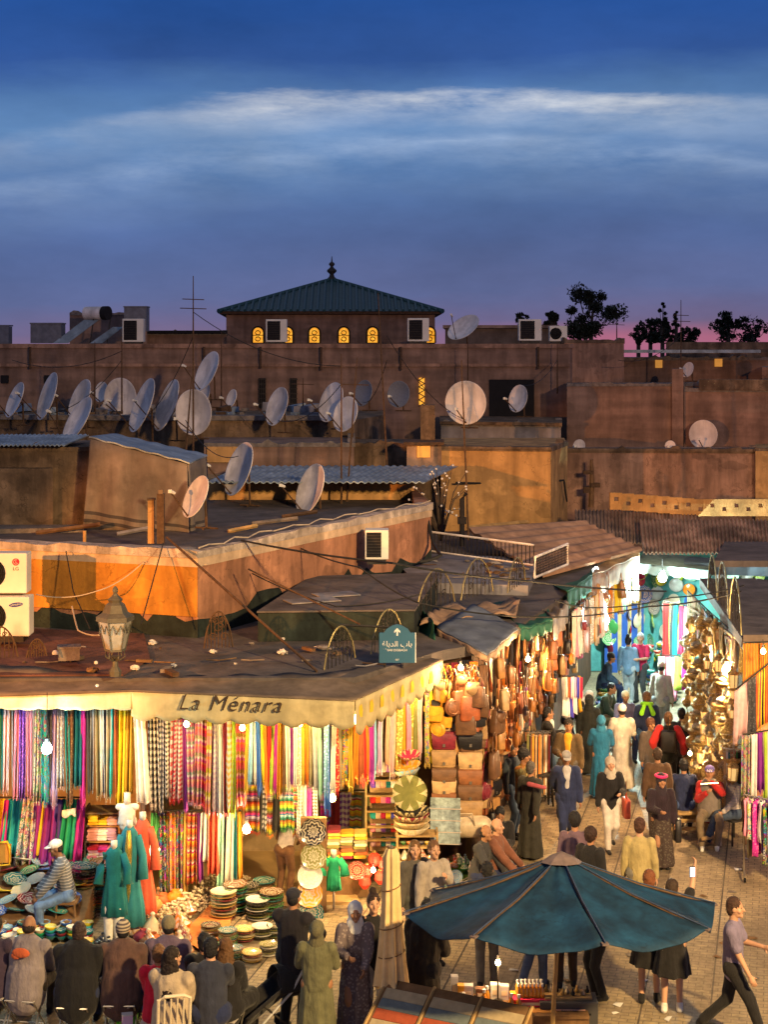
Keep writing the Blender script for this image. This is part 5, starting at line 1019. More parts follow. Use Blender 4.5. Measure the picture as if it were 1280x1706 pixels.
for i, (py, c, sc) in enumerate([(1386,'cream',1),(1376,'camel',1),(1366,'maroon',.98),(1357,'black',.95),(1290,'sky',.75),(1282,'amber',.75),(1262,'crimson',.62)]):
    put(T_bas, P(686 if i < 4 else 670 + i*2, py, YB + .1), c, f"{cname(c)} woven basket, {ordw(i+1)} from the bottom of the basket tower", 'woven baskets in the tower', sc, (0 if i < 4 else R(10), 0), i)
m = MB(); m.box((P(686, 0, YB).x, YB + .1, zf(1392, YB)/2), (.55, .4, zf(1392, YB) - .42)); 
x0, x1 = shelf_unit('pot_shelf', 'small open shelf of painted cups under the basket tower', 664, 727, [1367+26, 1412, 1436], 26.55, .35)
for i in range(6): put(T_bowl, (x0 + .08 + i*.1, 26.65, zf(1412, 26.55) + .02), ['green','orange','white','navy','yellow','white'][i], f"{['green','orange','white','navy','yellow','white'][i]} painted cup, {ordw(i+1)} on the little cup shelf", 'cups on the little shelf', .6)
for i in range(4): put(T_tag, (x0 + .1 + i*.15, 26.65, zf(1436, 26.55) + .02), ['cream','sky','rust','amber'][i], f"{['cream','sky blue','rust','amber'][i]} tagine on the lower board of the cup shelf", 'tagines on the cup shelf', .6)
m = MB(); m.box(P(742, 1370, 27.1), (.62, .06, .75), rx=-.15); m = MB(); r = empty('picture_rack', P(742, 1400, 27.0), -.1, label='pale blue picture rack beside the leather satchels', cat='rack')
for q in range(4): m = MB(); m.box((0, q*.02, .04 + q*.19), (.5, .02, .17), rx=-.2); m.build('picture', M('pale_blue_cards', (.36,.46,.5), .6, 0, .5, 14, streak=.5), r); m = MB(); m.box((0, q*.02 + .01, -.05 + q*.19), (.54, .05, .02)); m.build('shelf_lip', m_dish, r)
# ---------------------------------------------------------------- leather bags
m_lea = M('leather', None, .42, 0, .35, 9, .25, 40, spec=.5, coat=.15)
m_metal = M('buckle_metal', (.6,.55,.45), .3, .9, bump=0)
def rbox(w, d, h, z=0, n=4, top=1.0):
    m = MB(); vs = []; lv = [(0, .88), (.06, 1.0), (.5, 1.0), (.94, top), (1, .85 * top)]
    for t, k_ in lv:
        for j in range(20): a = 2*PI*j/20; ca, sa = math.cos(a), math.sin(a); e = .45; vs.append((math.copysign(abs(ca)**e, ca)*w/2*k_, math.copysign(abs(sa)**e, sa)*d/2*k_, z + h*t))
    q = len(lv); m.add(vs, [(i*20+j, i*20+(j+1) % 20, (i+1)*20+(j+1) % 20, (i+1)*20+j) for i in range(q-1) for j in range(20)] + [tuple(range(20))[::-1], tuple(range((q-1)*20, q*20))]); return m
def strap(w, h0, h1, r=.012): m = MB(); m.tube([(-w, 0, h0), (-w*.8, 0, h0 + (h1-h0)*.6), (-.02, 0, h1), (.02, 0, h1), (w*.8, 0, h0 + (h1-h0)*.6), (w, 0, h0)], r, 5); return m
def tmpl_bag(kind):     # origin at the hanging point, body hangs below
    r = empty(kind, (0, 0, 0)); r['category'] = {'satchel': 'satchel', 'shoulder_bag': 'handbag', 'tote_bag': 'tote bag', 'round_bag': 'handbag', 'duffel_bag': 'duffel bag', 'backpack': 'backpack'}[kind]
    if kind == 'satchel':
        ch = [rbox(.4, .12, .3, -.3).build('body', m_lea, r, True)]
        m = MB(); m.grid(lambda u, v: Vector(((u-.5)*.42*(1 - .1*(1-v)), -.075 - .012*math.sin(v*PI), -.02 - .21*(1-v) + .02*math.sin(u*PI)*(v-1))), 8, 5, (0, .012, 0)); m.box((0, 0, -.008), (.4, .14, .02)); ch.append(m.build('flap', m_lea, r))
        m = MB(); m.box((0, -.09, -.22), (.04, .012, .05)); ch.append(m.build('buckle', m_metal, r))
    elif kind == 'shoulder_bag':
        ch = [rbox(.27, .1, .21, -.72).build('body', m_lea, r, True), strap(.12, -.53, 0).build('strap', m_lea, r, True)]
        m = MB(); m.grid(lambda u, v: Vector(((u-.5)*.28, -.062, -.51 - .13*(1-v)*(.5 + .5*math.sin(u*PI)))), 8, 3, (0, .01, 0)); ch.append(m.build('flap', m_lea, r))
    elif kind == 'tote_bag': ch = [rbox(.3, .12, .36, -.62, top=.85).build('body', m_lea, r, True), strap(.08, -.28, 0).build('strap', m_lea, r, True)]
    elif kind == 'round_bag':
        m = MB(); m.ball((0, 0, -.58), .14, 18, (1, .38, 1)); ch = [m.build('body', m_lea, r, True), strap(.1, -.48, 0).build('strap', m_lea, r, True)]
        m = MB(); m.tube([(.1*math.cos(a), -.05, -.58 + .1*math.sin(a)) for a in [2*PI*k/20 for k in range(20)]], .007, 4, closed=True); ch.append(m.build('piping', m_lea, r))
    elif kind == 'duffel_bag':
        m = MB(); m.caps((-.22, 0, -.15), (.22, 0, -.15), .15, .15, .8, (0, 1, 0), 16); ch = [m.build('body', m_lea, r, True)]; m = MB(); m.tube([(-.12, -.12, -.1), (-.08, -.14, .06), (.08, -.14, .06), (.12, -.12, -.1)], .012, 5); ch.append(m.build('handle', m_lea, r))
    else:
        ch = [rbox(.28, .14, .34, -.4, top=.75).build('body', m_lea, r, True)]; m = MB(); m.ball((0, -.05, -.16), .12, 14, (1, .45, .8)); ch.append(m.build('flap', m_lea, r, True)); m = MB(); m.tube([(-.05, 0, -.08), (0, 0, 0), (.05, 0, -.08)], .01, 5); ch.append(m.build('loop', m_lea, r))
    return reg(r, *ch)
TB = {k_: tmpl_bag(k_) for k_ in ('satchel', 'shoulder_bag', 'tote_bag', 'round_bag', 'duffel_bag', 'backpack')}
SA = [(740,1222,'maroon'),(740,1252,'tan'),(740,1282,'brown'),(740,1300,'camel'),(740,1322,'chestnut'),(740,1344,'tan'),(784,1222,'black'),(784,1256,'camel'),(784,1284,'chestnut'),(784,1310,'brown'),(784,1336,'tan')]
for i, (px, py, c) in enumerate(SA): dup(TB['satchel'], P(px, py - 4, 27.35), (0, 0, U(-.06, .06)), 1.0, f"{c} leather satchel, {ordw(i % 6 + 1)} down the {'left' if px < 760 else 'right'} column under the slate canopy", 'leather satchels in two columns', c)
dup(TB['duffel_bag'], P(776, 1358, 27.2), (0, 0, 0), 1.25, 'cream canvas duffel bag below the satchel columns', 'leather bags of the corner stall', 'beige')
for i, (px, py, c) in enumerate([(816,1240,'camel'),(820,1270,'orange'),(812,1215,'tan'),(822,1300,'black'),(818,1330,'caramel')]): dup(TB['satchel'], P(px, py, 28.3 + i*.1), (0, 0, .9), .9, f"{c} satchel stacked on the alley side beside the satchel columns", 'leather satchels on the alley side', c)
LC = ['brown','chestnut','cognac','tan','black','cognac','maroon','rust','tan','caramel','charcoal','camel','orange','brown','black','chestnut','chestnut','brown']
def wallpt(t, z, off=.0):      # along the stall frontage: t 0..1 front face, 1..2 alley side
    if t <= 1: a, b_ = Vector((*W(722, 27.9), 0)), Vector((*W(800, 27.8), 0)); p = a.lerp(b_, t); n = Vector((0, -1, 0)); rz = 0
    else:
        L_ = [(800, 27.8), (820, 30), (874, 33.3), (930, 37.3), (985, 42)]; q = (t - 1) * 4; k_ = min(3, int(q)); a, b_ = Vector((*W(*L_[k_]), 0)), Vector((*W(*L_[k_+1]), 0)); p = a.lerp(b_, q - k_); d = (b_ - a).normalized(); n = Vector((d.y, -d.x, 0)); rz = math.atan2(d.y, d.x)
    return p + n * off + Vector((0, 0, z)), rz
i = 0; BK = ['shoulder_bag', 'tote_bag', 'round_bag', 'backpack', 'shoulder_bag', 'tote_bag']
for lay, (z, cnt, t0, t1) in enumerate([(3.66, 50, 0, 1.98), (3.34, 50, 0, 1.96), (2.95, 48, .02, 1.95), (2.6, 40, 1.0, 1.93), (2.2, 34, 1.0, 1.85), (1.85, 24, 1.02, 1.7), (1.5, 14, 1.02, 1.4)]):
    for j in range(cnt):
        t = t0 + (t1 - t0) * (j + U(-.35, .35)) / cnt
        if t < 1 and z < 2.8: continue
        p, rz = wallpt(max(0, t), z + U(-.12, .1), U(.02, .3 if z > 2.4 else .12) + max(0, z - 2.4) * U(.1, .75) * (1 if t > 1 else .5)); c = LC[(i*7 + lay) % len(LC)] if t > .35 or U(0, 1) > .5 else 'amber'
        kd = BK[(i*5 + lay) % 6]; nm = TB[kd]['category']; i += 1; where = f"{ordw(j+1)} along the {ordw(lay+1)} tier of the bag stall"
        dup(TB[kd], p, (U(-.1, .1), U(-.08, .08), rz + U(-.5, .5)), U(.85, 1.25), f"{c} leather {nm}, {where}", 'leather bags hanging along the alley frontage', c)
for lay_, (zt_l, dr_, t0_, t1_, nS) in enumerate([(3.6, .95, 0, 2, 0), (2.7, .9, 1, 1.95, 0), (1.95, .8, 1, 1.7, 0)]):
    k_n = [64, 52, 34][lay_]
    for j in range(k_n):
        t = t0_ + (t1_ - t0_) * (j + .5) / k_n
        if t < 1 and lay_: continue
        p, rz = wallpt(t, zt_l + U(-.1, .15), U(0, .12)); d_ = Vector((math.cos(rz), math.sin(rz), 0)); c = LC[(j*11 + lay_*5) % len(LC)]; w_ = U(.07, .16)
        o = cloth('leather_strap', f"{c} leather strap bundle, {ordw(j+1)} along the {ordw(lay_+1)} backing row of bag stall", 'strap', p, p + d_ * w_, dr_ * U(.6, 1.15), c, group='leather strap bundles behind the hanging bags', folds=3, amp=.02, nv=3, sway=U(-.05, .05)); o.data.materials[0] = m_lea
# strips: belts, tassels, straps
def tmpl_belt():
    r = empty('belt', (0, 0, 0)); r['category'] = 'belt'; m = MB(); m.grid(lambda u, v: Vector(((u-.5)*.04, .008*math.sin(v*4), -1.0*(1-v))), 1, 6, (0, .006, 0)); a = m.build('strap', m_lea, r); m = MB(); m.tube([(-.025, -.01, -.02), (.025, -.01, -.02), (.025, -.01, .03), (-.025, -.01, .03)], .006, 4, closed=True); b_ = m.build('buckle', m_metal, r); b_['tint'] = 0; return reg(r, a, b_)
T_belt = tmpl_belt()
BC = ['olive','black','chestnut','amber','brown','camel','black','orange','tan','charcoal','caramel','ivory','brown','maroon']
for i in range(14):
    p = P(880 + i*2.7, 1222 + (i % 3), 32.0 + i*.03); dup(T_belt, p, (0, 0, .3), 1.2, f"{BC[i]} belt, {ordw(i+1)} from the left on the belt rack beside three standing men", 'belts on the left rack', BC[i])
m = MB(); m.tube([P(874, 1218, 32), P(920, 1218, 32.5)], .015, 6); m.tube([P(874, 1218, 32), P(874, 1336, 32)], .015, 6); m.tube([P(920, 1218, 32.5), P(920, 1336, 32.5)], .015, 6); simple('belt_rack', 'metal rack holding brown belts behind the three standing men', 'rack', m, m_iron)
B2 = ['camel','white','teal','caramel','red','crimson','green','black','maroon','brown']
for i in range(10):
    dup(T_belt, P(1208 + i*3.4, 1250, 29.9), (0, 0, U(-.3, .3)), 1.15, f"{B2[i]} belt, {ordw(i+1)} from the left on the ring rack under the lamps", 'belts on the ring rack', B2[i])
m = MB(); c = P(1223, 1246, 29.9); m.tube([c + Vector((.24*math.cos(a), .2*math.sin(a), .03)) for a in [2*PI*k_/20 for k_ in range(20)]], .012, 5, closed=True); m.tube([c + Vector((0, 0, .3)), c - Vector((0, 0, 1.3))], .02, 6); simple('ring_rack', 'round chrome rack of belts by the seated men', 'rack', m, m_metal)
def strand(px, py0, py1, Y, c, label, grp, w_=.05): cloth('tassel', label, 'tassel', P(px, py0, Y), P(px, py0, Y) + Vector((w_, 0, 0)), (py1-py0)*s(Y), c, group=grp, folds=1.2, amp=.01, nv=3)
for i in range(16):
    c = ['ivory','beige','ivory','magenta','violet','yellow','orange','ivory','tan','cognac','ivory','rust','white','lilac','royal','crimson'][i]; px = 862 + i*3.0 if i < 10 else 942 + (i-10)*5; y0 = 1145 + (i % 4)*6 if i < 10 else 1128
    strand(px, y0, y0 + (60 if i < 3 else 35), 28.6 + i*.1 if i < 10 else 33.2, c, f"{c} tassel, {ordw(i+1)} in the bright bunch hanging on the bag stall", 'tassels on the bag stall')
# alley left far goods: cloths and pale strips
row('scarf', 'cloth strip', 'cloth', P(952, 1020, 34.6), P(1010, 975, 39), [('ivory',P_,1),('pink',P_,.8),('white',P_,1),('orange','spots',1),('silver',P_,.8),('rose','stripe',1),('white','spots',1),('amber',P_,.8),('cream',P_,1),('coral',P_,.8),('white',P_,1),('khaki',P_,.8),('peach','floral',1)], 'pale cloth strips in the bright alley end', 'at the bright alley end', 1.1, fringe=0)
row('scarf', 'hung garment', 'garment', P(1004, 978, 39.5), P(1060, 948, 43.5), [('white',P_,1),('orange',P_,1),('cream','spots',1),('yellow',P_,1),('rose',P_,1),('mint',P_,1),('white','spots',1),('amber',P_,1),('silver',P_,1)], 'garments under the tan pleated awning', 'under the tan pleated awning', .9, fringe=0)
row('scarf', 'cloth', 'cloth', P(938, 1128, 33.4), P(968, 1125, 34.5), [('white',P_,1.4),('silver',P_,1),('royal',P_,1),('crimson',P_,1),('white',P_,1),('navy',P_,1),('amber',P_,1.2),('teal',P_,1)], 'short bright cloths behind the seated pair', 'behind the alley seated pair', .8, fringe=0)
# right side: alley goods
row('scarf', 'long cloth', 'cloth', P(1110, 1004, 41), P(1150, 1010, 37), [('red',P_,1.3,1.1),('gold','spots',.8),('charcoal',P_,.8),('teal',P_,1.2,1.2),('gold','stripe',.8),('crimson',P_,1),('pink',P_,1.4,1.3)], 'long cloths left of the brass lamps', 'left of the brass lamps', 1.3, fringe=0)
row('scarf', 'garment', 'garment', P(1100, 1092, 40), P(1146, 1095, 37), [('silver',P_,1.3),('maroon',P_,.8),('pink',P_,1.6,1.3),('lime',P_,1.3),('magenta',P_,1)], 'low garments left of the brass lamps', 'low beside the brass lamps', .8, fringe=0)
row('scarf', 'hanging strip', 'cloth', P(1160, 1000, 36), P(1190, 1040, 33), [('pink',P_,1),('green',P_,.7),('orange',P_,1),('rose','stripe',1),('sky',P_,.6),('cream',P_,1),('gold',P_,.7)], 'thin strips under the right roof edge', 'under the right roof edge', 1.0, fringe=0, amp=.01)
row('scarf', 'striped cloth', 'cloth', P(1240, 1072, 29.2), P(1300, 1070, 29.2), [('orange','bright',1),('crimson','bright',1),('amber','bright',1.4),('gold','bright',1)], 'striped cloths at the right frame edge', 'at the right frame edge', 1.5)
row('scarf', 'robe', 'robe', P(1226, 1150, 29.0), P(1300, 1092, 29.0), [('rose',P_,1,.9),('charcoal','spots',.6),('amber','bright',2)], 'robes below the striped cloths', 'below the striped cloths at right', 1.0)
row('scarf', 'hung garment', 'garment', P(1238, 1225, 28.8), P(1300, 1215, 28.8), [('beige','floral',1.4),('white',P_,.8),('purple',P_,1),('lime',P_,.6),('silver',P_,1),('violet',P_,1)], 'garments above the wheeled rack', 'above the wheeled rack', 1.15)
row('scarf', 'gilded strip', 'cloth', P(1146, 985, 37.2), P(1180, 1018, 34.5), [('khaki',P_,1),('gold','stripe',1),('beige',P_,1.2),('rose',P_,.7),('olive','spots',1),('cream',P_,1),('tan','stripe',1.2),('khaki',P_,1)], 'gilded strips beneath the right arches', 'beneath the farther right arches', .75, fringe=.08)
row('scarf', 'pale strip', 'cloth', P(1180, 1018, 34.5), P(1236, 1068, 30), [('beige','spots',1),('brown','stripe',1),('gold',P_,.8),('tan',P_,1.2),('khaki','stripe',1),('cream','floral',1.2),('cognac',P_,.7),('beige','stripe',1),('gold','spots',1)], 'pale strips beneath the nearer right arch', 'beneath the nearer right arch', .6, fringe=.08)
# wheeled clothes rack
r = empty('clothes_rack', ZP(1262, 1468), label='chrome clothes rack on wheels crowded with small scarves at right', cat='clothes rack'); zt = zf(1335, 27.7); A, B = Vector((*W(1240, 27.9), 1.42)), Vector((*W(1330, 27.2), 1.42))
m = MB(); m.tube([A, B], .016, 6)
for q in (A, B): m.tube([q, (q.x, q.y, .12)], .016, 6); m.tube([(q.x - .05, q.y - .3, .1), (q.x + .05, q.y + .3, .1)], .02, 6)
part(m, 'frame', m_metal, r)
for q in (A, B):
    for dy in (-.3, .3): m = MB(); m.lathe([(0, -.015), (.04, -.015), (.04, .015), (0, .015)], 12, (q.x + dy*.17, q.y + dy, .045), Matrix.Rotation(PI/2, 3, 'Y')); part(m, 'caster', m_dark, r)
GC = ['pink','lilac','silver','khaki','charcoal','brown','white','rose','magenta','violet','cream','grey']
for i in range(22):
    p = A.lerp(B, (i + .5)/22) + Vector((0, -.12 + .24*(i % 2), -.03)); c = GC[(i*5) % 12]; a_ = p + Vector((-.05, -.1, 0)); b_ = p + Vector((.07, .1, 0))
    cloth('small_scarf', f"{c} {CL[['plain','spots','floral'][i % 3]][1]} scarf, {ordw(i+1)} from the left on the wheeled rack".replace('  ', ' '), 'scarf', a_, b_, U(.6, 1.05), c, ['plain', 'spots', 'floral'][i % 3], 'scarves on the wheeled rack', folds=2, amp=.04, flare=.3)
# ---------------------------------------------------------------- brass lamps
m_glow = M('lamp_glass', (.8,.55,.2), .3, bump=0, emit=((1, .6, .2), .8)); m_glass2 = M('green_lamp_glass', (.2,.5,.1), .2, emit=((.5, .9, .1), .6), bump=0)
def tmpl_lantern(kind):
    r = empty('brass_lantern', (0, 0, 0)); r['category'] = 'lantern'; ch = []
    if kind == 0:    # onion
        m = MB(); m.lathe([(0, -.62), (.02, -.6), (.03, -.55), (.12, -.5), (.17, -.4), (.15, -.3), (.07, -.24), (.09, -.2), (.03, -.14), (.015, -.1), (0, -.1)], 24); ch.append(m.build('globe', m_brass, r, True))
        m = MB(); m.lathe([(.172, -.41), (.18, -.4), (.172, -.39)], 24); m.tube([(0, 0, -.1), (0, 0, 0)], .006, 4); ch.append(m.build('band', m_silver, r, True))
    elif kind == 1:  # hexagonal
        m = MB(); m.lathe([(0, -.62), (.05, -.6), (.1, -.56), (.1, -.54), (0, -.54)], 6); m.lathe([(0, -.28), (.13, -.28), (.11, -.24), (.05, -.18), (.06, -.14), (.015, -.1), (0, -.1)], 6)
        for k_ in range(6): a = PI/3*k_; m.tube([(.095*math.cos(a), .095*math.sin(a), -.56), (.115*math.cos(a), .115*math.sin(a), -.27)], .01, 4)
        m.tube([(0, 0, -.1), (0, 0, 0)], .006, 4); ch.append(m.build('frame', m_brass, r)); m = MB(); m.lathe([(0, -.55), (.08, -.55), (.1, -.28), (0, -.28)], 6); ch.append(m.build('pane', m_glow, r))
    elif kind == 2:  # wide bowl
        m = MB(); m.lathe([(0, -.5), (.03, -.5), (.05, -.46), (.16, -.4), (.22, -.32), (.22, -.3), (.1, -.29), (0, -.29)], 24); ch.append(m.build('bowl', m_brass, r, True))
        m = MB(); m.lathe([(.05, -.29), (.12, -.26), (.13, -.2), (.06, -.14), (0, -.13)], 20)
        for k_ in range(3): a = 2*PI*k_/3; m.tube([(.2*math.cos(a), .2*math.sin(a), -.3), (0, 0, 0)], .005, 4)
        ch.append(m.build('cover', m_silver, r, True))
    else:            # star
        m = MB(); vs = []; 
        for a, b_ in ((0, 0),): pass
        top = Vector((0, 0, -.12)); bot = Vector((0, 0, -.56)); pts = [Vector(((.19 if k_ % 2 == 0 else .08)*math.cos(PI*k_/6), (.19 if k_ % 2 == 0 else .08)*math.sin(PI*k_/6), -.34)) for k_ in range(12)]
        m.add(pts + [top, bot], [(k_, (k_+1) % 12, 12) for k_ in range(12)] + [((k_+1) % 12, k_, 13) for k_ in range(12)]); ch.append(m.build('star', m_silver, r)); m = MB(); m.tube([(0, 0, -.13), (0, 0, 0)], .006, 4); m.ball((0, 0, -.58), .025, 10); ch.append(m.build('finial', m_brass, r))
    return reg(r, *ch)
TL = [tmpl_lantern(k_) for k_ in range(4)]; LN = ['onion shaped', 'six sided', 'bowl shaped', 'star shaped']; i = 0
for lay in range(13):
    for j in range(11):
        px = 1146 + j*7.4 + U(-3, 3) + (lay > 8) * 8; py = 1030 + lay*21.5 + U(-8, 8) - (j < 2) * 0; Y = 34.2 - (px - 1148) * .035 - lay*.17 + U(-.2, .3)
        if px > 1226 or (lay < 3 and j > 6 - lay): continue
        k_ = (0, 1, 2, 0, 1, 3, 0, 1, 2)[(i*4 + lay) % 9]; zz_ = zf(py, Y)
        if zz_ < .75: continue
        dup(TL[k_], (W(px, Y)[0], Y, zz_ + .1), (U(-.05, .05), U(-.05, .05), U(0, 3)), U(.5, .95), f"{LN[k_]} metal lantern, {ordw(j+1)} along tier {ordw(lay+1)} of the brass lamp stall", 'lanterns crowding the brass lamp stall'); i += 1
for i, (px, py, rr) in enumerate([(1178,1385,.24),(1160,1370,.2),(1196,1400,.2),(1168,1345,.22),(1150,1400,.16),(1185,1330,.2)]):
    put(T_tray, P(px, py - 45, 30.6), 'gold', f"round brass tray, {ordw(i+1)} leaning beneath the lamp stall", 'brass trays beneath the lamp stall', rr/.2, (R(78), 0), 0)
m = MB(); m.prism(foot([(1150, 31.2), (1206, 30.8), (1215, 33), (1162, 34)]), 0.005, .55); simple('lamp_table', 'low table under the brass lamp stall', 'table', m, m_wood)
for i in range(14):
    Y = 31.3 + U(0, 1.6); px = U(1160, 1204); dup(TL[[0, 2][i % 2]], (W(px, Y)[0], Y, .55 + .62 * 1.0), (0, 0, 0), 1, f"metal lantern standing on the low table, {ordw(i+1)} of the brass crowd", 'lanterns standing on the low table')
m = MB()
for (a_, b_) in (((1150, 1012, 36.5), (1238, 1070, 30)), ((1150, 1022, 36.5), (1240, 1080, 30))): m.tube([P(*a_), P(*b_)], .03, 6)
simple('lamp_pole', 'bare poles carrying the brass lamps under the right roof', 'pole', m, m_woodlt)
# far-left small tables and goods in the alley end
for i in range(12):
    Y = 36 + i*.5; px = 985 + i*2.2; stack(T_bowl, px, 0, 4, .05, PC, f"{ordw(i+1)} down the far left side of the alley", 'bowl stacks along the far left side', 1.4, Y=None, z0=0) if False else [put(T_bowl, (W(px, Y)[0], Y, .02 + q*.07), PC[(i+q) % 12], f"{cname(PC[(i+q) % 12])} bowl, {ordw(q+1)} up in stack {ordw(i+1)} at the far alley left", 'bowl stacks along the far left side', 1.5) for q in range(6)]
# ================================================================ people
m_skin = M('skin', None, .55, 0, .12, 8, .05, 40, spec=.4)
m_garm = M('garment', None, .88, 0, .3, 7, .9, 16, sheen=.1, grain=(1, 1, .35))
m_garp = M('printed_garment', None, .85, 0, .1, 5, .3, 22, pattern=pat_spots)
def pat_camo(nt, b, uv, rv, o): return mix_(nt, ramp_(nt, noise_(nt, o, 7, 4), [(.4, 0.0), (.46, 1.0)], 'CONSTANT'), b, mix_(nt, ramp_(nt, noise_(nt, o, 11, 3), [(.5, 0.0), (.52, 1.0)], 'CONSTANT'), (.28, .12, .03), (.3, .3, .12)))
m_camo = M('camouflage', None, .85, pattern=pat_camo)
def pat_fine(nt, b, uv, rv, o):
    x, y, z_ = sep(nt, o); return mix_(nt, math_(nt, 'GREATER_THAN', math_(nt, 'FRACT', math_(nt, 'MULTIPLY', z_, 22)), .72), b, (.35, .35, .38))
m_fine = M('fine_striped_knit', None, .88, pattern=pat_fine)
def pat_beanie(nt, b, uv, rv, o):
    x, y, z_ = sep(nt, o); return mix_(nt, math_(nt, 'GREATER_THAN', math_(nt, 'FRACT', math_(nt, 'MULTIPLY', z_, 26)), .5), b, (.5, .42, .3))
m_beanie = M('striped_knit_cap', None, .9, pattern=pat_beanie)
m_hair = M('hair', None, .6, 0, .4, 30, .6, 60)
m_eye = M('eye', (.02,.015,.012), .3, bump=0); m_lip = M('lip', (.25,.09,.07), .5, bump=0)
FTEX = bpy.data.textures.new('folds', 'CLOUDS'); FTEX.noise_scale = .14; FTEX.noise_depth = 1
HTEX = bpy.data.textures.new('locks', 'CLOUDS'); HTEX.noise_scale = .03; HTEX.noise_depth = 2
SKIN = {'tan': (.34,.17,.09), 'brown': (.22,.11,.06), 'light': (.5,.28,.18), 'dark': (.1,.05,.03)}
def ik(a, b, l1, l2, hint):
    a, b, hint = Vector(a), Vector(b), Vector(hint); d = b - a; D = d.length
    if D > (l1 + l2) * .995: b = a + d * ((l1 + l2) * .995 / D); d = b - a; D = d.length
    x = (l1*l1 - l2*l2 + D*D) / (2*D); hgt = math.sqrt(max(0, l1*l1 - x*x)); t = d / D; e = hint - t * hint.dot(t)
    e = e.normalized() if e.length > 1e-4 else Vector((0, 1, 0)); return a + t*x + e*hgt, b
def person(px, py, h=1.72, face=0, label='', legs='stand', la='down', ra='down', top=('jacket', 'black'), bot=('trousers', 'navy'), hair=('short', 'black'), skin='tan', shoe='black', lean=0, yaw=0, seat=.46, build=1.0, Y=None, Z0=0, pitch=0, sleeves=1, tmat=None, bmat=None, collar=None, group=None, stride=.3):
    base = ZP(px, py, Z0) if Y is None else Vector((*W(px, Y), Z0)); rz = R(180 + face); k = h / 1.72
    near = base.y < 25.5; vox = (.0085 if near else .012); gv = .014 if near else .018
    sit = legs in ('sit', 'cross'); hipz = (seat / k + .1) if sit else .93
    B = .5 * (build - 1) + 1
    hip = Vector((0, 0, hipz)); Rl = Matrix.Rotation(-R(lean), 3, 'X'); up = lambda v: hip + Rl @ Vector(v)
    chest = up((0, 0, .40)); neck = up((0, .0, .56)); hc = up((0, .02, .69)); RH = Matrix.Rotation(-R(pitch + lean * .4), 3, 'X') ; RH = Matrix.Rotation(R(yaw), 3, 'Z') @ RH
    hd = lambda v: hc + RH @ Vector(v)
    sh = {s_: up((s_ * .168 * B, 0, .465)) for s_ in (-1, 1)}; hp = {s_: hip + Vector((s_ * .09 * B, 0, -.01)) for s_ in (-1, 1)}
    # legs
    ank = {}; kn = {}
    for s_ in (-1, 1):
        if legs == 'stand': t = Vector((s_ * .1, .03 * s_, .08)); hint = (0, 1, 0)
        elif legs == 'walk': t = Vector((s_ * .07, s_ * stride, .08 + (.1 if s_ < 0 else 0))); hint = (0, 1, 0)
        elif legs == 'sit': t = Vector((s_ * .13, .43 + .04 * s_, .08)); hint = (s_ * .25, .6, 1)
        elif legs == 'cross': t = Vector((.1, .5, .08)) if s_ < 0 else Vector((-.16, .72, .28)); hint = (s_ * .1, .3, 1)
        kn[s_], ank[s_] = ik(hp[s_], t, .44, .43, hint)
    HT = dict(down=(.25, .05, -.12), front=(.12, .34, .22), lap=(.1, .33, .06), phone=(.05, .34, .3), pocket=(.22, .1, -.02), swingf=(.24, .25, -.08), swingb=(.26, -.22, -.08), raise_=(.3, .3, .95), point=(.2, .58, .3), push=(.22, .45, .12), chest_=(.06, .3, .38), knee=(.16, .42, .02), back=(.1, -.14, .02), mouth=(.03, .25, .56), cross_=(-.1, .22, .25))
    el = {}; wr = {}
    for s_, a_ in ((-1, la), (1, ra)):
        t = HT[a_] if isinstance(a_, str) else a_; t = (hip + Vector((s_*t[0], t[1], t[2]))) if a_ in ('down', 'lap', 'knee') else up((s_*t[0], t[1], t[2]))
        el[s_], wr[s_] = ik(sh[s_], t, .28, .26, (s_*.6, -.8, -.5) if a_ != 'raise_' else (s_, 0, -.3))
    root = MB(); m = root
    m.ball(hd((0, 0, .015)), .1, 14, (.78, .95, 1.12), RH); m.ball(hd((0, .03, -.05)), .066, 12, (.9, 1, 1), RH)
    m.caps(hd((0, .085, .02)), hd((0, .112, -.02)), .012, .017, n=8); m.ball(hd((0, .075, -.085)), .03, 10)
    for s_ in (-1, 1): m.ball(hd((s_*.08, 0, 0)), .03, 8, (.4, .8, 1.1), RH); m.ball(hd((s_*.045, .06, -.02)), .03, 8)
    m.caps(neck - Rl @ Vector((0, 0, .04)), hd((0, -.005, -.05)), .055, .052)
    m.caps(up((0, 0, .08)), chest, .14 * B, .15 * B, .66); m.caps(sh[-1], sh[1], .058, .058); m.caps(hp[-1], hp[1], .105 * B, .105 * B, .9)
    for s_ in (-1, 1):
        m.caps(sh[s_], el[s_], .052, .04); m.caps(el[s_], wr[s_], .04, .026); m.caps(hp[s_], kn[s_], .085, .055); m.caps(kn[s_], ank[s_], .053, .036)
        d = (wr[s_] - el[s_]).normalized(); ft = Vector((0, 1, 0)) if not sit else Vector((0, 1, 0)); m.caps(ank[s_] + Vector((0, -.03, -.04)), ank[s_] + Vector((0, .13, -.05)), .035, .028)
        sd = d.cross(Vector((s_, .15, 0))); sd = sd.normalized() if sd.length > .1 else Vector((0, 1, 0)); pn = d.cross(sd).normalized() * s_
        if pn.x * s_ > 0: pn = -pn
        pc = wr[s_] + d * .05; m.caps(wr[s_], wr[s_] + d*.075, .026, .036, .55, pn)
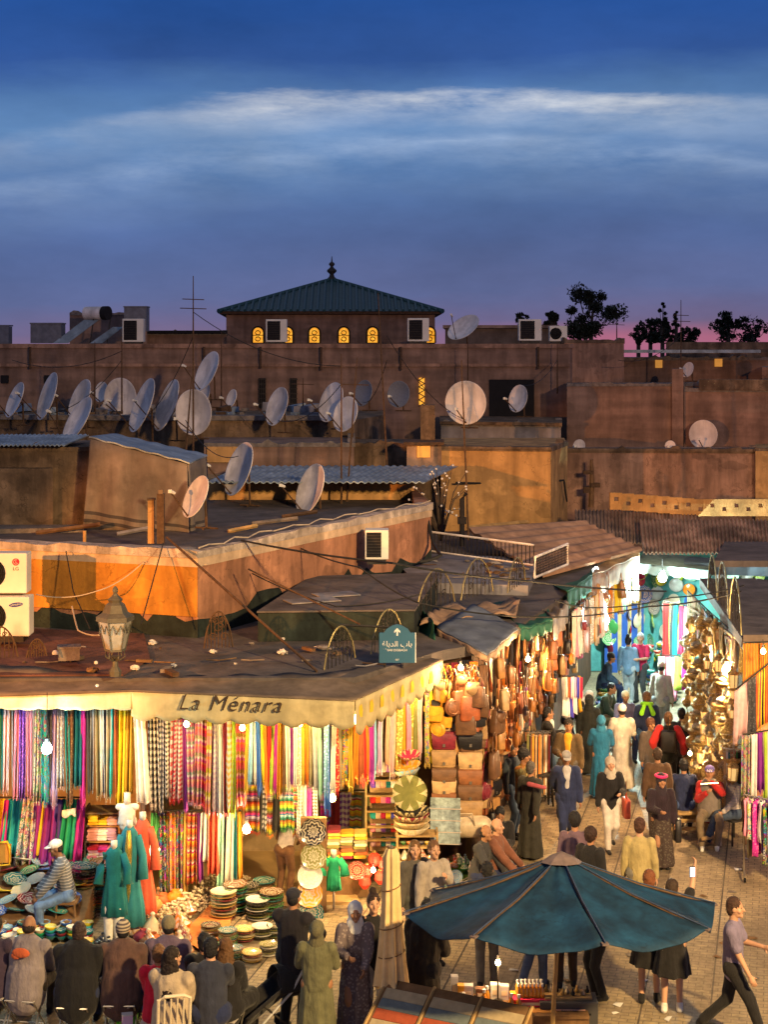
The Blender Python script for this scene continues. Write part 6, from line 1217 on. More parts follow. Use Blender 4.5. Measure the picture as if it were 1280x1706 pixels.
        for q in range(4):
            r0 = wr[s_] + d * .085 + sd * (.019 * (q - 1.5)); ln = (.062, .074, .07, .055)[q]; cu = .35 if a_ not in ('phone', 'push', 'raise_') else .9
            mid = r0 + (d * .8 + pn * .35 * cu * 2) .normalized() * ln * .5; tip = mid + (d * .5 + pn * cu * 1.3).normalized() * ln * .5; m.caps(r0 - d*.01, mid, .0095, .009, n=6); m.caps(mid, tip, .009, .0075, n=6)
        t0 = wr[s_] + d*.03 + sd * .026 * (1 if sd.y > 0 else -1); m.caps(t0, t0 + (d * .7 + sd * .6 * (1 if sd.y > 0 else -1) + pn*.4).normalized() * .055, .011, .009, n=6)
    body = m.build('person', m_skin, None, True, SKIN[skin]); body.location = base; body.rotation_euler = (0, 0, rz); body.scale = (k, k, k)
    tag(body, label, 'person', group)
    rm = body.modifiers.new('union', 'REMESH'); rm.mode = 'VOXEL'; rm.voxel_size = vox; rm.use_smooth_shade = True; sm = body.modifiers.new('soft', 'SMOOTH'); sm.factor = .5; sm.iterations = 2
    def wear(mb, name, color, mt=None, disp=.018, v=None):
        o = mb.build(name, mt or m_garm, body, True, color); rm = o.modifiers.new('union', 'REMESH'); rm.mode = 'VOXEL'; rm.voxel_size = v or gv; rm.use_smooth_shade = True
        s2 = o.modifiers.new('soft', 'SMOOTH'); s2.factor = .5; s2.iterations = 3
        if disp: dm = o.modifiers.new('folds', 'DISPLACE'); dm.texture = FTEX; dm.strength = disp; dm.mid_level = .5; dm.texture_coords = 'GLOBAL'
        return o
    # face details
    for s_ in (-1, 1): e = MB(); e.ball(hd((s_*.032, .083, .018)), .0115, 8, (1.2, .6, .5), RH); e.build('eye', m_eye, body, True)
    e = MB(); e.ball(hd((0, .096, -.055)), .017, 8, (1.1, .3, .22), RH); e.build('mouth', m_lip, body, True)
    # lower garments
    kind, col = bot
    if kind in ('trousers', 'shorts', 'leggings'):
        g = MB(); f = {'trousers': 1.0, 'leggings': .82, 'shorts': 1.05}[kind]; g.caps(hp[-1], hp[1], .125*B, .125*B, .92); g.caps(hip, up((0, 0, .1)), .13*B, .14*B, .75)
        for s_ in (-1, 1):
            g.caps(hp[s_], kn[s_], .1*f*B, .075*f)
            if kind != 'shorts': g.caps(kn[s_], ank[s_] + Vector((0, 0, .0)), .074*f, .06*f)
        wear(g, kind, col, bmat)
    elif kind in ('robe', 'skirt', 'dress'):
        g = MB(); zb = {'robe': .06, 'dress': .03, 'skirt': .5}[kind]; n = 36; vs = []; zs = [hipz + .12, hipz, hipz*.72 + zb*.28, hipz*.4 + zb*.6, zb]
        fw = sum(abs(ank[s_].y) for s_ in (-1, 1)) * .5
        for i, z in enumerate(zs):
            t = i / (len(zs) - 1); rx = (.155, .18, .2, .22, .25)[i] * B; ry = (.11, .135, .15, .17, .19)[i] + fw * t * .8
            for j in range(n): a = 2*PI*j/n; q = 1 + .09 * t * math.sin(a*8 + 1) + .04*t*math.sin(a*13); vs.append(Vector((rx*q*math.cos(a), ry*q*math.sin(a), z)))
        q5 = len(zs); g.add(vs, [(i*n+j, (i+1)*n+j, (i+1)*n+(j+1) % n, i*n+(j+1) % n) for i in range(q5-1) for j in range(n)] + [tuple(range(n)), tuple(range((q5-1)*n, q5*n))[::-1]])
        wear(g, kind, col, bmat, .02)
    elif kind == 'lap_robe':
        g = MB(); g.caps(hp[-1], hp[1], .15*B, .15*B, .92)
        for s_ in (-1, 1): g.caps(hp[s_], kn[s_], .14*B, .11); g.caps(kn[s_], ank[s_], .11, .12)
        g.caps(kn[-1], kn[1], .11, .11); wear(g, 'robe_skirt', col, bmat)
    # top
    kind, col = top
    g = MB(); ex = {'jacket': .022, 'coat': .03, 'shirt': .013, 'tshirt': .012, 'robe': .026, 'tank': .01, 'sweater': .02}.get(kind, .014)
    g.caps(up((0, 0, .04)), up((0, 0, .38)), (.155 + ex)*B, (.16 + ex)*B, .72); g.caps(sh[-1] + Vector((0, 0, -.01)), sh[1] + Vector((0, 0, -.01)), .058 + ex*.6, .058 + ex*.6, .95); g.caps(up((0, 0, .42)), up((0, 0, .52)), .1 + ex, .062 + ex*.3, .8)
    if kind in ('coat', 'jacket', 'sweater', 'shirt', 'tshirt', 'robe'): g.caps(hip + Vector((0, 0, -.04)), up((0, 0, .1)), (.15 + ex)*B, (.15 + ex)*B, .8)
    if kind == 'coat' and not sit: g.caps(hip + Vector((0, 0, -.3)), hip, .19*B, .17*B, .8)
    if sit and kind in ('coat', 'jacket'): g.caps(hip + Vector((0, -.03, -.1)), hip + Vector((0, 0, .12)), (.18 + ex)*B, (.17 + ex)*B, .85)
    sl = sleeves if kind not in ('tshirt', 'tank') else (.0 if kind == 'tank' else .5)
    for s_ in (-1, 1):
        if sl >= 1: g.caps(sh[s_], el[s_], .064 + ex, .052 + ex); g.caps(el[s_], el[s_].lerp(wr[s_], .95), .052 + ex, .04 + ex*.8)
        elif sl > 0: g.caps(sh[s_], sh[s_].lerp(el[s_], .75), .064 + ex, .056 + ex)
    wear(g, {'tshirt': 't_shirt', 'tank': 'vest_top'}.get(kind, kind if kind != 'robe' else 'robe_top'), col, tmat, .012 if kind in ('tshirt', 'shirt') else .02)
    if collar:
        g = MB(); g.caps(up((0, .045, .2)), up((0, .03, .5)), .055, .085, .7); g.v = [tuple(Vector(v) + Rl @ Vector((0, .055, 0))) for v in g.v]; wear(g, 'shirt_front', collar, None, 0)
    # shoes
    if not (bot[0] in ('dress',)):
        for s_ in (-1, 1): g = MB(); g.caps(ank[s_] + Vector((0, -.04, -.045)), ank[s_] + Vector((0, .14, -.055)), .044, .036, n=10); g.caps(ank[s_] + Vector((0, -.03, -.03)), ank[s_] + Vector((0, 0, .01)), .045, .045, n=10); g.build('shoe', m_garm, body, True, shoe)
    # hair and headgear
    kind, col = hair
    g = MB()
    if kind in ('short', 'long', 'bun', 'balding', 'curly'):
        if kind == 'balding': g.ball(hd((0, -.02, -.015)), .1, 14, (.84, .86, .72), RH)
        else: g.ball(hd((0, -.014, .035)), .107 if kind != 'curly' else .122, 16, (.82, .93, 1.0), RH); g.ball(hd((0, -.045, -.01)), .09, 12, (.92, .7, 1), RH)
        if kind == 'bun': g.ball(hd((0, -.05, .15)), .05, 12)
        if kind == 'long':
            g.caps(hd((0, -.05, 0)), up((0, -.11, .33)), .095, .1, .5); g.caps(hd((-.06, -.02, -.02)), up((-.09, -.03, .4)), .04, .045); g.caps(hd((.06, -.02, -.02)), up((.09, -.03, .4)), .04, .045)
        hh_ = wear(g, 'hair', col, m_hair, .022, .01); hh_.modifiers['folds'].texture = HTEX
    elif kind in ('cap', 'flatcap'):
        g.ball(hd((0, -.005, .06)), .108, 16, (.84, 1.0, .72), RH); wear(g, 'cap', col, None, 0, .01)
        g = MB(); g.ball(hd((0, .1, .05)), .075, 12, (1, 1, .14), RH); g.build('cap_visor', m_garm, body, True, col)
        g = MB(); g.ball(hd((0, -.03, 0)), .093, 12, (.85, .8, .9), RH); wear(g, 'hair', 'black', m_hair, .0, .011)
    elif kind in ('beanie', 'skullcap', 'stripedbeanie'):
        g.ball(hd((0, -.012, .05)), .112, 16, (.84, .98, .88 if kind != 'skullcap' else .78), RH); wear(g, 'knitted_cap', col, m_beanie if kind == 'stripedbeanie' else None, .006, .01)
        g = MB(); g.ball(hd((0, -.03, -.01)), .092, 12, (.86, .8, .9), RH); wear(g, 'hair', 'black', m_hair, .0, .011)
    elif kind in ('hijab', 'hood'):
        # shell that leaves the face open
        g.ball(hd((0, -.02, .03)), .118, 16, (.88, .95, 1.08), RH); g.caps(hd((0, -.03, -.07)), neck + Rl @ Vector((0, -.01, -.03)), .095, .12, .9); g.caps(hd((0, .035, -.115)), up((0, .05, .46)), .06, .11, .7)
        if kind == 'hood': g.ball(hd((0, -.1, .02)), .08, 12)
        wear(g, 'headscarf' if kind == 'hijab' else 'hood', col, None, .012, .011)
    return body
# label -> builder list
def standin(*a, **k): return person(*a, **k)
J = dict
folks = [
 # far alley
 (1068,1170,1.76,-35,'person in a crimson polo and dark apron facing left at the alley end', J(top=('tshirt','crimson'), bot=('trousers','charcoal'), hair=('short','silver'), skin='light', la='front', ra='down')),
 (1047,1172,1.70,160,'woman with a hair bun in pale denim jacket and white trousers, seen from behind', J(top=('jacket',(.2,.33,.5)), bot=('trousers',(.5,.56,.62)), hair=('bun','black'), shoe='white', ra='down', la='down', legs='walk', stride=.12)),
 (1006,1175,1.7,85,'seated person in black cap and blue jacket at the bowl stall far left', J(legs='sit', top=('jacket',(.06,.12,.22)), hair=('beanie','black'), la='lap', ra='lap', lean=15)),
 (1004,1232,1.72,60,'seated person in dark green jacket and khaki trousers, hands together', J(legs='sit', top=('jacket',(.04,.06,.04)), bot=('trousers','khaki'), la='knee', ra='knee', lean=18)),
 (1042,1262,1.65,5,'person in pale knitted hat and lavender top facing the camera in the alley', J(legs='sit', seat=.6, top=('sweater',(.22,.2,.34)), hair=('beanie','cream'), la='front', ra='front')),
 (1078,1292,1.76,175,'person in navy jacket with a neon green scarf and jeans', J(top=('jacket','navy'), bot=('trousers',(.12,.24,.42)), legs='walk', stride=.15, hair=('short','brown'))),
 (1102,1232,1.78,150,'person in pale grey beige shirt and cap strolling at the alley middle', J(top=('shirt',(.4,.36,.3)), bot=('trousers','grey'), hair=('cap','beige'), legs='walk', stride=.2)),
 (982,1290,1.66,165,'person in long black robe and black headscarf seen from behind', J(top=('robe',(.02,.022,.02)), bot=('robe',(.02,.022,.02)), hair=('hood',(.02,.022,.02)))),
 (945,1262,1.68,80,'stooping person in black with white scarf and blue bag strap by the bags', J(top=('jacket','black'), hair=('hijab',(.55,.5,.45)), lean=45, la='front', ra='front')),
 (912,1322,1.74,95,'person in black jacket and jeans in profile before the belt rack', J(top=('jacket','black'), bot=('trousers',(.05,.09,.17)), ra='phone', la='phone', collar='white', yaw=0)),
 (948,1352,1.8,-15,'tall person in open brown jacket over an amber shirt behind the suited elder', J(top=('jacket',(.1,.065,.03)), bot=('trousers',(.1,.09,.08)), collar='amber', la='down', ra='front', legs='walk', stride=.18, yaw=10, pitch=15)),
 (944,1412,1.74,0,'elderly person in navy suit and grey flat cap walking toward the camera', J(top=('coat','navy'), bot=('trousers','navy'), hair=('flatcap','grey'), collar='silver', la='down', ra='back', legs='walk', stride=.12, pitch=18)),
 (1002,1328,1.62,175,'person in long teal blue hooded robe walking away', J(top=('robe',(.01,.12,.26)), bot=('robe',(.01,.12,.26)), hair=('hood',(.02,.16,.32)), la='front', ra='front')),
 (1037,1316,1.74,178,'person in long white robe and white skullcap walking away', J(top=('robe',(.62,.56,.48)), bot=('robe',(.62,.56,.48)), hair=('skullcap','white'), la='front', ra='front')),
 (1017,1416,1.66,5,'person in pale headscarf, black top and white trousers with a coral bag', J(top=('sweater','black'), bot=('trousers',(.6,.55,.5)), hair=('hijab',(.5,.45,.38)), skin='light', la='front', ra='down', legs='walk', stride=.14)),
 (1114,1332,1.74,170,'person in red sleeved black track jacket with hands in pockets', J(top=('jacket',(.012,.014,.012)), bot=('trousers','black'), hair=('short','brown'), la=(.3,.05,.02), ra=(.3,.05,.02))),
 (1084,1330,1.6,20,'dark haired person in mottled brown top looking toward the lamps', J(top=('jacket',(.09,.07,.06)), bot=('trousers',(.07,.06,.06)), hair=('curly',(.12,.05,.03)))),
 (1136,1318,1.68,175,'person in dark sweater partly hidden beside the red sleeved jacket', J(top=('sweater','charcoal'), bot=('trousers','black'))),
 (1096,1402,1.7,178,'person in a brown padded jacket standing behind the headband wearer', J(top=('jacket',(.1,.055,.03)), bot=('trousers',(.06,.04,.03)), hair=('short',(.05,.03,.02)))),
 (1102,1446,1.62,5,'person in black robe top with bright pink headband and chain patterned skirt', J(top=('coat',(.025,.014,.022)), bot=('robe',(.05,.035,.03)), bmat=m_garp, hair=('hijab',(.03,.02,.03)), la='down', ra='front')),
 (1140,1388,1.72,172,'person in navy sweater sitting on a wooden bench, back turned', J(legs='sit', top=('sweater','navy'), bot=('trousers',(.07,.12,.3)), hair=('short','black'), la='knee', ra='knee', lean=8)),
 (1183,1402,1.76,-12,'seated person in violet baseball cap, grey vest with red sleeves and khaki trousers', J(legs='sit', top=('sweater',(.42,.02,.02)), bot=('trousers',(.27,.2,.13)), hair=('cap',(.13,.1,.35)), la='mouth', ra='chest_', shoe='white', lean=-4)),
 (1222,1402,1.74,-60,'seated person in pale checked shirt and jeans, legs crossed, beside the violet cap', J(legs='cross', top=('shirt',(.5,.45,.4)), bot=('trousers',(.045,.07,.12)), hair=('short','black'), la='lap', ra='knee', shoe='tan', tmat=m_fine, yaw=20)),
 (854,1394,1.76,50,'bearded person in slate blue shirt and jeans, furthest of three by the bags', J(top=('shirt',(.04,.055,.075)), bot=('trousers',(.12,.2,.33)), la='down', ra='down', yaw=-10, pitch=12)),
 (872,1412,1.78,60,'person in a camouflage jacket standing between two companions', J(top=('jacket',(.16,.13,.045)), tmat=m_camo, bot=('trousers',(.1,.09,.05)), hair=('curly','black'), la='down', ra='front')),
 (884,1430,1.7,140,'grey haired person in long dark olive robe, nearest of three by the bags', J(top=('robe',(.035,.033,.025)), bot=('robe',(.035,.033,.025)), hair=('short',(.1,.09,.08)), la='down', ra='swingb')),
 (832,1470,1.72,0,'seated person in black leather jacket looking down at a phone', J(legs='sit', top=('jacket','black'), bot=('trousers',(.35,.35,.37)), la='phone', ra='phone', lean=14, pitch=30)),
 # behind and around the blue parasol
 (800,1512,1.72,55,'balding dark haired person sitting just left of the parasol top', J(legs='sit', top=('jacket','charcoal'), hair=('balding','black'), la='knee', ra='knee', lean=8)),
 (826,1506,1.78,70,'bald person sitting beside another at the parasol edge', J(legs='sit', top=('jacket',(.2,.08,.05)), hair=('balding',(.1,.08,.07)), skin='light', la='knee', ra='knee')),
 (958,1540,1.74,175,'bearded dark haired person behind the parasol peak', J(top=('shirt',(.16,.1,.14)), bot=('trousers','black'), hair=('curly','black'))),
 (984,1568,1.72,140,'dark haired person whose head just tops the parasol slope', J(top=('jacket','black'), bot=('trousers','black'), hair=('curly',(.04,.02,.015)))),
 (1066,1556,1.78,165,'person in pale yellow shirt striding past the parasol', J(top=('shirt',(.42,.34,.15)), bot=('trousers',(.18,.17,.15)), skin='light', hair=('short',(.07,.03,.02)), legs='walk')),
 (1082,1668,1.8,172,'person in blue floral shirt and black skirt standing right of the parasol', J(top=('shirt',(.15,.2,.42)), tmat=m_garp, bot=('skirt','black'), hair=('short',(.2,.07,.03)), skin='light', la='down', ra='down')),
 (1120,1684,1.78,168,'dark haired woman in black raising a lit phone overhead', J(top=('shirt','black'), sleeves=.5, bot=('skirt','black'), hair=('short',(.05,.03,.02)), skin='light', la='front', ra='raise_', shoe='white')),
 (1222,1734,1.86,70,'person in lilac grey shirt and black trousers striding at the right edge', J(top=('shirt',(.2,.17,.28)), sleeves=.5, bot=('trousers','black'), hair=('short',(.06,.03,.02)), skin='light', legs='walk', stride=.38, la='front', ra='swingf')),
 (998,1662,1.72,-80,'person in wide black trousers and striped sneakers standing under the parasol', J(top=('jacket','black'), bot=('trousers','black'), shoe='black', la='front', ra='front', build=1.2)),
 (944,1642,1.74,178,'person in dark clothes standing behind the parasol pole', J(top=('jacket','black'), bot=('trousers',(.05,.03,.02)))),
 (888,1650,1.74,150,'person with faded jeans, one leg forward, behind the bottle table', J(top=('jacket','navy'), bot=('trousers',(.08,.11,.2)), legs='walk', stride=.2)),
 (812,1642,1.74,178,'person in loose grey trousers behind the table lamp', J(top=('jacket',(.2,.18,.15)), bot=('trousers',(.16,.14,.12)))),
 (704,1730,1.78,150,'broad person in black coat with a red collar left of the table', J(top=('coat',(.02,.016,.012)), bot=('trousers','black'), hair=('short','black'), build=1.5, collar='red', la='front', ra='front', lean=10)),
 (690,1600,1.76,30,'long haired person in dark jacket standing behind the closed parasol', J(top=('jacket',(.1,.09,.08)), bot=('trousers',(.08,.08,.07)), hair=('long',(.16,.08,.03)), skin='light', yaw=-20)),
 (722,1606,1.8,25,'person in pale grey sweater and charcoal trousers beside the long haired one', J(top=('sweater',(.38,.33,.29)), bot=('trousers',(.07,.07,.06)), hair=('short','brown'), skin='light', la='chest_', ra='down')),
 (592,1722,1.72,5,'woman in white headscarf and long mottled grey dress facing the camera', J(top=('robe',(.14,.11,.12)), tmat=m_garp, bot=('dress',(.14,.11,.12)), bmat=m_garp, hair=('hijab','white'), la='lap', ra='front')),
 (622,1712,1.78,12,'woman with dark hair in black top and pale trousers behind the headscarf wearer', J(top=('tshirt','black'), bot=('trousers',(.5,.44,.36)), hair=('bun',(.03,.015,.01)), skin='light', la='down', ra='down')),
 (528,1752,1.66,178,'person in long green grey hooded robe walking away', J(top=('robe',(.13,.13,.07)), bot=('robe',(.13,.13,.07)), hair=('hood',(.12,.11,.06)), build=1.25, la='front', ra='front')),
 (488,1716,1.86,160,'tall person in black jacket and dark cap pushing a stroller', J(top=('coat',(.014,.012,.018)), bot=('trousers','black'), hair=('cap',(.02,.02,.03)), la='push', ra='push', build=1.15)),
 # seated audience, bottom left
 (350,1764,1.95,178,'person in navy polo shirt sitting with back turned, bare forearms', J(legs='sit', seat=.5, top=('tshirt',(.03,.035,.06)), bot=('trousers','navy'), hair=('short','black'), skin='light', la='knee', ra='knee', build=1.35, lean=4)),
 (376,1746,1.82,165,'woman with long frizzy brown hair and black shawl sitting beside the polo shirt', J(legs='sit', top=('coat','black'), hair=('long',(.14,.07,.03)), la='lap', ra='lap', bot=('lap_robe','black'))),
 (340,1732,1.78,178,'dark haired person mostly hidden behind the navy polo shirt', J(legs='sit', top=('coat','black'), hair=('short','black'), la='lap', ra='lap')),
 (286,1770,1.90,165,'woman with very long dark hair in a beige coat sitting on the white chair', J(legs='sit', top=('coat',(.5,.4,.28)), bot=('trousers','black'), hair=('long',(.02,.012,.01)), skin='light', la='lap', ra='lap', yaw=-35, build=1.3)),
 (264,1750,1.71,178,'person in bright red jacket mostly hidden beside the white chair', J(legs='sit', top=('coat',(.6,.01,.04)), hair=('short','brown'), la='lap', ra='lap')),
 (278,1710,1.84,178,'person in olive beanie and plum grey jacket sitting in the back row', J(legs='sit', top=('coat',(.12,.085,.14)), hair=('beanie',(.2,.17,.1)), la='lap', ra='lap', lean=10, build=1.45)),
 (203,1718,1.86,180,'person in striped knitted cap and brown coat sitting with back turned', J(legs='sit', top=('coat',(.11,.06,.05)), hair=('stripedbeanie',(.12,.1,.1)), la='lap', ra='lap', build=1.6, lean=6)),
 (128,1722,1.86,175,'person in bulky black coat sitting with back turned', J(legs='sit', top=('coat',(.012,.012,.014)), hair=('short',(.05,.03,.025)), la='lap', ra='lap', build=1.7, lean=8)),
 (44,1710,1.88,170,'person in pale grey jacket with an orange back print on a folding stool', J(legs='sit', top=('coat',(.27,.23,.24)), bot=('trousers',(.05,.04,.03)), hair=('balding',(.03,.02,.015)), la='knee', ra='knee', build=1.5, lean=6)),
 (-8,1706,1.86,170,'person in dark purple coat cut by the left frame edge', J(legs='sit', top=('coat',(.06,.04,.07)), hair=('short','black'), la='lap', ra='lap')),
 (112,1556,1.78,-80,'stallholder in white cap, grey striped sweater and jeans sitting with hands joined', J(legs='sit', seat=.55, top=('sweater',(.13,.14,.17)), tmat=m_fine, bot=('trousers',(.13,.22,.42)), hair=('cap','white'), skin='brown', la='knee', ra='knee', lean=12, shoe='white', pitch=10)),
 (474,1496,1.5,160,'shopkeeper in white vest top bending over goods inside the middle shop', J(top=('tank',(.75,.7,.62)), bot=('trousers','brown'), hair=('short','black'), skin='brown', lean=30, la='front', ra='front')),
]
PEO = {}
for px, py, h, face, lb, kw in folks: PEO[(px, py)] = person(px, py, h, face, lb, **kw)
# ================================================================ things people hold and use
m_plastic = M('plastic', None, .4, 0, .05, 3, 0, spec=.5)
def wpos(key, v):      # point in a person's own frame (x, forward, up) to the world
    o = PEO[key]; k = o.scale[0]; return Vector(o.location) + Matrix.Rotation(o.rotation_euler[2], 3, 'Z') @ (Vector(v) * k)
def pochette(key, v, size, color, label, name='shoulder_bag', cat='bag'):
    r = empty(name, wpos(key, v), PEO[key].rotation_euler[2], label=label, cat=cat)
    rbox(*size).build('body', m_lea, r, True, color); m = MB(); m.tube([(0, -size[0]*.3, size[2]), (0, 0, size[2] + .3), (0, size[0]*.3, size[2])], .01, 5); m.build('strap', m_lea, r, True, color); return r
pochette((1017,1416), (-.3, .02, .62), (.12, .3, .34), 'coral', 'bright coral bag swinging at the side of the black topped person')
pochette((1102,1446), (-.3, 0, .5), (.12, .26, .4), 'black', 'black bag hanging beside the chain patterned skirt')
pochette((1114,1332), (.0, -.17, 1.0), (.3, .16, .42), 'black', 'black backpack on the red sleeved track jacket', 'backpack')
# red sleeves for the track jacket wearer, neon scarf, pink headband
def sleeve(key, color, both=(-1, 1), mt=None, name='red_sleeve', hand=(.3, .05, .02)):
    o = PEO[key]
    for s_ in both:
        g = MB(); a = Vector((s_*.17, 0, 1.395)); e, w_ = ik(a, Vector((s_*hand[0], hand[1], .93 + hand[2])), .28, .26, (s_*.6, -.8, -.5)); g.caps(a, e, .097, .083); g.caps(e, w_, .083, .066); g.build(name, mt or m_garm, o, True, color)
sleeve((1114,1332), 'red')
o = PEO[(1078,1292)]; g = MB()
g.tube([(.1*math.cos(a), .09*math.sin(a), 1.5 - .02*math.sin(a)) for a in [2*PI*k/14 for k in range(14)]], .04, 8, closed=True)
for s_ in (-1, 1): g.caps((s_*.05, -.1, 1.5), (s_*.12, -.17, 1.33), .035, .05, .5)
g.build('scarf', m_garm, o, True, (.3,.75,.03))
o = PEO[(1102,1446)]; g = MB(); g.tube([(.1*math.cos(a), .0 + .115*math.sin(a), 1.72) for a in [2*PI*k/16 for k in range(16)]], .028, 8, closed=True); g.build('headband', m_garm, o, True, (.75,.03,.2))
o = PEO[(1183,1402)]; t = text('NY', .075, M('badge_white', (.75,.73,.7), .7, bump=0), o, 'cap_lettering', .003); t.location = (0, .135, 1.31); t.rotation_euler = (R(70), 0, PI)
g = MB(); g.caps((0, -.03, .56), (0, .01, .98), .225, .185, .82); g.build('grey_vest', m_garm, o, True, (.2,.17,.15))
g = MB(); 
o = PEO[(44,1710)]; g = MB(); g.ball((0, -.175, .97), .09, 12, (1.3, .25, .7)); g.ball((-.07, -.17, .93), .06, 10, (1, .25, .8)); g.build('back_print', m_garm, o, True, (.65,.14,.05))
def phone(c, rz, label, lit=False, rx=0):
    r = empty('phone', c, rz, label=label, cat='phone'); m = MB(); m.box((0, 0, 0), (.075, .012, .145), rx=rx); m.build('case', m_dark, r)
    m = MB(); m.box((0, -.008, 0), (.064, .004, .125), rx=rx); m.build('screen', M('lit_screen', (.5,.7,1), .3, bump=0, emit=((.55, .75, 1), 2.5)) if lit else m_dark, r); return r
phone(P(1154, 1452, ZP(1120, 1684).y - .25), .1, 'lit phone held high above the crowd', True)
phone(wpos((832,1470), (0, .40, .86)), 0, 'dark phone in the hands of the leather jacket wearer', rx=1)
g = MB(); c = wpos((1183,1402), (-.0, .3, 1.12)); g.tube([c + Vector((-.16, 0, 0)), c + Vector((.16, 0, .02))], .013, 8); simple('flute', 'small pale flute played by the violet cap wearer', 'flute', g, m_metal)
c = wpos((872,1412), (.1, .5, 1.2)); g = MB(); g.caps(P(882, 1306, 28.6), P(908, 1312, 28.4), .045, .03, 1); simple('rolled_cloth', 'pink rolled cloth held out by one of three standing men', 'cloth', g, CL['plain'][0], color=(.45,.1,.12), smooth=True)
# seats
def fstool(key, label, color=(.5,.45,.4), h=.44):
    r = empty('folding_stool', wpos(key, (0, -.05, 0)), PEO[key].rotation_euler[2], label=label, cat='stool', group='folding stools of the seated crowd')
    for s_ in (-1, 1):
        m = MB(); m.tube([(s_*.2, -.2, 0), (s_*.2, .2, h)], .012, 6); m.tube([(s_*.2, .2, 0), (s_*.2, -.2, h)], .012, 6); m.build('cross_legs', m_metal, r)
    m = MB(); m.tube([(-.2, -.2, 0), (.2, -.2, 0)], .012, 6); m.tube([(-.2, .2, 0), (.2, .2, 0)], .012, 6); m.tube([(-.2, -.2, h), (.2, -.2, h)], .012, 6); m.tube([(-.2, .2, h), (.2, .2, h)], .012, 6); m.build('rails', m_metal, r)
    m = MB(); m.grid(lambda u, v: Vector(((u-.5)*.4, (v-.5)*.4, h - .03*math.sin(u*PI))), 8, 4, (0, 0, -.01)); m.build('seat', m_garm, r, True, color)
for k_, lb in (((44,1710),'folding stool under the pale grey jacket'), ((128,1722),'folding stool under the bulky black coat'), ((203,1718),'folding stool under the brown coat and striped cap'), ((278,1710),'folding stool under the plum jacket in the back row'), ((376,1746),'folding stool under the frizzy haired woman'), ((350,1764),'folding stool under the navy polo shirt'), ((-8,1706),'folding stool cut by the left frame edge'), ((800,1512),'folding stool behind the parasol, left one'), ((826,1506),'folding stool behind the parasol, right one'), ((340,1732),'folding stool hidden behind the polo shirt'), ((264,1750),'folding stool under the red jacket')): fstool(k_, lb)
def stool(c, label, h=.5, w_=.32, mt=m_wood, rz=0, cat='stool', name='wooden_stool'):
    r = empty(name, c, rz, label=label, cat=cat); m = MB(); m.box((0, 0, h), (w_, w_, .04)); m.build('seat', mt, r)
    for sx in (-1, 1):
        for sy in (-1, 1): m = MB(); m.tube([(sx*w_*.48, sy*w_*.48, 0), (sx*w_*.4, sy*w_*.4, h)], .018, 6); m.build('leg', mt, r)
    m = MB(); 
    for sx in (-1, 1): m.tube([(sx*w_*.45, -w_*.45, h*.35), (sx*w_*.45, w_*.45, h*.35)], .012, 5); m.tube([(-w_*.45, sx*w_*.45, h*.3), (w_*.45, sx*w_*.45, h*.3)], .012, 5)
    m.build('stretcher', mt, r); return r
stool(wpos((112,1556), (0, 0, 0)), 'worn wooden stool under the stallholder in white cap', .53, .34)
stool(ZP(905, 1340), 'black metal stool by the belt rack', .62, .34, m_iron, .2); stool(ZP(925, 1336), 'second metal stool beside the belt rack, behind the suited elder', .62, .34, m_iron, .1)
stool(wpos((832,1470), (0, 0, 0)), 'low stool under the leather jacket wearer', .44, .34); stool(wpos((1004,1232), (0, 0, 0)), 'low stool at the far bowl stall', .44); stool(wpos((1006,1175), (0, 0, 0)), 'furthest low stool at the bowl stall', .44); stool(wpos((1042,1262), (0, 0, 0)), 'stool in the middle of the alley', .58)
def chair(c, rz, label, mt, color=None, name='chair', h=.44, bh=.42, lean=.12):
    r = empty(name, c, rz, label=label, cat='chair'); m = MB(); m.box((0, 0, h), (.42, .42, .03)); m.build('seat', mt, r, False, color)
    m = MB(); m.tube([(-.2, -.2, h), (-.2, -.2 - lean, h + bh), (-.12, -.2 - lean*1.1, h + bh + .04), (.12, -.2 - lean*1.1, h + bh + .04), (.2, -.2 - lean, h + bh), (.2, -.2, h)], .022, 8); m.build('back_frame', mt, r, False, color)
    m = MB()
    for k_ in range(4): m.tube([(-.12 + .08*k_, -.2, h), (-.12 + .08*k_, -.2 - lean, h + bh)], .014, 5)
    m.build('back_slats', mt, r, False, color)
    for sx in (-1, 1):
        for sy in (-1, 1): m = MB(); m.tube([(sx*.2, sy*.2, 0), (sx*.18, sy*.18, h)], .018, 6); m.build('leg', mt, r, False, color)
    return r
chair(wpos((286,1770), (0, 0, 0)), PEO[(286,1770)].rotation_euler[2] + .5, 'white plastic chair beside the beige coat', m_plastic, 'cream', 'plastic_chair', .44, .5)
chair(wpos((1183,1402), (0, 0, 0)), PEO[(1183,1402)].rotation_euler[2], 'white chair under the violet cap wearer', m_plastic, 'cream', 'plastic_chair'); chair(wpos((1222,1402), (0, 0, 0)), PEO[(1222,1402)].rotation_euler[2], 'dark metal chair under the crossed legs', m_iron, None, 'metal_chair')
r = empty('bench', wpos((1140,1388), (0, -.02, 0)), .05, label='pale wooden slatted bench under the navy sweater', cat='bench')
m = MB(); m.box((0, 0, .43), (.85, .4, .05)); m.build('seat', m_woodlt, r); m = MB(); m.box((0, -.19, .3), (.8, .03, .06)); m.box((0, -.19, .15), (.8, .03, .06)); m.build('side_rails', m_woodlt, r)
for sx in (-1, 1):
    for sy in (-1, 1): m = MB(); m.box((sx*.38, sy*.17, .2), (.06, .06, .4)); m.build('leg', m_woodlt, r)
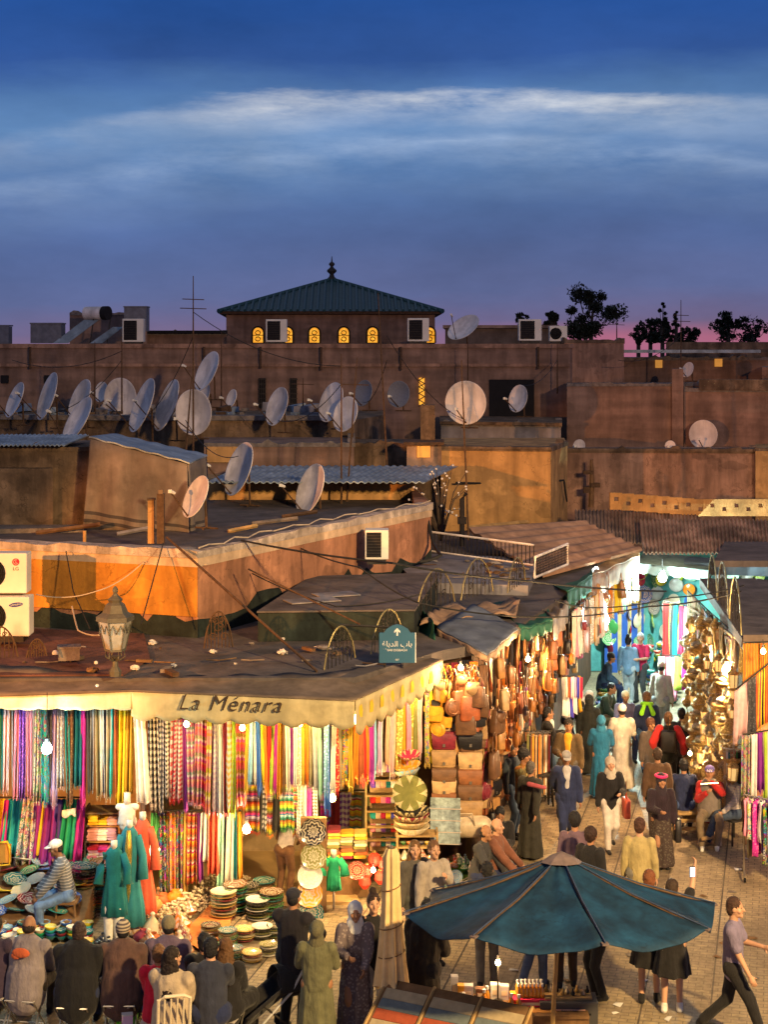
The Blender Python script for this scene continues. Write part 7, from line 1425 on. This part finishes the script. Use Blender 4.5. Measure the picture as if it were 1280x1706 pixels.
# small green stool/box
r = empty('plastic_stool', ZP(212, 1706), label='bright green plastic step stool beside the white chair', cat='stool'); m = MB(); m.box((0, 0, .26), (.26, .2, .04)); m.build('top', m_plastic, r, color=(.15,.7,.03))
for sx in (-1, 1): m = MB(); m.box((sx*.11, 0, .12), (.04, .2, .24)); m.build('leg', m_plastic, r, color=(.15,.7,.03))
r = empty('paper_box', ZP(212, 1706, .285), .2, label='small lilac box on the green step stool', cat='box'); m = MB(); m.box((0, 0, .07), (.14, .1, .12)); m.build('box', m_plastic, r, color='lilac'); m = MB(); m.box((0, 0, .135), (.145, .105, .012)); m.build('lid', m_plastic, r, color='silver')
# stroller
r = empty('stroller', ZP(440, 1728), R(-60), label='black baby stroller with pale handle bar by the tall capped person', cat='stroller')
m = MB(); m.grid(lambda u, v: Vector(((u-.5)*.42, -.35 + v*.75 + .0, .3 + .42*v + .1*math.cos(u*PI*2))), 10, 8, (0, .03, -.04)); m.build('seat', m_garm, r, True, 'black')
m = MB(); m.grid(lambda u, v: Vector((.24*math.cos(PI*u), .15 + .34*math.sin(v*PI/2) , .62 + .3*math.sin(PI*u)*math.cos(v*PI/2*.8))), 12, 8, (0, .01, .01)); m.build('hood', m_garm, r, True, 'black')
for s_ in (-1, 1):
    m = MB(); m.tube([(s_*.22, -.35, .1), (s_*.22, .3, .62), (s_*.22, .55, 1.0)], .018, 6); m.build('side_bar', M('pale_bar', (.5,.48,.45), .4, .3, bump=0), r)
    m = MB(); m.tube([(s_*.22, .35, .1), (s_*.22, -.1, .5)], .014, 6); m.build('rear_strut', m_iron, r)
    for yy in (-.36, .36): m = MB(); m.lathe([(0, -.02), (.09, -.02), (.09, .02), (0, .02)], 16, (s_*.24, yy, .09), Matrix.Rotation(PI/2, 3, 'Y')); m.build('wheel', m_dark, r)
m = MB(); m.tube([(-.22, .55, 1.0), (.22, .55, 1.0)], .022, 8); m.build('handle_bar', m_dark, r)
# ---------------------------------------------------------------- blue market parasol
m_par = M('blue_parasol_cloth', (.008,.05,.115), .75, 0, .5, 2.2, .5, 5, streak=.45); m_parw = M('worn_pale_patch', (.16,.12,.12), .8, 0, .4, 6)
YU = 20.6; cU = Vector((*W(936, YU), 0)); r = empty('market_parasol', cU, label='big open faded blue market parasol with eight ribs over the bottle table', cat='parasol'); RU = 2.02; zr, za = 2.0, 2.64
a0 = R(8); TILT = Matrix.Rotation(R(-8), 3, 'X')
def pc(i, t=1.0, dz=0): a = a0 + 2*PI*i/8; return Vector((0, 0, zr + .35)) + TILT @ Vector((RU*t*math.cos(a), RU*t*math.sin(a), (za - zr)*(1 - t) - .35 + dz))
for i in range(8):
    m = MB(); A_, B_ = pc(i), pc(i+1); top = pc(0, 0)
    def fn(u, v):
        p = A_.lerp(B_, u).lerp(top, v); sagv = math.sin(u*PI) * (1 - v); return p + Vector((0, 0, -.10 * sagv - .05*math.sin(v*PI) + .012*math.sin(u*14 + v*9 + i))) * 1.0 - Vector((0, 0, .06 * math.sin(u*PI) * (1 - v)**6))
    m.grid(fn, 14, 14, (0, 0, -.012)); m.build('canopy_panel', m_par, r, True)
    m = MB(); m.tube([top + Vector((0, 0, -.02)), pc(i, .5, -.055), pc(i, 1, -.02)], .014, 6); m.build('rib', m_rust, r)
    m = MB(); m.tube([top + Vector((0, 0, .012)), pc(i, .5, -.035), pc(i, 1, .012)], .009, 5); m.build('seam', M('seam_tape', (.04,.06,.12), .8), r)
    m = MB(); m.box(pc(i, .99, -.015), (.08, .08, .02), rz=a0 + PI/4*i); m.build('corner_patch', m_parw, r)
m = MB(); m.lathe([(.27, -.105), (.15, -.03), (0, .03)], 8, pc(0, 0, .03), TILT @ Matrix.Rotation(a0, 3, 'Z')); m.build('top_cap', m_parw, r)
m = MB(); m.tube([(-.12, .15, 0), (0, 0, za)], .03, 10); m.build('pole', m_woodlt, r)
m = MB(); m.lathe([(0, 0), (.28, 0), (.28, .08), (.06, .12), (.05, .3), (0, .3)], 16, (-.12, .15, 0)); m.build('foot', m_junk, r)
# closed beige parasol
cl = ZP(652, 1752); r = empty('closed_parasol', cl, label='tall closed beige parasol tied with cords beside the printed dress', cat='parasol'); zt, zb = H - (1412-HZ)*s(cl.y), H - (1645-HZ)*s(cl.y)
def fp_(u, v):
    a = 2*PI*u; z = zb + (zt - zb)*v; rr = (.2 - .1*v - .06*math.sin(v*PI)*.5) if v < .97 else .06; rr *= 1 + .22*math.sin(a*8) * (1 - .3*v) ; return Vector((rr*math.cos(a), rr*math.sin(a), z + .05*math.sin(a*4)*(1 - v)**4))
m = MB(); m.grid(fp_, 64, 20); m.build('folded_canopy', M('beige_parasol_cloth', (.72,.52,.26), .85, 0, .25, 4, .3, 8), r, True)
m = MB(); m.tube([(0, 0, 0), (0, 0, zt + .03)], .025, 8); m.build('pole', m_metal, r)
for q in (.25, .45, .72):
    m = MB(); rr = .2 - .1*q; m.tube([(rr*math.cos(a), rr*math.sin(a), zb + (zt-zb)*q + .04*math.cos(a)) for a in [2*PI*k_/16 for k_ in range(16)]], .008, 4, closed=True); m.build('tie_cord', m_wood, r)
m = MB(); m.lathe([(0, 0), (.25, 0), (.25, .08), (.05, .1), (0, .1)], 16); m.build('foot', m_junk, r)
# ---------------------------------------------------------------- bottle table and cart
yt = ZP(850, 1730).y; r = empty('vending_table', ZP(870, 1735), label='dark vending table crowded with boxes and bottles under the parasol', cat='table'); zt_ = H - (1668 - HZ) * s(yt)
xa, xb = W(748, yt)[0], W(975, yt)[0]; bx = r.location
m = MB(); m.box(((xa+xb)/2 - bx.x, 0, zt_ - .02), (xb - xa, .75, .04)); m.build('table_top', m_wood, r)
m = MB(); m.box(((xa+xb)/2 - bx.x, -.33, zt_ - .14), (xb - xa, .03, .2)); m.build('apron', m_wood, r)
for x_ in (xa + .06, xb - .06):
    for y_ in (-.3, .3): m = MB(); m.box((x_ - bx.x, y_, (zt_ - .04)/2), (.06, .06, zt_ - .04)); m.build('leg', m_wood, r)
def carton(px, w_, d, h, color, label, dy=0, z=None, name='carton', cat='box', mt=None):
    r = empty(name, Vector((W(px, yt)[0], yt + dy, zt_ if z is None else z)), U(-.1, .1), label=label, cat=cat); m = MB(); m.box((0, 0, h/2), (w_, d, h)); m.build('body', mt or m_plastic, r, False, color); m = MB(); m.box((0, 0, h - .004), (w_ + .006, d + .006, .02)); m.build('lid', mt or m_plastic, r, False, tuple(min(1, c*1.25) for c in rgb(color))); m = MB(); m.box((0, -d/2 - .002, h*.5), (w_*.6, .004, h*.35)); m.build('paper_label', m_plastic, r, False, 'cream'); return r
for i, (px, w_, h, c, lb, dy) in enumerate([(758,.09,.3,'silver','tall silver carton at the left end of the bottle table',.1),(768,.08,.22,'amber','amber carton beside the tall silver one',.0),(781,.12,.2,'silver','grey patterned carton, third from the table left',.05),(801,.12,.16,'brown','brown carton with gold cap on the pink tray',.05),(826,.12,.2,'white','white carton just below the glowing bulb, left one',.1),(841,.12,.18,'silver','white carton just below the glowing bulb, right one',.1),(790,.3,.06,'pink','flat pink tray at the table middle',-.12),(856,.08,.12,'amber','small amber carton right of the bulb',.0)]): carton(px, w_, .1, h, c, lb, dy)
carton(882, .5, .3, .1, 'crimson', 'red tray holding little oil bottles', -.05, name='bottle_tray', cat='tray')
T_bot = empty('bottle', (0, 0, 0)); T_bot['category'] = 'bottle'; m = MB(); m.lathe([(0, 0), (.026, 0), (.028, .02), (.028, .09), (.012, .12), (.012, .13), (0, .13)], 14); a_ = m.build('glass', M('amber_oil', (.6,.25,.02), .1, bump=0, spec=.7, coat=.6), T_bot, True); m = MB(); m.lathe([(0, .13), (.016, .13), (.016, .165), (0, .165)], 12); b_ = m.build('cap', m_plastic, T_bot, color='white'); reg(T_bot, a_, b_)
i = 0
for q in range(2):
    for j in range(7):
        i += 1; dup(T_bot, (W(863 + j*6.5, yt)[0], yt - .12 + q*.13, zt_ + .1), (0, 0, 0), 1.15, f"amber oil bottle, {ordw(j+1)} from the left in the {'front' if q == 0 else 'rear'} file on the red tray", 'oil bottles on the red tray')
for j, (px, dy) in enumerate([(806,-.1),(812,.0),(772,-.2),(862,-.28),(850,-.25),(745+8,-.2)]): dup(T_bot, (W(px, yt)[0], yt + dy, zt_), (0, 0, 0), 1.25, f"loose amber bottle, {ordw(j+1)} of those scattered on the table's front half", 'loose bottles on the table')
r = carton(945, .75, .36, .34, 'charcoal', 'grey fruit box with pink printing at the right end of the table', -.1, zt_ - .25, 'fruit_box'); x_ = m_plastic
m = MB(); m.box((0, -.19, .24), (.42, .006, .05)); m.build('printed_band', m_plastic, r, False, 'peach'); m = MB()
for k_ in (-1, 1): m.ball((k_*.05, -.186, .12), .06, 12, (1, .06, .8))
m.build('printed_fruit', m_plastic, r, True, 'peach'); m = MB(); m.box((0, -.188, .03), (.75, .004, .025)); m.build('red_stripe', m_plastic, r, False, 'red')
for k_ in (-1, 1): m = MB(); m.box((k_*.26, -.187, .2), (.05, .006, .025)); m.build('hand_hole', m_dark, r)
t = text('TAHARA', .055, M('sign_blue'), r, 'box_lettering', .001); t.location = (0, -.195, .24); t.rotation_euler = (PI/2, 0, 0)
carton(885, .6, .35, .3, (.35,.17,.05), 'brown cardboard box under the red bottle tray', -.18, zt_ - .3, 'cardboard_box')
r = empty('glasses_tray', Vector((W(945, yt)[0], yt - .05, zt_ + .09)), label='wooden tray of small metal trinkets on the fruit box', cat='tray'); m = MB(); m.box((0, 0, .02), (.62, .3, .03)); m.build('tray', m_woodlt, r)
for k_ in range(9): m = MB(); m.lathe([(0, .035), (.025, .035), (.03, .06), (.012, .09), (.014, .12), (0, .12)], 10, (-.27 + .067*k_, U(-.08, .08), 0)); m.build('trinket', [m_brass, m_silver, m_dark][k_ % 3], r, True)
# slanted striped display case
r = empty('display_case', ZP(745, 1800), R(-27), label='slanting wooden display case with striped cloth panels in the bottom foreground', cat='display case'); k_ = 1
zc = H - (1690 - HZ) * s(ZP(745, 1790).y)
m = MB(); m.add([(-1.0, -.4, zc - .5), (1.0, -.4, zc - .5), (1.0, .35, zc - .1), (-1.0, .35, zc - .1), (-1.0, -.4, zc - .2), (1.0, -.4, zc - .2), (1.0, .35, zc + .22), (-1.0, .35, zc + .22)], [(0,3,2,1), (4,5,6,7), (0,1,5,4), (1,2,6,5), (2,3,7,6), (3,0,4,7)]); m.build('case', m_wood, r)
for j in range(3):
    x_ = -.66 + .66*j
    for q, c in enumerate([(.4,.32,.2), (.34,.07,.03), (.13,.16,.17), (.4,.32,.2)]):
        f0 = .08 + .19*q; a_ = Vector((x_ - .29, -.385 + .74*f0, zc - .195 + .415*f0)); dv = Vector((0, .13, .073)); m = MB(); m.add([a_, a_ + Vector((.58, 0, 0)), a_ + Vector((.58, 0, 0)) + dv, a_ + dv] + [p + Vector((0, 0, .012)) for p in (a_, a_ + Vector((.58, 0, 0)), a_ + Vector((.58, 0, 0)) + dv, a_ + dv)], [(0,3,2,1), (4,5,6,7), (0,1,5,4), (1,2,6,5), (2,3,7,6), (3,0,4,7)]); m.build('striped_cloth', CL['plain'][0], r, False, c)
for x_ in (-1, -.33, .33, 1): m = MB(); m.tube([(x_, -.4, zc - .19), (x_, .35, zc + .23)], .022, 5); m.build('slat', m_woodlt, r)
for x_ in (-.9, .9):
    for y_ in (-.35, .3): m = MB(); m.box((x_, y_, (zc - .45)/2), (.06, .06, zc - .45)); m.build('leg', m_wood, r)
# ---------------------------------------------------------------- bulbs
m_bulbw = M('warm_bulb_glow', (1, .8, .5), .4, bump=0, emit=((1, .72, .36), 40)); m_bulbc = M('cool_bulb_glow', (.9, 1, 1), .4, bump=0, emit=((.85, 1, .95), 40))
m_bulby = M('yellow_bulb_glow', (1, .8, .3), .4, bump=0, emit=((1, .68, .2), 40))
WARM, COOL, YEL = (1, .6, .26), (.72, 1, .92), (1, .66, .2)
def bulb(px, py, Y, pw, kind, label, cord=.35, r_=.045):
    c = P(px, py, Y); r = empty('light_bulb', c, label=label, cat='light bulb', group='bare bulbs lighting the stalls'); mt, col = {'w': (m_bulbw, WARM), 'c': (m_bulbc, COOL), 'y': (m_bulby, YEL)}[kind]
    r_ *= 1.35; m = MB(); m.lathe([(0, -r_*1.1), (r_*.7, -r_*.8), (r_, 0), (r_*.7, r_*.7), (r_*.4, r_*1.2), (0, r_*1.3)], 16); m.build('glass', mt, r, True)
    m = MB(); m.tube([(0, 0, r_*1.2), (0, 0, r_*1.2 + .06)], r_*.45, 10); m.tube([(0, 0, r_*1.2 + .05), (0, .02, r_*1.2 + .05 + cord)], .006, 5); m.build('socket', m_dark, r)
    lamp(c + Vector((0, -r_*1.8, 0)), pw * (1.25 if kind != 'c' else 1.05), col, .05); return r
bulb(78, 1247, 24.55, 120, 'c', 'cold white bulb hanging before the left shop scarves', .7, .06)
bulb(411, 1381, 25.7, 120, 'w', 'warm bulb on a pole inside the middle shop', .1, .05)
bulb(554, 1329, 26.2, 110, 'y', 'warm bulb hanging before the dark blankets', .3, .045)
bulb(262, 1415, 25.9, 45, 'w', 'small warm bulb low between the coral gown and floral cloths', .2, .03)
bulb(311, 1206, 25.1, 20, 'y', 'yellow bulb behind the valance below the painted name start', .05, .035); bulb(404, 1212, 25.1, 20, 'y', 'yellow bulb behind the valance below the painted name end', .05, .035)
bulb(592, 1198, 25.0, 45, 'y', 'yellow bulb at the awning corner', .05, .05); bulb(652, 1172, 25.9, 24, 'y', 'yellow bulb midway along the slanting valance', .05, .035); bulb(704, 1142, 26.9, 24, 'y', 'yellow bulb near the far end of the slanting valance', .05, .035)
bulb(500, 1205, 25.1, 20, 'y', 'yellow bulb behind the valance near its right end', .05, .035)
bulb(622, 1449, 26.4, 45, 'w', 'small bulb inside the red lamp shades', .15, .03)
bulb(830, 1603, yt, 30, 'w', 'glowing bulb standing on the bottle table', .02, .028)
m = MB(); p_ = P(830, 1603, yt); m.tube([(p_.x, p_.y, zt_), (p_.x, p_.y, p_.z - .04)], .012, 6); m.lathe([(0, 0), (.07, 0), (.06, .02), (.012, .03), (0, .03)], 12, (p_.x, p_.y, zt_ + .001)); simple('lamp_stand', 'thin dark stand holding the glowing bulb on the bottle table', 'lamp stand', m, m_iron)
bulb(1211, 1116, 31.2, 560, 'w', 'brightest warm bulb among the brass lamps', .3, .07); bulb(1198, 1103, 32.2, 120, 'w', 'warm bulb close beside the brightest lamp stall bulb', .3, .06); bulb(1180, 1090, 33.6, 110, 'w', 'warm bulb deepest in the brass lamp cluster', .3, .055); bulb(1241, 1077, 29.7, 60, 'w', 'small bulb at the end of the right roof beam', .1, .035)
bulb(1008, 1032, 38.8, 1200, 'c', 'large cold bulb over the alley left side', .4, .09); bulb(968, 1022, 36, 260, 'c', 'small cold bulb left of the large alley bulb', .4, .045); bulb(1040, 962, 42, 300, 'c', 'cold bulb under the tan pleated awning', .2, .045); bulb(1104, 962, 43.4, 1100, 'c', 'large cold bulb before the green wall dishes', .3, .09)
bulb(994, 948, 38.4, 12, 'c', 'tiny cold bulb at the green awning tip', .05, .035); bulb(1150, 1255, 31.4, 30, 'w', 'small bulb low inside the brass lamps', .1, .03)
bulb(768, 1112, 27.2, 75, 'w', 'bulb under the slate canopy lighting the bag corner', .1, .035); bulb(880, 1098, 29.4, 170, 'w', 'bulb above the standing men on the bag stall', .1, .035); bulb(925, 1080, 31.6, 170, 'w', 'bulb further along the bag stall frontage', .1, .035)
bulb(1272, 1085, 28.6, 40, 'w', 'bulb over the striped cloths at the right edge', .1, .035)
for i in range(60):
    p = ZP(U(760, 1270), U(1330, 1700), .002); m = MB(); w_ = U(.03, .09); a_ = U(0, 3); d1, d2 = Vector((math.cos(a_), math.sin(a_), 0)) * w_, Vector((-math.sin(a_), math.cos(a_), 0)) * w_ * U(.4, .9)
    m.add([p - d1 - d2, p + d1 - d2 + Vector((0, 0, .01)), p + d1 + d2, p - d1 + d2 + Vector((0, 0, .02)), p + Vector((0, 0, .025))], [(0, 1, 4), (1, 2, 4), (2, 3, 4), (3, 0, 4)]); simple('paper_scrap', 'small paper scrap dropped on the market paving', 'litter', m, [m_paper, m_junk, m_wood][i % 3], group='paper scraps on the paving')
# red lamp shades
for i, (px, py) in enumerate([(612,1452),(624,1432),(634,1462),(608,1470),(640,1440)]):
    r = empty('red_lamp_shade', P(px, py, 26.6), label=f"red hide lamp shade, {ordw(i+1)} of the small cluster by the closed parasol", cat='lamp shade', group='red lamp shades'); m = MB(); m.lathe([(.04, -.1), (.1, -.02), (.09, .08), (.03, .12)], 10); m.build('shade', M('red_shade', (.6,.03,.02), .5, emit=((1, .08, .02), .5)), r); m = MB(); m.lathe([(.03, .12), (.045, .13), (.03, .15), (0, .15)], 10); m.build('collar', m_brass, r)
# ================================================================ sky, lights, camera
w = bpy.data.worlds.new('World'); SC.world = w; w.use_nodes = True; nt = w.node_tree; L = nt.links.new
bg = nt.nodes['Background']; tc = nt.nodes.new('ShaderNodeTexCoord'); x, y, z = sep(nt, tc.outputs['Generated'])
sky = N(nt, 'ShaderNodeTexSky'); sky.sky_type = 'NISHITA'; sky.sun_disc = False; sky.sun_elevation = R(-4); sky.sun_rotation = R(35)
zz = math_(nt, 'MULTIPLY', z, 4.4)       # 0 horizon .. ~.95 top of the frame
GEN = tc.outputs['Generated']; band = noise_(nt, GEN, 2.4, 6, .6, (1.2, 1, 6)); zb = math_(nt, 'ADD', zz, math_(nt, 'MULTIPLY', math_(nt, 'SUBTRACT', band, .5), .22))
zb = math_(nt, 'ADD', zb, math_(nt, 'MULTIPLY', x, -.12))
base = ramp_(nt, zb, [(0, (.23,.14,.23)), (.05, (.17,.14,.27)), (.14, (.12,.15,.32)), (.3, (.092,.145,.33)), (.48, (.09,.185,.40)), (.6, (.115,.235,.46)), (.69, (.08,.18,.40)), (.77, (.035,.1,.33)), (.88, (.024,.09,.33)), (1.0, (.015,.08,.32))])
pinkm = math_(nt, 'MULTIPLY', ramp_(nt, zz, [(0, 1.0), (.03, 1.0), (.075, 0.0)]), ramp_(nt, x, [(.02, 0.0), (.12, 1.0), (.3, 1.0)]))
base = mix_(nt, math_(nt, 'MULTIPLY', pinkm, .6), base, (.62, .16, .26))
n1 = noise_(nt, GEN, 5, 8, .65, (1, 1, 6)); n2 = noise_(nt, GEN, 9, 7, .62, (1, .6, 4)); nb = noise_(nt, GEN, 2.2, 3, .5, (1, 1, 3))
cx = math_(nt, 'SUBTRACT', x, .045); arc = math_(nt, 'MULTIPLY', math_(nt, 'MULTIPLY', cx, cx), .42)
zc = math_(nt, 'ADD', math_(nt, 'ADD', z, arc), math_(nt, 'ADD', math_(nt, 'MULTIPLY', math_(nt, 'SUBTRACT', n1, .5), .030), math_(nt, 'MULTIPLY', math_(nt, 'SUBTRACT', nb, .5), .03)))
st = ramp_(nt, math_(nt, 'MULTIPLY', zc, 4.0), [(.53, 0.0), (.585, .3), (.615, 1.0), (.632, .75), (.648, 0.0)])
st2 = ramp_(nt, math_(nt, 'MULTIPLY', zc, 4.0), [(.34, 0.0), (.44, .3), (.50, 1.0), (.535, .3), (.58, .5), (.63, .35), (.655, 0.0)])
lat = ramp_(nt, math_(nt, 'ABSOLUTE', cx), [(.05, 1.0), (.11, .85), (.17, .22), (.3, .1)]); lat2 = ramp_(nt, math_(nt, 'ABSOLUTE', cx), [(.1, 1.0), (.28, .55)])
rag = ramp_(nt, n2, [(.34, .1), (.62, 1.0)])
f1 = math_(nt, 'MULTIPLY', math_(nt, 'MULTIPLY', st, lat), rag); f2 = math_(nt, 'MULTIPLY', math_(nt, 'MULTIPLY', math_(nt, 'MULTIPLY', st2, rag), lat2), .62)
c = mix_(nt, f2, base, (.42, .53, .72)); c = mix_(nt, f1, c, (.8, .8, .8))
vs = noise_(nt, GEN, 4, 6, .62, (1, 1, 2.5)); c = mix_(nt, .8, c, ramp_(nt, vs, [(.3, .72), (.7, 1.22)]), 'MULTIPLY')
c = mix_(nt, ramp_(nt, z, [(.24, 0.0), (.55, 1.0)]), c, (.17, .19, .27))
c = mix_(nt, 1.0, c, mix_(nt, .0015, (0, 0, 0), sky.outputs[0]), 'ADD')
L(c, bg.inputs[0]); bg.inputs[1].default_value = 1.0
sun = bpy.data.lights.new('dusk_sun', 'SUN'); sun.energy = .05; sun.angle = R(12); sun.color = (1, .7, .6); so = bpy.data.objects.new('dusk_sun', sun); COLL.objects.link(so); so.rotation_euler = (R(70), 0, R(35 + 180))
def spot(loc, aim, power, color, ang=60, r=.12, blend=.5, name='street_floodlight'):
    l = bpy.data.lights.new(name, 'SPOT'); l.energy = power; l.color = color; l.spot_size = R(ang); l.spot_blend = blend; l.shadow_soft_size = r
    o = bpy.data.objects.new(name, l); COLL.objects.link(o); o.location = loc; o.rotation_euler = (Vector(aim) - Vector(loc)).to_track_quat('-Z', 'Y').to_euler(); return o
SOD = (1, .38, .07)
spot((-16, 12, 8.5), P(215, 1035, 30), 30000, SOD, 27, .15, .35)             # sodium floodlight of the square on the left, grazing the terrace wall
spot((14, -2, 15), P(930, 860, 44), 34000, (1, .62, .38), 40, .3, .8)      # mast light behind the viewer
spot((10, 8, 12), (3.8, 25, 0), 34000, (1, .66, .27), 70, .5, .7)      # over the paving
spot((-10, 8, 11), (-4.5, 21, 0), 1900, (1, .68, .36), 60, .4, .7)
cam = bpy.data.cameras.new('camera'); co = bpy.data.objects.new('camera', cam); COLL.objects.link(co); SC.camera = co
cam.sensor_fit = 'HORIZONTAL'; cam.sensor_width = 36; cam.lens = 36 * F / 1280; cam.shift_y = -(853 - HZ) / 1280; cam.clip_end = 2000; cam.clip_start = .5
co.location = (0, 0, H); co.rotation_euler = (PI/2, 0, 0)
SC.view_settings.view_transform = 'Standard'; SC.view_settings.look = 'None'; SC.view_settings.exposure = 0; SC.view_settings.gamma = 1
SC.cycles.use_denoising = True; SC.cycles.max_bounces = 5; SC.cycles.diffuse_bounces = 3; SC.cycles.glossy_bounces = 3; SC.cycles.use_light_tree = True; SC.cycles.sample_clamp_indirect = 4; SC.cycles.caustics_reflective = False; SC.cycles.caustics_refractive = False
